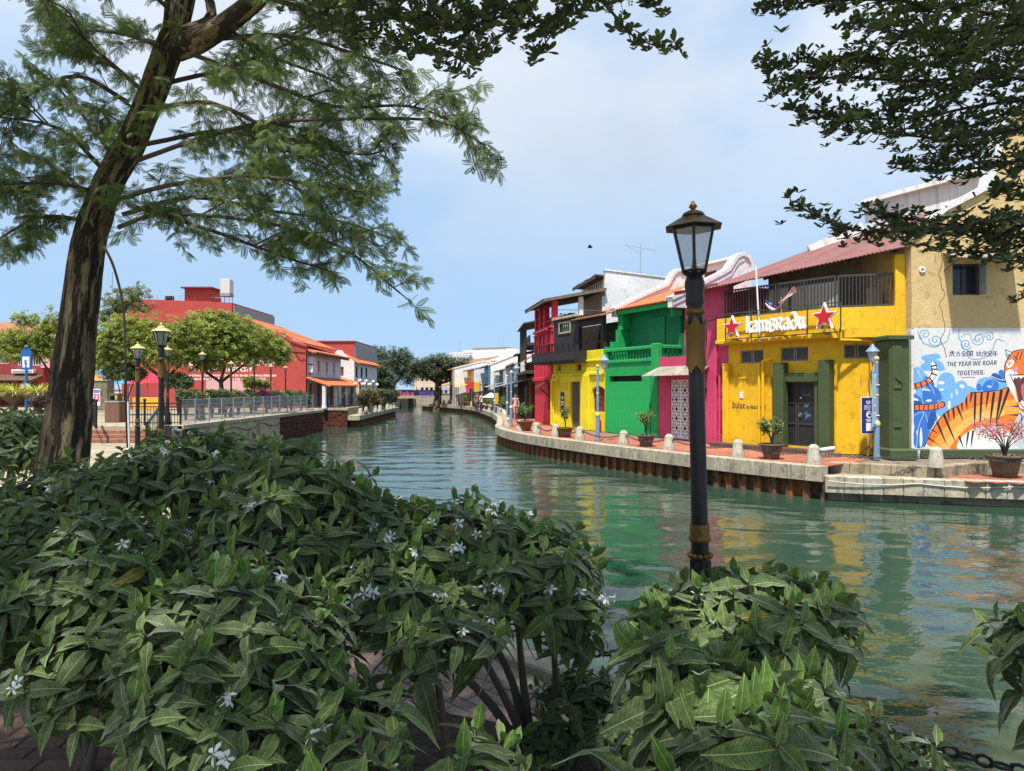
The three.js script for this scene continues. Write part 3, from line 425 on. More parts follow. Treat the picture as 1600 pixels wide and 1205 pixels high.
  wpar(at(1352, 372, 28.5), at(1560, 330, 25.5), 1.5, 0.4, 'roof_parapet'); wpar(at(1350, 322, 28.4), at(1562, 266, 25.4), 0.18, 0.7, 'parapet_coping');
  // timber deck at the door
  for (let i = 0; i < 6; i++) part(g, 'deck_plank', B(-0.1, K.u(1297, 0.6), 0.0, 0.13 + (i % 2) * 0.006, 0.36 + i * 0.1, 0.455 + i * 0.1), std({ color: C(0.16, 0.095, 0.07), roughness: 0.85, map: again(T.grain, 0.8, 3) }), undefined, K);
}
// sign of the bar: frame, letters, stars (a thing hung on the parapet)
{
  const o = 0.62, g = thing('bar_sign', 'white uncial letters on a thin dark frame above the yellow bar wall', 'sign', K.pos, K.ry);
  const u0 = K.u(1133, o), u1 = K.u(1313, o), y0 = 3.86, y1 = 4.78;
  const fm = std({ color: C(0.02, 0.05, 0.035), roughness: 0.5 });
  for (const y of [y0, y1]) part(g, 'frame_bar', B(u0, u1, y - 0.018, y + 0.018, o - 0.05, o - 0.015), fm);
  for (const px of [1133, 1173, 1261, 1313]) { const u = K.u(px, o); part(g, 'frame_bar', B(u - 0.016, u + 0.016, y0, y1, o - 0.048, o - 0.017), fm); }
  for (const px of [1150, 1225, 1290]) { const u = K.u(px, o); part(g, 'bracket', B(u - 0.02, u + 0.02, y0 - 0.05, y0 - 0.018, 0.3, o), M.steel); }
  // letters drawn as pen strokes, cap height 1
  const pen = (pts, w = 0.15) => { const c = new THREE.CatmullRomCurve3(pts.map(([x, y]) => V(x, y, 0)), false, 'centripetal'), n = Math.max(4, pts.length * 5), L = [], Rr = []; for (let i = 0; i <= n; i++) { const p = c.getPoint(i / n), t = c.getTangent(i / n), a = Math.atan2(t.y, t.x), k = w * (0.42 + 0.58 * Math.abs(Math.sin(a - 0.45))) / 2; L.push([p.x - t.y * k, p.y + t.x * k]); Rr.unshift([p.x + t.y * k, p.y - t.x * k]); } return shapeOf([...L, ...Rr]); };
  const GL = {
    k: [0.56, [[[0.1, 1.1], [0.1, 0.0]], [[0.5, 0.68], [0.3, 0.45], [0.14, 0.38]], [[0.16, 0.42], [0.32, 0.25], [0.42, 0.02], [0.6, 0.04]]]],
    a: [0.62, [[[0.1, 0.64], [0.3, 0.7], [0.42, 0.5], [0.44, 0.02], [0.6, 0.06]], [[0.42, 0.4], [0.2, 0.38], [0.08, 0.18], [0.24, 0.02], [0.42, 0.16]]]],
    m: [0.98, [[[0.08, 0.0], [0.1, 0.5], [0.26, 0.68], [0.4, 0.55], [0.42, 0.0]], [[0.42, 0.5], [0.56, 0.68], [0.74, 0.56], [0.76, 0.06], [0.92, 0.04]]]],
    b: [0.6, [[[0.12, 0.0], [0.12, 0.72]], [[0.02, 0.7], [0.32, 0.74], [0.46, 0.56], [0.3, 0.4], [0.14, 0.38]], [[0.3, 0.4], [0.52, 0.3], [0.48, 0.06], [0.24, -0.02], [0.04, 0.02]]]],
    r: [0.66, [[[0.12, 0.0], [0.12, 0.72]], [[0.02, 0.7], [0.34, 0.76], [0.48, 0.56], [0.34, 0.38], [0.16, 0.36]], [[0.3, 0.38], [0.46, 0.12], [0.66, 0.0]]]],
    d: [0.62, [[[0.06, 1.02], [0.26, 1.02], [0.44, 0.74], [0.54, 0.38], [0.42, 0.04], [0.2, 0.02], [0.08, 0.28], [0.2, 0.54], [0.44, 0.5]]]],
    u: [0.7, [[[0.02, 0.7], [0.12, 0.66], [0.12, 0.2], [0.26, 0.02], [0.46, 0.14]], [[0.5, 0.72], [0.5, 0.1], [0.66, 0.02]]]],
  };
  const word = ['k', 'a', 'm', 'b', 'r', 'a', 'd', 'u'], tot = word.reduce((s, l) => s + GL[l][0], 0), lu0 = K.u(1168, o), lu1 = K.u(1262, o), sx = (lu1 - lu0) / tot; let x = lu0; const sy = 0.52, base = 4.05;
  const wm = std({ color: C(0.82, 0.82, 0.8), roughness: 0.45 });
  for (const l of word) { const gs = GL[l][1].map((s, k) => new THREE.ExtrudeGeometry(pen(s, 0.2), { depth: 0.09 + k * 0.004, bevelEnabled: false }).scale(sx, sy, 1).translate(x, base, o)); part(g, 'letter', gs, wm); x += GL[l][0] * sx; }
  for (const [px, yy, r] of [[1146, 4.28, 0.42], [1290, 4.36, 0.46]]) { const st = thing('star_emblem', px < 1200 ? 'smaller looking red star with white edge beside the pink wall' : 'red star with white edge at the right end of the bar sign', 'sign', K.pos, K.ry, 'red stars on the bar sign');
    const star = (R) => { const p = []; for (let i = 0; i < 10; i++) { const a = Math.PI / 2 + i * Math.PI / 5, q = i % 2 ? R * 0.42 : R; p.push([Math.cos(a) * q, Math.sin(a) * q]); } return p; };
    const u = K.u(px, o); part(st, 'white_edge', slab(star(r), 0, 0.1).translate(u, yy, o - 0.01), wm); part(st, 'red_face', slab(star(r * 0.8), 0, 0.02).translate(u, yy, o + 0.092), std({ color: C(0.52, 0.008, 0.016), roughness: 0.5 })); for (const s of [-0.12, 0.12]) part(st, 'stud', B(u + s - 0.02, u + s + 0.02, yy - r * 0.6 - 0.1, yy - r * 0.5, o - 0.04, o - 0.012), M.steel); }
  // flag pole and flag
  const fp = thing('flag_pole', 'slim white pole standing before the barred veranda', 'pole', K.pos, K.ry); const u = K.u(1184, 0.55); part(fp, 'pole', rod(V(u + 0.06, 3.72, 0.5), V(u - 0.06, 6.35, 0.56), 0.03, 8), M.whitemetal); part(fp, 'pole_clip', B(u - 0.03, u + 0.13, 4.3, 4.36, 0.36, 0.54), M.steel);
  const fl = thing('flag', 'small drooping red and white striped flag with blue corner above the sign', 'flag', K.pos, K.ry), fu = K.u(1220, 0.66);
  const ft = painted(256, 128, (x) => { for (let i = 0; i < 14; i++) { x.fillStyle = i % 2 ? '#f2efe9' : '#c8202c'; x.fillRect(0, i * 128 / 14, 256, 10); } x.fillStyle = '#1d3b94'; x.fillRect(0, 0, 120, 74); x.fillStyle = '#f1cf22'; x.beginPath(); x.arc(46, 37, 24, 0, 7); x.fill(); x.fillStyle = '#1d3b94'; x.beginPath(); x.arc(54, 37, 20, 0, 7); x.fill(); x.fillStyle = '#f1cf22'; x.beginPath(); for (let i = 0; i < 28; i++) { const a = i * Math.PI / 14, r = i % 2 ? 9 : 18; x.lineTo(78 + Math.cos(a) * r, 37 + Math.sin(a) * r); } x.fill(); });
  const fg = new THREE.PlaneGeometry(1, 1, 24, 10), p = fg.attributes.position; for (let i = 0; i < p.count; i++) { const a = p.getX(i) + 0.5, b = p.getY(i) + 0.5; p.setXYZ(i, fu - 0.55 + a * 1.1, 4.95 + (a < 0.45 ? -0.22 * Math.sin(a * 6) : -0.1 + (a - 0.45) * 0.75) + b * (0.16 + 0.06 * Math.sin(a * 9)), 0.66 + 0.05 * Math.sin(a * 11 + b * 3) + 0.03 * Math.sin(b * 9)); } fg.computeVertexNormals(); part(fl, 'cloth', fg, std({ map: ft, roughness: 0.9, side: THREE.DoubleSide })); part(fl, 'staff', rod(V(fu, 4.1, 0.6), V(fu + 0.02, 5.15, 0.66), 0.012, 5), M.gold);
}
// --- the tan mural house ---
const TW = frame(12.12, 21.35, 19, 21.35);
{
  const g = thing('mural_house', 'tan plastered house with a painted tiger mural and one shaded window', 'house', TW.pos, TW.ry);
  const win = [TW.u(1489), TW.u(1530), TW.h(1500, 461), TW.h(1500, 412)];
  const prof = [[0, 0], [6.9, 0], [6.9, 11.6], [TW.u(1580), 10.6], [TW.u(1556), TW.h(1556, 262)], [TW.u(1549), TW.h(1549, 292)], [TW.u(1521), TW.h(1521, 307)], [TW.u(1479), TW.h(1479, 328)], [0, TW.h(1425, 372) ]];
  part(g, 'wall', slab([[0, 3.93], ...prof.slice(1).map(([x, y]) => [x, Math.max(y, 3.93)])], -0.3, 0, [R4(...win)]), M.tan, 'tan plaster upper wall with a crack', TW);
  part(g, 'wall', B(0, 6.9, 0, 3.93, -0.3, -0.01), M.white, undefined, TW);
  part(g, 'core', B(0.1, 6.9, 0, 6.4, -6, -0.32), M.tan, undefined, TW);
  part(g, 'return_wall', B(-0.02, 0.3, 3.7, 6.6, -4, -0.302), M.tan, undefined, TW);
  // coping along the gable
  for (const [a, b] of [[8, 7], [7, 6], [6, 5], [5, 4], [4, 3]]) { const p = prof[a], q = prof[b], L = Math.hypot(q[0] - p[0], q[1] - p[1]); part(g, 'gable_coping', B(-0.03, L + 0.03, -0.02, 0.14, -0.42, 0.1).rotateZ(Math.atan2(q[1] - p[1], q[0] - p[0])).translate(p[0], p[1], 0), M.white, undefined, TW); }
  windowIn(g, ...win, TW, { bars: 2, frame: M.steel });
  part(g, 'open_shutter', B(win[1] + 0.0, win[1] + 0.03, win[2], win[3], -0.05, 0.32), M.grey, undefined, TW);
  part(g, 'window_awning', sheet(V(win[0] - 0.3, win[3] + 0.04, 0.85), V(win[1] + 1.0, win[3] + 0.04, 0.85), V(win[1] + 1.0, win[3] + 0.34, 0.0), V(win[0] - 0.3, win[3] + 0.34, 0.0), 0.02, 50, 1, corrug(0.1, 0.012)), M.zinc, 'pale corrugated window awning', TW);
  for (const u of [win[0] - 0.25, win[1] + 0.95]) part(g, 'awning_bracket', rod(V(u, win[3] - 0.2, 0), V(u, win[3] + 0.03, 0.8), 0.018, 5), M.steel, undefined, TW);
  part(g, 'vent_pipe', new THREE.TorusGeometry(0.07, 0.03, 8, 16).translate(TW.u(1441), TW.h(1441, 422), 0.02), M.whitemetal, undefined, TW);
  { const cr = []; seed(41); for (let i = 0; i < 24; i++) cr.push(V(TW.u(1469) + 0.07 * Math.sin(i * 0.9) + rr(-0.05, 0.05) + i * 0.006, TW.h(1469, 392) - i * 0.14, 0.002)); part(g, 'wall_crack', limb(cr, [0.012, 0.008, 0.012], 4, 60), M.plain(C(0.14, 0.1, 0.06), 0.95), 'irregular crack down the plaster', TW); }
  // olive green plinth and corner pier
  part(g, 'plinth', CB(0.25, 6.9, 0, 0.25, 0.0, 0.14, 0.02), M.olive, undefined, TW);
  const p0 = TW.u(1386, 0.35), p1 = TW.u(1423, 0.55);
  part(g, 'corner_pier', CB(p0, p1, 0, 3.55, -0.35, 0.5, 0.03), M.olive, undefined, TW); part(g, 'pier_panel', CB(p0 + 0.06, p0 + 0.36, 0.3, 3.4, 0.5, 0.53, 0.02), M.olive, undefined, TW);
  part(g, 'pier_cap', CB(p0 - 0.08, p1 + 0.1, 3.55, 3.68, -0.35, 0.6, 0.03), M.olive, undefined, TW); part(g, 'pier_base', CB(p0 - 0.06, p1 + 0.16, 0, 0.32, -0.3, 0.68, 0.05), M.olive, undefined, TW);
  for (const [y, n] of [[2.1, 1], [0.95, 0]]) part(g, 'pier_moulding', CB(p0 + 0.1, p0 + 0.34, y, y + 0.05, 0.53, 0.56, 0.01).rotateZ(0), M.olive, undefined, TW);
  part(g, 'pier_moulding', B(-0.13, 0.13, -0.025, 0.025, 0.53, 0.56).rotateZ(-0.7).translate(p0 + 0.26, 2.35, 0), M.olive, undefined, TW);
  // the mural, painted on the plaster
  const mural = painted(1320, 1040, (x) => {
    x.translate(-153, -71); x.fillStyle = '#d2d3d3'; x.fillRect(0, 0, 2000, 1400);
    const path = (p) => { const n = p.length / 2, q = (i) => [p[(i % n) * 2], p[(i % n) * 2 + 1]]; x.beginPath(); const a = q(0), b = q(1); x.moveTo((a[0] + b[0]) / 2, (a[1] + b[1]) / 2); for (let i = 1; i <= n; i++) { const u = q(i), v = q(i + 1); x.quadraticCurveTo(u[0], u[1], (u[0] + v[0]) / 2, (u[1] + v[1]) / 2); } x.closePath(); };
    const poly = (p, c) => { x.fillStyle = c; x.beginPath(); for (let i = 0; i < p.length; i += 2) x.lineTo(p[i], p[i + 1]); x.closePath(); x.fill(); };
    const blob = (p, c) => { const n = p.length / 2; x.fillStyle = c; x.beginPath(); for (let i = 0; i < n; i++) { const a = [p[i * 2], p[i * 2 + 1]], b = [p[((i + 1) % n) * 2], p[((i + 1) % n) * 2 + 1]], m = [(a[0] + b[0]) / 2, (a[1] + b[1]) / 2]; if (!i) x.moveTo(m[0], m[1]); else 0; const c2 = [p[((i + 2) % n) * 2], p[((i + 2) % n) * 2 + 1]]; x.quadraticCurveTo(b[0], b[1], (b[0] + c2[0]) / 2, (b[1] + c2[1]) / 2); } x.fill(); };
    const line = (p, w, c) => { x.strokeStyle = c; x.lineWidth = w; x.lineCap = x.lineJoin = 'round'; x.beginPath(); x.moveTo(p[0], p[1]); for (let i = 2; i < p.length - 2; i += 2) x.quadraticCurveTo(p[i], p[i + 1], (p[i] + p[i + 2]) / 2, (p[i + 1] + p[i + 3]) / 2); x.lineTo(p[p.length - 2], p[p.length - 1]); x.stroke(); };
    const spiral = (cx, cy, r, turns, a0, dir = 1) => { x.strokeStyle = '#3c86b8'; x.lineWidth = 7; x.beginPath(); for (let i = 0; i <= 60; i++) { const t = i / 60, a = a0 + dir * t * turns * 6.283, q = r * (1 - t * 0.9); x.lineTo(cx + Math.cos(a) * q, cy + Math.sin(a) * q); } x.stroke(); };
    // cloud scrolls
    spiral(250, 125, 48, 1.6, 2.2); spiral(340, 175, 58, 1.7, 3.4, -1); line([190, 95, 195, 150, 230, 180, 225, 205, 270, 210, 330, 245, 390, 205, 440, 190, 455, 140, 465, 90], 7, '#3c86b8');
    spiral(600, 210, 52, 1.7, 0.5); spiral(705, 165, 56, 1.6, 2.6, -1); spiral(800, 145, 44, 1.7, 3.6); line([545, 85, 530, 140, 560, 190, 575, 250, 620, 260, 600, 300, 640, 340, 720, 340, 780, 320, 830, 260, 850, 180, 880, 160, 900, 185, 935, 180], 7, '#3c86b8'); line([560, 150, 590, 120, 640, 125, 660, 200, 690, 130, 745, 115, 760, 150], 6, '#3c86b8');
    // blue leaves
    const lb = '#6ea9e0', mb = '#2f6fc4', db = '#1a4f9c';
    blob([215, 310, 300, 295, 360, 285, 400, 330, 320, 345, 390, 350, 425, 420, 420, 440, 300, 440, 215, 440, 205, 390, 260, 360, 215, 340], lb); blob([125, 425, 190, 400, 205, 420, 180, 440, 205, 470, 200, 520, 140, 535, 120, 480], lb); blob([190, 395, 260, 470, 290, 510, 250, 520, 205, 490], lb);
    blob([360, 480, 440, 440, 500, 480, 510, 560, 530, 520, 600, 525, 620, 600, 600, 700, 540, 720, 500, 790, 430, 820, 370, 840, 320, 760, 310, 660, 350, 590], lb); for (const q of [[350, 535, 400, 525, 425, 545, 380, 560], [355, 600, 400, 590, 420, 600, 380, 612], [470, 640, 480, 620, 484, 660, 474, 680], [510, 590, 525, 600, 530, 650, 516, 640], [540, 555, 590, 560, 580, 595, 550, 580], [440, 700, 470, 690, 465, 790, 450, 780], [330, 680, 390, 675, 380, 690, 340, 690]]) blob(q, '#e3e3e2');
    blob([690, 520, 760, 490, 800, 500, 830, 450, 900, 470, 960, 540, 940, 600, 820, 640, 720, 640, 640, 610, 600, 560, 660, 580, 690, 600], lb); blob([740, 560, 790, 510, 870, 520, 890, 590, 800, 630, 730, 610], mb); blob([800, 490, 840, 450, 890, 480, 960, 540, 900, 540], db); blob([870, 440, 925, 420, 930, 520, 890, 490], mb); line([810, 480, 860, 510, 940, 520], 6, '#d9dde2'); blob([770, 570, 800, 560, 830, 575, 800, 590], '#9fc0e6');
    blob([128, 640, 230, 600, 320, 620, 360, 680, 340, 800, 360, 860, 300, 920, 260, 1100, 128, 1110], mb); poly([165, 575, 225, 570, 225, 680, 170, 640], lb); for (const q of [[130, 660, 190, 680, 195, 700, 130, 690], [250, 690, 300, 680, 310, 700, 260, 705], [136, 900, 160, 890, 150, 1000, 134, 1060], [205, 930, 222, 920, 228, 1080, 200, 1110], [172, 960, 186, 940, 186, 990, 176, 990], [290, 825, 340, 870, 340, 890, 310, 870]]) blob(q, '#e3e3e2'); line([225, 680, 250, 800, 190, 900, 175, 1100], 6, '#9fc6f0'); line([250, 800, 290, 950], 5, '#9fc6f0'); line([128, 850, 180, 800, 240, 790], 5, '#9fc6f0');
    blob([128, 470, 200, 480, 260, 540, 330, 560, 300, 600, 220, 590, 128, 600], lb); blob([230, 480, 300, 500, 340, 560, 300, 620, 240, 560], mb); blob([300, 560, 380, 600, 400, 700, 330, 690, 290, 620], mb); line([240, 500, 300, 560, 330, 640], 5, '#a8cbee'); blob([128, 700, 180, 690, 240, 720, 200, 790, 128, 800], db); blob([300, 780, 350, 790, 330, 900, 280, 960, 262, 900], db); blob([590, 560, 650, 590, 690, 620, 640, 640, 590, 620], lb); blob([680, 560, 720, 540, 740, 600, 700, 620], mb);
    // tail
    const tail = [128, 580, 220, 560, 290, 520, 330, 470, 325, 385]; line(tail, 46, '#1c1f33'); line(tail, 36, '#e0713a'); line([300, 510, 335, 470, 335, 430, 318, 380], 34, '#e6e2da'); for (const [a, b, c, d] of [[165, 548, 175, 592], [210, 540, 222, 582], [255, 520, 272, 560], [285, 495, 312, 530], [305, 460, 348, 475], [305, 425, 352, 425], [303, 400, 345, 390]]) line([a, b, c, d], 12, '#1c1f33');
    line([128, 752, 230, 756, 320, 750, 395, 728], 56, '#1c1f33'); line([128, 752, 230, 756, 320, 750, 390, 728], 44, '#e0713a'); for (const u of [160, 200, 240, 278, 330, 360]) line([u, 730, u - 3, 776], 9, '#1c1f33');
    // body
    path([240, 1095, 290, 960, 400, 800, 520, 740, 600, 690, 600, 640, 640, 625, 740, 622, 860, 620, 950, 585, 1000, 560, 1060, 620, 1060, 800, 1060, 980, 1030, 1000, 1010, 1100, 900, 1150, 700, 1130, 500, 1110]); x.fillStyle = '#e4761f'; x.fill(); x.save(); x.clip();
    line([360, 1100, 520, 880, 700, 800, 900, 760, 1060, 740], 120, '#f0a040'); line([420, 1100, 560, 900, 720, 830, 900, 800], 60, '#f4b45c'); path([500, 1110, 560, 1000, 680, 920, 820, 915, 900, 920, 960, 960, 1010, 1000, 1010, 1150, 600, 1150]); x.fillStyle = '#e9e7e2'; x.fill();
    const wedge = (a, b, c, d, w) => { const L = Math.hypot(c - a, d - b), nx = -(d - b) / L * w, ny = (c - a) / L * w; x.fillStyle = '#171a30'; x.beginPath(); x.moveTo(a + nx, b + ny); x.quadraticCurveTo((a + c) / 2 + nx * 1.4, (b + d) / 2, c, d); x.quadraticCurveTo((a + c) / 2 - nx, (b + d) / 2, a - nx, b - ny); x.fill(); };
    for (const s of [[400, 790, 520, 1080, 11], [345, 860, 440, 1090, 10], [300, 940, 370, 985, 9], [265, 1010, 400, 1095, 9], [245, 1060, 300, 1090, 8], [490, 760, 500, 870, 9], [525, 745, 580, 880, 9], [600, 660, 610, 780, 9], [650, 625, 635, 720, 9], [680, 620, 670, 980, 10], [735, 622, 715, 970, 10], [790, 622, 770, 780, 9], [840, 620, 800, 940, 11], [905, 600, 850, 930, 13], [970, 580, 860, 900, 12], [560, 690, 570, 800, 8], [440, 760, 460, 880, 8], [1060, 660, 950, 662, 10], [1060, 745, 915, 740, 10], [1060, 820, 890, 815, 10], [850, 905, 985, 915, 14], [620, 960, 600, 1110, 8], [660, 950, 640, 1110, 8], [540, 1000, 580, 1110, 8]]) wedge(...s);
    x.restore(); line([240, 1095, 300, 960, 420, 790, 540, 735], 6, '#171a30'); line([640, 625, 860, 620, 1000, 560], 7, '#171a30');
    // chest and head
    path([1060, 800, 1100, 760, 1300, 760, 1400, 800, 1420, 1000, 1420, 1110, 1420, 1120, 1020, 1120, 1010, 1000, 1010, 900, 1030, 840, 1060, 800]); x.fillStyle = '#b9c1c8'; x.fill(); line([1060, 800, 1090, 840, 1040, 900, 1060, 950, 1030, 990], 8, '#171a30'); line([1100, 820, 1060, 880, 1110, 950], 7, '#3b4152');
    poly([940, 262, 1000, 290, 1000, 350, 960, 345, 938, 300], '#e9e7e2'); line([940, 255, 945, 320, 975, 350], 7, '#171a30'); line([942, 258, 1010, 290], 6, '#171a30'); poly([950, 285, 985, 300, 980, 330, 960, 325], '#3c8cc0');
    path([1000, 275, 1060, 255, 1200, 255, 1280, 280, 1350, 340, 1380, 450, 1370, 560, 1370, 700, 1330, 790, 1200, 800, 1080, 790, 1040, 740, 1030, 680, 1000, 620, 930, 520, 930, 450, 930, 380, 960, 330, 1000, 275]); x.fillStyle = '#e2702a'; x.fill(); x.lineWidth = 7; x.strokeStyle = '#171a30'; x.stroke();
    blob([935, 440, 990, 420, 1050, 460, 1020, 500, 1020, 620, 1050, 730, 1030, 700, 980, 610, 935, 520], '#ece9e3'); blob([940, 370, 990, 335, 1020, 350, 1000, 400, 955, 420], '#ece9e3'); x.fillStyle = '#e9e3d4'; x.beginPath(); x.ellipse(972, 382, 22, 15, 0, 0, 7); x.fill(); x.fillStyle = '#7a8c3a'; x.beginPath(); x.arc(970, 384, 9, 0, 7); x.fill(); x.fillStyle = '#12131c'; x.beginPath(); x.arc(970, 384, 4, 0, 7); x.fill(); line([948, 372, 972, 362, 1000, 378], 5, '#171a30');
    blob([985, 430, 1010, 400, 1050, 405, 1050, 440, 1020, 450], '#c98c8c'); line([1018, 450, 1015, 470], 6, '#171a30'); poly([975, 470, 1300, 462, 1320, 620, 1240, 740, 1100, 760, 1060, 700, 1045, 620, 1010, 540], '#5b2a2e'); blob([1060, 560, 1110, 540, 1200, 560, 1230, 680, 1160, 740, 1090, 720], '#b5605e'); poly([985, 480, 1120, 478, 1110, 505, 1090, 488, 1070, 508, 1050, 488, 1030, 508, 1015, 490, 1000, 545], '#efeade'); poly([1050, 720, 1080, 690, 1120, 735, 1180, 720, 1160, 770, 1060, 760], '#efeade'); line([975, 470, 1010, 540, 1045, 620, 1050, 700, 1100, 770, 1200, 785], 8, '#171a30');
    for (const s of [[1050, 280, 1030, 330], [1080, 275, 1060, 340], [1110, 275, 1100, 350], [1010, 310, 1040, 345], [1005, 335, 1030, 365]]) line(s, 8, '#171a30'); for (const s of [[1015, 455, 940, 470], [1018, 462, 945, 500]]) line(s, 3, '#f4f1ea');
    seed(45); for (let i = 0; i < 900; i++) { x.fillStyle = `rgba(${rnd() < 0.6 ? '120,112,100' : '232,230,224'},${rr(0.02, 0.1)})`; x.beginPath(); x.ellipse(rr(150, 1480), rr(70, 1115), rr(2, 16), rr(4, 34), 0, 0, 7); x.fill(); }
    // lettering
    x.fillStyle = '#1b2654'; x.save(); x.font = 'bold 56px sans-serif'; x.textAlign = 'center'; const put = (s, cx, y, wd) => { x.save(); x.translate(cx, y); x.transform(1, -0.03, -0.12, 1, 0, 0); x.scale(wd / x.measureText(s).width, 1); x.fillText(s, 0, 0); x.restore(); }; put('THE YEAR WE ROAR', 648, 395, 430); put('TOGETHER', 632, 475, 226); x.restore(); line([568, 498, 620, 492, 675, 498], 5, '#1b2654'); line([735, 470, 762, 462], 5, '#1b2654');
    // brush characters, stroke by stroke
    const ch = (cx, st) => { for (const s of st) line(s.map((v, i) => (i % 2 ? 268 + v * 46 : cx + v * 46)), 5.5, '#1b2654'); };
    ch(460, [[0.4, 0, 0.4, 0.2], [0.4, 0.08, 0.7, 0.08], [0.1, 0.25, 0.9, 0.22], [0.15, 0.25, 0.1, 0.6, 0, 1], [0.3, 0.42, 0.7, 0.4], [0.5, 0.3, 0.5, 0.55, 0.8, 0.55], [0.4, 0.65, 0.35, 0.85, 0.2, 1], [0.65, 0.65, 0.66, 0.95, 0.95, 0.9]]);
    ch(512, [[0.1, 0.35, 0.85, 0.3, 0.75, 0.95, 0.55, 0.9], [0.5, 0, 0.45, 0.5, 0.1, 1]]); ch(560, [[0.5, 0, 0.05, 0.4], [0.5, 0, 0.95, 0.4], [0.25, 0.45, 0.75, 0.45], [0.25, 0.7, 0.75, 0.7], [0.5, 0.45, 0.5, 0.95], [0.1, 0.97, 0.9, 0.95]]);
    ch(614, [[0.05, 0, 0.05, 1], [0.05, 0.02, 0.42, 0.02, 0.42, 0.4], [0.05, 0.2, 0.42, 0.2], [0.95, 0, 0.95, 1], [0.58, 0.02, 0.95, 0.02], [0.58, 0, 0.58, 0.4], [0.58, 0.2, 0.95, 0.2], [0.25, 0.55, 0.75, 0.55], [0.2, 0.75, 0.8, 0.75], [0.4, 0.55, 0.35, 1], [0.62, 0.55, 0.62, 1]]);
    ch(688, [[0, 0.2, 0.4, 0.2, 0.1, 0.9], [0.05, 0.4, 0.42, 0.9], [0.65, 0, 0.5, 0.35], [0.55, 0.25, 0.95, 0.25, 0.85, 0.45], [0.72, 0.35, 0.65, 0.7, 0.4, 1], [0.7, 0.6, 1, 1]]); ch(738, [[0.5, 0, 0.55, 0.12], [0.1, 0.2, 0.95, 0.18], [0.15, 0.2, 0.15, 0.6, 0, 1], [0.3, 0.5, 0.9, 0.48], [0.6, 0.3, 0.55, 0.7, 0.3, 1], [0.6, 0.6, 0.9, 1]]);
    ch(782, [[0.5, 0, 0.05, 0.4], [0.5, 0, 0.95, 0.4], [0.25, 0.45, 0.75, 0.45], [0.25, 0.7, 0.75, 0.7], [0.5, 0.45, 0.5, 0.95], [0.1, 0.97, 0.9, 0.95]]); ch(826, [[0.3, 0, 0.1, 0.3], [0.2, 0.15, 0.85, 0.15], [0.25, 0.42, 0.8, 0.42], [0.25, 0.42, 0.25, 0.7], [0.02, 0.7, 0.98, 0.68], [0.55, 0.15, 0.55, 1]]);
  });
  const ux = (z) => TW.u(1400 + z / 5.475), y0 = 0.26, y1 = 3.93;
  part(g, 'mural_print', B(ux(153), ux(1473), y0, y1, -0.009, 0.001), (() => { const m = std({ map: mural, roughness: 0.75, bumpMap: again(T.plasterB, 4, 3), bumpScale: 0.012 }); return m; })(), 'painted tiger among blue leaves and clouds', TW);
  const mg = g.children[g.children.length - 1].geometry, up = mg.attributes.uv, mp = mg.attributes.position; for (let i = 0; i < up.count; i++) up.setXY(i, (mp.getX(i) - ux(153)) / (ux(1473) - ux(153)), (mp.getY(i) - y0) / (y1 - y0));
}
// --- pink house ---
const PK = frame(6.27, 30.3, 8.0, 26.0);
const GR = frame(4.5, 34.0, 6.27, 30.3);
const YL = frame(2.28, 39.2, 4.5, 34.0);
const RD = frame(1.45, 44.4, 2.28, 39.2);
const inG = (g) => g.matrixWorld.clone().invert();
// wall running back from the river at u along a frame, with a top profile of [s, y] points (s = metres behind the front)
function partyWall(g, fr, u, prof, t, mat, name = 'party_wall', y0 = 0) { const pts = [[prof[0][0], y0], ...prof, [prof[prof.length - 1][0], y0]].map(([s, y]) => [s, y]); return part(g, name, slab(pts, -t / 2, t / 2).rotateY(Math.PI / 2).translate(u, 0, 0), mat, undefined, fr); }
function copingAlong(g, fr, u, prof, w, h, mat, name = 'coping') { const gs = []; for (let i = 0; i < prof.length - 1; i++) { const [s0, y0] = prof[i], [s1, y1] = prof[i + 1], L = Math.hypot(s1 - s0, y1 - y0), a = Math.atan2(y1 - y0, s1 - s0); gs.push(B(-0.01, L + 0.02, -0.02, h, -w / 2 - i * 0.0006, w / 2 + i * 0.0006).rotateZ(a).translate(s0, y0, 0)); } return part(g, name, merge(gs).rotateY(Math.PI / 2).translate(u, 0, 0), mat, undefined, fr); }
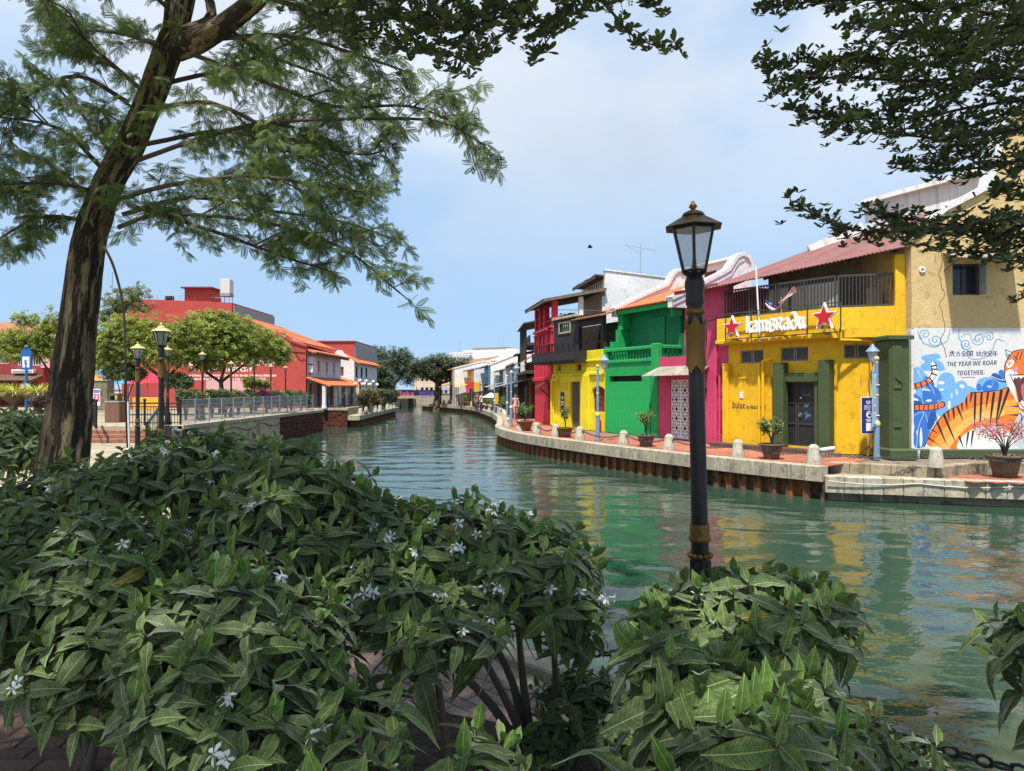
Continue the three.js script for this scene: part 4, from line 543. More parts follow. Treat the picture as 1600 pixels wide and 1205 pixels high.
{
  const g = thing('pink_house', 'bright pink house with white lattice gate and small corrugated canopy', 'house', PK.pos, PK.ry);
  const gate = [PK.u(1047), PK.u(1076), 0.05, 2.45], w1 = [PK.u(1116), PK.u(1139), 1.28, 1.72], w2 = [PK.u(1103), PK.u(1109), 3.35, 4.45], uu = PK.u(1073);
  part(g, 'lower_wall', wallH(0.02, PK.L - 0.02, 0, 3.0, [gate, w1]), M.pink, undefined, PK);
  part(g, 'upper_wall', wallH(uu, PK.L - 0.02, 3.0, 5.95, [w2]), M.pink, undefined, PK);
  part(g, 'core', B(0.05, PK.L - 0.05, 0, 5.9, -5, -1.35), M.pink, undefined, PK); part(g, 'inner_wall', B(0.04, uu + 0.3, 0, 3.35, -0.5, -0.26), M.pink, undefined, PK);
  part(g, 'ledge_wall', B(0.02, uu + 0.05, 3.0, 3.42, -0.3, -0.03), M.pink, undefined, PK);
  part(g, 'corner_pier', CB(PK.u(1108), PK.u(1122), 0, 4.8, 0.002, 0.12, 0.03), M.pink, undefined, PK);
  // lattice gate: frame and repeated scrolls
  const gm = M.whitemetal, inv = inG(g).multiply(PK.M), gt = part(g, 'gate', slab(R4(...gate), -0.1, -0.06, [R4(gate[0] + 0.05, (gate[0] + gate[1]) / 2 - 0.03, gate[2] + 0.05, gate[3] - 0.05), R4((gate[0] + gate[1]) / 2 + 0.03, gate[1] - 0.05, gate[2] + 0.05, gate[3] - 0.05)]), gm, 'white scrolled metal gate', PK);
  const mid = (gate[0] + gate[1]) / 2; for (let c = 0; c < 4; c++) { const x0 = gate[0] + 0.06 + (gate[1] - gate[0] - 0.12) * (c + 0.5) / 4; for (let r = 0; r < 6; r++) { const y = gate[2] + 0.22 + r * 0.39; part(gt, 'scroll', merge([new THREE.TorusGeometry(0.11, 0.022, 5, 12).scale(1.15, 1.5, 1).translate(x0, y, -0.08), B(x0 - 0.016, x0 + 0.016, y - 0.2, y + 0.2, -0.095, -0.065), B(x0 - 0.13, x0 + 0.13, y - 0.02, y + 0.02, -0.097, -0.063)]).applyMatrix4(inv), gm); } }
  part(g, 'gate_shade_panel', B(gate[0], gate[1], gate[2], gate[3], -0.25, -0.2), M.plain(C(0.09, 0.08, 0.08)), undefined, PK);  // dark colour of this backing stands in for shade behind the gate
  windowIn(g, ...w1, PK, { bars: 7, frame: M.grey }); windowIn(g, ...w2, PK, { bars: 2, frame: M.grey });
  part(g, 'canopy', sheet(V(-0.15, 2.62, 0.75), V(PK.u(1112), 2.62, 0.75), V(PK.u(1112), 3.02, -0.02), V(0.02, 3.02, -0.02), 0.02, 60, 1, corrug(0.1, 0.012)), M.zinc, 'pale corrugated canopy', PK);
  for (const [px, y0, y1] of [[1076, 3.0, 5.6], [1124, 0.1, 2.9]]) { const u = PK.u(px, 0.1); part(g, 'drain_pipe', pipeAlong([V(u, y0, 0.09), V(u, y1, 0.09)], 0.045), M.pink, undefined, PK); }
  part(g, 'cable_conduit', rod(V(PK.u(1088, 0.1), 4.62, 0.1), V(PK.L + 0.3, 4.78, 0.12), 0.025, 6), M.steel, undefined, PK);
  const e0 = PK.p(uu - 0.1, 5.98, 0.55), e1 = PK.p(PK.L - 0.1, 5.9, 0.55), r0 = PK.p(uu - 0.1, 6.95, -4.6), r1 = PK.p(PK.L - 0.1, 7.35, -4.6);
  part(g, 'roof', sheet(e0, e1, r1, r0, 0.03, 60, 2, corrug(0.13, 0.02)).applyMatrix4(inG(g)), M.roofR);
  part(g, 'fascia', B(uu - 0.1, PK.L, 5.84, 5.97, 0.48, 0.53), M.darkred, undefined, PK);
}
// --- green house ---
{
  const g = thing('green_house', 'vivid green house with shutters, baluster balcony and orange tiled roof', 'house', GR.pos, GR.ry), S = -1.25;
  const slot = [GR.u(952), GR.u(1003), 2.42, 2.68];
  part(g, 'lower_wall', wallH(0, GR.L, 0, 3.32, [slot, R4(GR.u(949), GR.u(1008), 0.0 + 0.02, 2.4)]), M.green, undefined, GR);
  // ribbed metal sheets closing the ground floor
  const gs0 = GR.u(948), gs1 = GR.u(1017); const n = 12; for (let i = 0; i < n; i++) { const a = gs0 + (gs1 - gs0) * i / n, b = gs0 + (gs1 - gs0) * (i + 1) / n; part(g, 'metal_panel', sheet(V(a, 0.0, 0.04 + (i % 2) * 0.006), V(b, 0.0, 0.04 + (i % 2) * 0.006), V(b, 2.4 + (i > 9 ? 0.42 : 0), 0.04), V(a, 2.4 + (i > 9 ? 0.42 : 0), 0.04), 0.012, 12, 1, corrug(0.11, 0.012)), M.green, undefined, GR); }
  part(g, 'slot_shade_panel', B(slot[0] - 0.05, slot[1] + 0.05, slot[2] - 0.05, slot[3] + 0.05, -0.5, -0.4), M.roomShade, undefined, GR);  // slot is closed by a panel painted as shade
  part(g, 'corner_pier', CB(GR.L - 0.42, GR.L + 0.08, 0, 4.05, -0.2, 0.06, 0.03), M.green, undefined, GR);
  part(g, 'core', B(0.02, GR.L - 0.02, 0, 3.3, -5.5, -0.6), M.green, undefined, GR); part(g, 'upper_core', B(0.02, GR.L - 0.02, 3.3, 5.9, -5.5, S - 0.3), M.greenD, undefined, GR);
  // balcony balustrade
  const bal = lathe([[0.045, 0], [0.05, 0.04], [0.03, 0.07], [0.055, 0.16], [0.05, 0.24], [0.026, 0.3], [0.03, 0.36], [0.05, 0.39], [0.05, 0.43]], 8);
  part(g, 'balustrade_base', CB(0, GR.L - 0.4, 3.3, 3.42, -0.2, 0.06, 0.02), M.green, undefined, GR); part(g, 'balustrade_rail', CB(0, GR.L - 0.4, 3.85, 3.99, -0.2, 0.05, 0.03), M.green, undefined, GR);
  for (let i = 0; i < 15; i++) part(g, 'baluster', bal.clone().translate(0.22 + i * (GR.L - 0.95) / 14, 3.42, -0.07), M.greenD, undefined, GR);
  part(g, 'balcony_end_pier', CB(-0.05, 0.14, 3.3, 4.0, -0.24, 0.07, 0.02), M.green, undefined, GR);
  const RT = frame(GR.x1 + 0.03, GR.d1, GR.x1 + 0.03 + 1.25 * -GR.s, GR.d1 + 1.25 * GR.c); // return side of the balcony
  part(g, 'balustrade_base', CB(0.12, 1.25, 3.3, 3.42, -0.2, 0.05, 0.02), M.green, undefined, RT); part(g, 'balustrade_rail', CB(0.12, 1.25, 3.85, 3.99, -0.2, 0.05, 0.03), M.green, undefined, RT); for (let i = 0; i < 5; i++) part(g, 'baluster', bal.clone().translate(0.26 + i * 0.22, 3.42, -0.07), M.greenD, undefined, RT);
  part(g, 'balcony_floor', B(0, GR.L, 3.18, 3.3, S, -0.02), M.green, undefined, GR);
  // upper front: slatted sides and boarded doors
  const a0 = 0.28, a1 = GR.u(1014, S), a2 = GR.u(1040, S), a3 = GR.L + 0.0;
  part(g, 'upper_front', B(0.05, GR.L, 3.3, 5.9, S - 0.28, S - 0.05), M.greenD, undefined, GR);
  louvres(g, 'shutter_slat', a0, a1 - 0.03, 3.4, 5.25, S, 22, M.greenD, GR, 0.45); louvres(g, 'shutter_slat', a2 + 0.05, a3, 3.4, 5.25, S, 22, M.greenD, GR, 0.45);
  const nb = 7; for (let i = 0; i < nb; i++) part(g, 'door_board', CB(a1 + (a2 - a1) * i / nb + 0.006, a1 + (a2 - a1) * (i + 1) / nb - 0.006, 3.32, 5.35, S - 0.03, S + 0.05, 0.012), M.greenD, undefined, GR);
  // stepped side wall at the left
  part(g, 'stepped_wall', slab([[-0.02, 3.3], [1.5, 3.3], [1.5, 5.9], [1.0, 5.85], [1.0, 4.95], [0.62, 4.95], [0.62, 4.35], [0.3, 4.35], [0.3, 4.1], [-0.02, 4.1]], -0.12, 0.12).rotateY(Math.PI / 2).translate(0.1, 0, 0), M.green, undefined, GR);
  part(g, 'wall_bracket', CB(-0.05, 0.34, 4.95, 5.9, S - 0.05, S + 0.5, 0.03), M.green, undefined, GR); part(g, 'wall_bracket', CB(GR.L - 0.02, GR.L + 0.14, 5.25, 5.95, S - 0.02, S + 0.55, 0.03), M.green, undefined, GR);
  part(g, 'eave_fascia', CB(-0.05, GR.L + 0.1, 5.66, 5.88, S + 0.45, S + 0.62, 0.02), M.green, undefined, GR);
  // tiled roof in rows
  part(g, 'roof_tiles', sheet(V(-0.05, 5.9, S + 0.72), V(GR.L + 0.1, 5.9, S + 0.72), V(GR.L + 0.1, 7.25, -4.5), V(-0.05, 7.25, -4.5), 0.05, 130, 44, pantile(0.2, 0.27, 0.05)), M.roofO, 'orange clay pantiles', GR);
  // party walls with scrolled ends
  const prof = [[0.52, 5.9], [1.2, 6.2], [2.4, 6.75], [3.3, 7.12], [3.75, 7.3], [3.95, 7.6], [4.15, 7.92], [4.4, 8.08], [4.65, 8.08]];
  const profR = [[0.52, 5.92], [1.2, 6.22], [2.4, 6.78], [3.3, 7.18], [3.75, 7.42], [3.98, 7.74], [4.2, 8.02], [4.5, 8.14], [4.8, 8.06], [4.98, 7.8], [5.02, 7.1]];
  partyWall(g, GR, -0.1, prof, 0.26, M.white, 'party_wall', 5.6); copingAlong(g, GR, -0.1, prof, 0.4, 0.13, M.white); partyWall(g, GR, GR.L + 0.18, profR, 0.3, M.white, 'party_wall', 5.6); copingAlong(g, GR, GR.L + 0.18, profR, 0.46, 0.14, M.white); copingAlong(g, GR, GR.L + 0.18, profR.slice(0, 8).map(([s, y]) => [s + 0.05, y - 0.22]), 0.38, 0.07, M.white, 'coping_moulding');
  // ridge wall with three openings
  const rw = [-0.05, GR.L + 0.15], hz = (k) => [rw[0] + 0.45 + k * 1.28, rw[0] + 1.35 + k * 1.28, 7.5, 7.78];
  part(g, 'ridge_wall', slab(R4(rw[0], rw[1], 7.0, 8.1), -4.85, -4.62, [0, 1, 2].map((k) => R4(...hz(k)))), M.white, undefined, GR); part(g, 'ridge_coping', CB(rw[0], rw[1], 8.1, 8.22, -4.95, -4.5, 0.03), M.white, undefined, GR); for (let k = 0; k < 3; k++) part(g, 'ridge_infill', B(hz(k)[0], hz(k)[1], hz(k)[2], hz(k)[3], -4.8, -4.72), M.redbrick, undefined, GR);
}
// --- yellow and black house ---
{
  const g = thing('yellow_black_house', 'lemon yellow ground floor under a black upper storey with black iron balcony', 'house', YL.pos, YL.ry), ub = YL.u(917), L = YL.L;
  const door = [YL.u(891), YL.u(906), 0.02, 2.45], wa = [YL.u(870), YL.u(876), 3.02, 3.42], wb = [YL.u(900), YL.u(908), 2.98, 3.42], a0 = YL.u(925), a1 = YL.u(945);
  const arch = []; for (let i = 0; i <= 8; i++) { const t = i / 8; arch.push([a1 - (a1 - a0) * t, 2.05 + 0.18 * Math.sin(Math.PI * t)]); } const archHole = [[a0, 0.95], [a1, 0.95], ...arch];
  part(g, 'lower_wall', wallH(0, L, 0, 3.55, [door, wa, wb, archHole]), M.lemon, undefined, YL);
  part(g, 'gable_block', CB(ub, L - 0.02, 3.55, 4.0, -0.5, 0.02, 0.02), M.lemon, undefined, YL); part(g, 'string_course', CB(0.05, L - 0.02, 2.78, 2.9, 0.002, 0.1, 0.02), M.lemon, undefined, YL); part(g, 'string_course', CB(ub - 0.05, L, 3.46, 3.54, 0.002, 0.08, 0.02), M.lemon, undefined, YL);
  part(g, 'pilaster', CB(YL.u(911), YL.u(923), 0, 2.78, 0.002, 0.16, 0.02), M.lemon, undefined, YL); part(g, 'pilaster', CB(0, 0.22, 0, 2.78, 0.002, 0.1, 0.02), M.lemon, undefined, YL);
  part(g, 'core', B(0.05, L - 0.05, 0, 3.5, -5, -0.5), M.lemon, undefined, YL);
  // brick infill of the arch, each brick its own piece
  const bk = part(g, 'arch_infill', B(a0 - 0.05, a1 + 0.05, 0.9, 2.3, -0.24, -0.2), M.concreteD, undefined, YL), iv = inG(g).multiply(YL.M); seed(61); for (let r = 0; r < 13; r++) for (let c = 0; c < 7; c++) { const w = (a1 - a0) / 6.5, x = a0 + (c + (r % 2 ? -0.5 : 0)) * w; part(bk, 'brick', B(Math.max(a0, x) + 0.006, Math.min(a1, x + w) - 0.006, 0.95 + r * 0.098, 1.04 + r * 0.098, -0.21, -0.14 + rr(-0.02, 0.02)).applyMatrix4(iv), M.redbrick); }
  const dr = part(g, 'door', B(door[0], door[1], door[2], door[3], -0.2, -0.15), M.timber, 'weathered grey plank door', YL); for (let i = 0; i < 4; i++) part(dr, 'plank', B(door[0] + (door[1] - door[0]) * i / 4 + 0.01, door[0] + (door[1] - door[0]) * (i + 1) / 4 - 0.01, door[2], door[3], -0.15, -0.12).applyMatrix4(iv), std({ color: C(0.15, 0.13, 0.12), roughness: 0.9, map: again(T.grain, 2, 1) }));
  windowIn(g, ...wa, YL, { frame: M.lemon }); windowIn(g, ...wb, YL, { frame: M.lemon });
  for (let c = 0; c < 6; c++) for (let r = 0; r < 2; r++) part(g, 'vent_block', slab(R4(0.38 + c * 0.24, 0.58 + c * 0.24, 2.02 + r * 0.22, 2.2 + r * 0.22), 0.0, 0.03, [R4(0.42 + c * 0.24, 0.54 + c * 0.24, 2.06 + r * 0.22, 2.16 + r * 0.22)]), M.lemon, undefined, YL);
  const po = painted(96, 192, (x) => { x.fillStyle = '#1c2a63'; x.fillRect(0, 0, 96, 192); x.fillStyle = '#e8e6ea'; x.beginPath(); x.moveTo(20, 60); x.lineTo(48, 40); x.lineTo(78, 58); x.lineTo(50, 84); x.fill(); x.fillStyle = '#d2472f'; x.fillRect(40, 50, 16, 14); x.fillStyle = '#e8e6ea'; x.fillRect(16, 100, 64, 20); x.fillRect(16, 128, 64, 8); x.fillRect(16, 142, 50, 8); });
  part(g, 'poster', printed(YL.u(876), YL.u(882), 0.95, 1.9, 0.012), print(po), 'dark blue poster', YL);
  part(g, 'drain_pipe', pipeAlong([V(0.12, 0.12, 0.16), V(0.12, 2.55, 0.16), V(0.75, 2.55, 0.16), V(0.75, 2.85, 0.14)], 0.05), M.lemon, undefined, YL); part(g, 'drain_pipe', pipeAlong([V(0.12, 0.12, 0.16), V(1.3, 0.06, 0.42)], 0.05), M.lemon, undefined, YL);
  // black upper storey
  part(g, 'upper_wall', wallH(0.0, L - 0.3, 3.55, 5.86, [R4(2.9, L - 0.5, 4.05, 5.3), R4(0.75, 1.95, 5.15, 5.62)], 0.2).translate(0, 0, -0.05), M.black, undefined, YL);
  part(g, 'upper_core', B(0.02, L - 0.1, 3.5, 5.5, -5, -1.6), M.black, undefined, YL); part(g, 'loggia_shade_panel', B(2.7, L, 3.6, 5.5, -1.58, -1.5), M.roomShade, undefined, YL);  // loggia depth is a flat panel in painted shade
  const bp = lathe([[0.05, 0], [0.03, 0.06], [0.06, 0.2], [0.03, 0.36], [0.05, 0.46]], 8); for (let i = 0; i < 5; i++) part(g, 'parapet_baluster', bp.clone().translate(0.88 + i * 0.235, 5.155, -0.14), M.teal, undefined, YL);
  part(g, 'parapet_frame', slab(R4(0.66, 2.04, 5.06, 5.7), -0.05, -0.0, [R4(0.75, 1.95, 5.15, 5.62)]), M.concrete, undefined, YL); part(g, 'parapet_top', CB(-0.05, 2.7, 5.86, 5.98, -0.35, 0.06, 0.02), M.concrete, undefined, YL);
  // iron balcony
  const b0 = -1.2, b1 = ub + 0.05, bo = 0.75; part(g, 'balcony_deck', B(b0, b1, 3.42, 3.56, -0.02, bo), M.black, undefined, YL); part(g, 'balcony_apron', B(b0, b1, 3.42, 3.98, bo - 0.03, bo), M.black, undefined, YL); part(g, 'balcony_apron', B(b1 - 0.03, b1, 3.563, 3.98, 0, bo - 0.031), M.black, undefined, YL);
  for (const y of [4.42, 4.02]) part(g, 'balcony_rail', B(b0, b1, y - 0.03, y + 0.03, bo - 0.035, bo + 0.006), M.iron, undefined, YL); part(g, 'balcony_rail', B(b1 - 0.04, b1 + 0.006, 4.39, 4.45, -0.02, bo), M.iron, undefined, YL); for (let i = 0; i <= 8; i++) { const u = b0 + (b1 - b0 - 0.03) * i / 8; part(g, 'balcony_post', B(u - 0.02, u + 0.03, 3.95, 4.4, bo - 0.036, bo + 0.004), M.iron, undefined, YL); }
  part(g, 'upper_rail', B(b1, L - 0.2, 4.36, 4.42, -0.02, 0.03), M.iron, undefined, YL);
  part(g, 'roof', sheet(V(2.6, 5.62, 0.3), V(L + 0.1, 5.62, 0.3), V(L + 0.1, 6.6, -3), V(2.6, 6.6, -3), 0.05, 60, 18, pantile(0.2, 0.25, 0.04)), M.roofT, 'weathered tile lean-to roof', YL);
}
// --- red house with roof terrace ---
{
  const g = thing('red_house', 'narrow crimson house with a roofed rooftop terrace and tall white side wall', 'house', RD.pos, RD.ry), L = RD.L;
  part(g, 'front_wall', wallH(0, L, 0, 5.5, [[0.5, 0.75, 3.2, 4.6], [L - 1.2, L - 0.85, 3.3, 4.6], [L - 1.25, L - 0.8, 0.9, 2.3], [1.6, 1.9, 4.95, 5.3], [0.6, 0.9, 4.95, 5.3]], 0.25), M.red, undefined, RD);
  for (const w of [[0.5, 0.75, 3.2, 4.6], [L - 1.2, L - 0.85, 3.3, 4.6], [L - 1.25, L - 0.8, 0.9, 2.3]]) windowIn(g, ...w, RD, { frame: M.darkred });
  part(g, 'core', B(0.02, L, 0, 5.45, -6, -0.3), M.red, undefined, RD);
  for (const [y, h, z] of [[2.55, 0.2, 0.16], [5.3, 0.1, 0.1], [4.6, 0.08, 0.08], [5.5, 0.12, 0.15]]) part(g, 'string_course', CB(-0.05, L + 0.03, y, y + h, -0.3 + (y > 5.4 ? 0.29 : 0.302), z, 0.02), M.red, undefined, RD);
  for (const u of [0.05, 1.35, 2.6, 3.9, L - 0.3]) part(g, 'pilaster', CB(u, u + 0.25, 2.75, 5.3, 0.002, 0.07, 0.02), M.red, undefined, RD);
  part(g, 'window_hood', sheet(V(L - 1.9, 2.15, 0.7), V(L - 0.6, 2.15, 0.7), V(L - 0.6, 2.5, 0.05), V(L - 1.9, 2.5, 0.05), 0.04, 20, 1, corrug(0.13, 0.015)), M.darkred, undefined, RD); part(g, 'hood_bracket', rod(V(L - 0.75, 1.6, 0.02), V(L - 0.7, 2.12, 0.6), 0.035, 4), M.timber, undefined, RD);
  for (const u of [0.12, 1.5, 2.85, L - 0.2]) part(g, 'terrace_post', CB(u - 0.17, u + 0.17, 5.62, 7.02 + (u > 4 ? 0.0 : 0), -0.3, 0.02, 0.02), M.red, undefined, RD);
  part(g, 'terrace_pipe', rod(V(1.2, 5.42, 0.25), V(L - 0.2, 5.42, 0.3), 0.06, 8), M.red, undefined, RD); for (const y of [6.0, 6.4]) part(g, 'terrace_wire', rod(V(0.1, y, -0.1), V(L - 0.1, y, -0.1), 0.012, 4), M.gold, undefined, RD);
  part(g, 'terrace_floor', B(0, L, 5.46, 5.6, -3, -0.31), M.concrete, undefined, RD);
  const sp = YL.p(0.0, 0, 0); part(g, 'white_post', CB(L - 0.22, L + 0.02, 5.6, 7.25, -1.75, -1.5, 0.02), M.white, undefined, RD); part(g, 'white_post', CB(L - 0.2, L, 5.6, 7.3, -3.05, -2.85, 0.02), M.white, undefined, RD);
  for (const y of [6.1, 6.5]) part(g, 'side_rail', rod(V(L - 0.1, y, -0.2), V(L - 0.1, y, -2.9), 0.018, 5), M.gold, undefined, RD);
  part(g, 'side_parapet', B(L - 0.25, L + 0.0, 5.6, 5.78, -3, -0.02), M.concrete, undefined, RD);
  part(g, 'terrace_roof', sheet(V(-0.4, 7.05, 0.6), V(L + 0.3, 7.05, 0.6), V(L + 0.3, 7.75, -3.0), V(-0.4, 7.75, -3.0), 0.1, 40, 1, corrug(0.2, 0.02)), M.roofB, 'grey brown terrace roof on posts', RD); part(g, 'roof_fascia', B(-0.4, L + 0.3, 6.86, 7.0, 0.5, 0.58), M.greywood, undefined, RD); part(g, 'roof_fascia', slab([[-0.6, 6.88], [3.0, 7.58], [3.0, 7.7], [-0.6, 7.0]], -0.03, 0.03).rotateY(Math.PI / 2).translate(L + 0.28, 0, 0), M.greywood, undefined, RD);
  // rear block with louvred clerestory
  part(g, 'rear_block', slab([[3.0, 5.4], [9.5, 5.4], [9.5, 8.1], [3.0, 8.72]], -0.15, 0.15).rotateY(Math.PI / 2).translate(L - 0.1, 0, 0), M.white, 'tall white plastered side wall', RD);
  part(g, 'rear_front', B(0, L - 0.26, 5.4, 8.3, -3.25, -3.02), M.cream, undefined, RD); const cl = part(g, 'clerestory', B(1.6, L - 0.4, 7.85, 8.25, -3.02, -3.0), M.glassdark, undefined, RD); const iv = inG(g).multiply(RD.M); for (let i = 0; i < 8; i++) part(cl, 'mullion', B(1.6 + i * 0.45, 1.68 + i * 0.45, 7.85, 8.25, -3.0, -2.96).applyMatrix4(iv), M.cream);
  part(g, 'rear_roof', sheet(V(-0.3, 8.55, -2.5), V(L - 0.15, 8.55, -2.5), V(L - 0.15, 8.1, -9.5), V(-0.3, 8.1, -9.5), 0.08, 30, 1, corrug(0.2, 0.02)), M.roofB, undefined, RD); part(g, 'rear_fascia', B(-0.3, L - 0.26, 8.34, 8.5, -2.55, -2.5), M.timber, undefined, RD);
  part(g, 'wall_coping', slab([[2.95, 8.74], [9.5, 8.12], [9.5, 8.2], [2.95, 8.82]], -0.2, 0.2).rotateY(Math.PI / 2).translate(L - 0.1, 0, 0), M.white, undefined, RD);
  seed(63); const tp = thing('terrace_plant', 'leafy pot plant silhouetted on the red house roof terrace', 'plant', RD.p(L - 0.6, 5.6, -1.0).toArray()); const lf = []; for (let i = 0; i < 60; i++) { const a = rr(0, 6.3), r = rr(0, 0.45), h = rr(0.2, 0.75); lf.push(new THREE.PlaneGeometry(0.16, 0.09).rotateX(rr(-1, 1)).rotateY(a).translate(Math.cos(a) * r, h, Math.sin(a) * r)); } stuff(part(tp, 'foliage', lf, std({ color: C(0.05, 0.09, 0.02), roughness: 0.8, side: THREE.DoubleSide }))); part(tp, 'pot', lathe([[0.12, 0], [0.18, 0.25], [0.2, 0.25]], 10), M.potgrey);
}
// roof aerial and bird
{
  const b = at(1000, 447, 42), g = thing('roof_aerial', 'thin television aerial on the white gable wall', 'aerial', [b.x, 8.0, b.z]); part(g, 'mast', rod(V(0, 0, 0), V(0.05, 2.75, 0), 0.02, 5), M.galv); part(g, 'boom', rod(V(-0.9, 2.65, 0.1), V(0.95, 2.35, -0.1), 0.014, 5), M.galv); part(g, 'boom', rod(V(-0.9, 2.65, 0.1), V(0.05, 2.1, 0), 0.01, 4), M.galv); for (let i = 0; i < 6; i++) part(g, 'element', rod(V(-0.5 + i * 0.24, 2.6 - i * 0.04, -0.25), V(-0.5 + i * 0.24, 2.6 - i * 0.04, 0.25), 0.006, 4), M.galv); part(g, 'element', rod(V(0.92, 2.1, -0.1), V(0.92, 2.6, -0.1), 0.01, 4), M.galv);
  const q = at(922, 386, 45), bd = thing('bird', 'small dark bird flying in the open sky', 'bird', [q.x, q.y, q.z]); const body = new THREE.SphereGeometry(0.09, 10, 8).scale(1.9, 0.8, 0.8); const wing = (s) => { const g = new THREE.BufferGeometry(); g.setAttribute('position', new THREE.Float32BufferAttribute([-0.1, 0.02, 0, 0.1, 0.02, 0, 0.02, 0.1, 0.3 * s, -0.1, 0.02, 0, 0.02, 0.1, 0.3 * s, -0.12, 0.08, 0.28 * s], 3)); g.setAttribute('uv', new THREE.Float32BufferAttribute(new Float32Array(12), 2)); g.computeVertexNormals(); return g; }; part(bd, 'body', [body, wing(1), wing(-1)], std({ color: C(0.02, 0.018, 0.018), roughness: 0.8, side: THREE.DoubleSide }));
}
// ---------- foliage tools ----------
function cloud(par, name, geo, mat, mats, cols) { const m = new THREE.InstancedMesh(geo, mat, mats.length); mats.forEach((x, i) => m.setMatrixAt(i, x)); if (cols) cols.forEach((c, i) => m.setColorAt(i, c)); m.name = name; m.castShadow = m.receiveShadow = true; par.add(m); return stuff(m); }
const Q4 = () => new THREE.Quaternion(), UPV = V(0, 1, 0);
const rq = (tilt = 1) => new THREE.Quaternion().setFromEuler(new THREE.Euler(rr(-1, 1) * tilt, rr(0, 6.283), rr(-1, 1) * tilt, 'YXZ'));
function leafShape(len, wid, seg, sh, fold = 0.15, droop = 0.2) { // a leaf along +z from its stalk, folded on the midrib
  const P = [], UV = [], I = []; for (let i = 0; i <= seg; i++) { const t = i / seg, w = sh(t) * wid / 2, z = t * len, y = -droop * len * t * t; P.push(-w, y + w * fold * 2, z, 0, y, z, w, y + w * fold * 2, z); UV.push(0.5 - sh(t) * 0.5, t, 0.5, t, 0.5 + sh(t) * 0.5, t); }
  for (let i = 0; i < seg; i++) { const a = i * 3; I.push(a, a + 3, a + 1, a + 1, a + 3, a + 4, a + 1, a + 4, a + 2, a + 2, a + 4, a + 5); }
  const g = new THREE.BufferGeometry(); g.setAttribute('position', new THREE.Float32BufferAttribute(P, 3)); g.setAttribute('uv', new THREE.Float32BufferAttribute(UV, 2)); g.setIndex(I); g.computeVertexNormals(); return g; }
const elliptic = (t) => Math.pow(Math.sin(Math.PI * Math.pow(t, 0.85)), 0.75) * (1 - 0.35 * t * t), obovate = (t) => Math.pow(Math.sin(Math.PI * Math.pow(t, 1.7)), 0.8);
const leafMat = (c, o = {}) => new THREE.MeshPhysicalMaterial({ color: c, roughness: 0.92, side: THREE.DoubleSide, transmission: 0.3, thickness: 0, ...o });
// a spray of leaves used for distant crowns
const sprayGeo = (n, size, sd) => { seed(sd); const gs = []; for (let i = 0; i < n; i++) { const g = leafShape(size * rr(0.7, 1.2), size * 0.55, 2, elliptic, 0.1, 0.2); g.rotateX(rr(-0.9, 0.5)).rotateY(rr(0, 6.3)).translate(rr(-1, 1) * size, rr(-0.6, 0.6) * size, rr(-1, 1) * size); gs.push(g); } return merge(gs); };
function crownOf(par, blobs, geo, mat, s0, s1, c0, c1) { const mats = [], cols = []; for (const [c, r, n] of blobs) for (let i = 0; i < n; i++) { let d = V(gauss(), gauss() * 0.9, gauss()); const L = d.length() || 1, k = Math.pow(rnd(), 0.38) * (1 + 0.3 * Math.pow(rnd(), 3)); d.multiplyScalar(k / L); const lump = 1 + 1.25 * fbm3(c.x + d.x * 1.7, c.y + d.y * 1.7, c.z + d.z * 1.7, 2); const p = V(c.x + d.x * r.x * lump, c.y + d.y * r.y * lump, c.z + d.z * r.z * lump); const s = rr(s0, s1); mats.push(new THREE.Matrix4().compose(p, rq(0.6), V(s, s, s))); cols.push(c0.clone().lerp(c1, clamp(rnd() * 0.7 + 0.5 * fbm3(p.x * 0.5, p.y * 0.5, p.z * 0.5, 2) + 0.15))); } return cloud(par, 'crown', geo, mat, mats, cols); }
function makeTree(name, label, base, forks, blobs, o) { const g = thing(name, label, 'tree', base, 0, o.group); part(g, 'trunk', forks.map(([pts, r]) => limb(pts, r, 8, 0, 0.15, 1)), o.bark ?? M.bark); crownOf(g, blobs, o.geo, o.mat, o.s0, o.s1, o.c0, o.c1); return g; }
const SPRAY = sprayGeo(14, 0.22, 201), SPRAYF = sprayGeo(22, 0.12, 202), SPRAYT = sprayGeo(16, 0.07, 203);
const LM = { far: leafMat(C(1, 1, 1), { transmission: 0.4 }) };

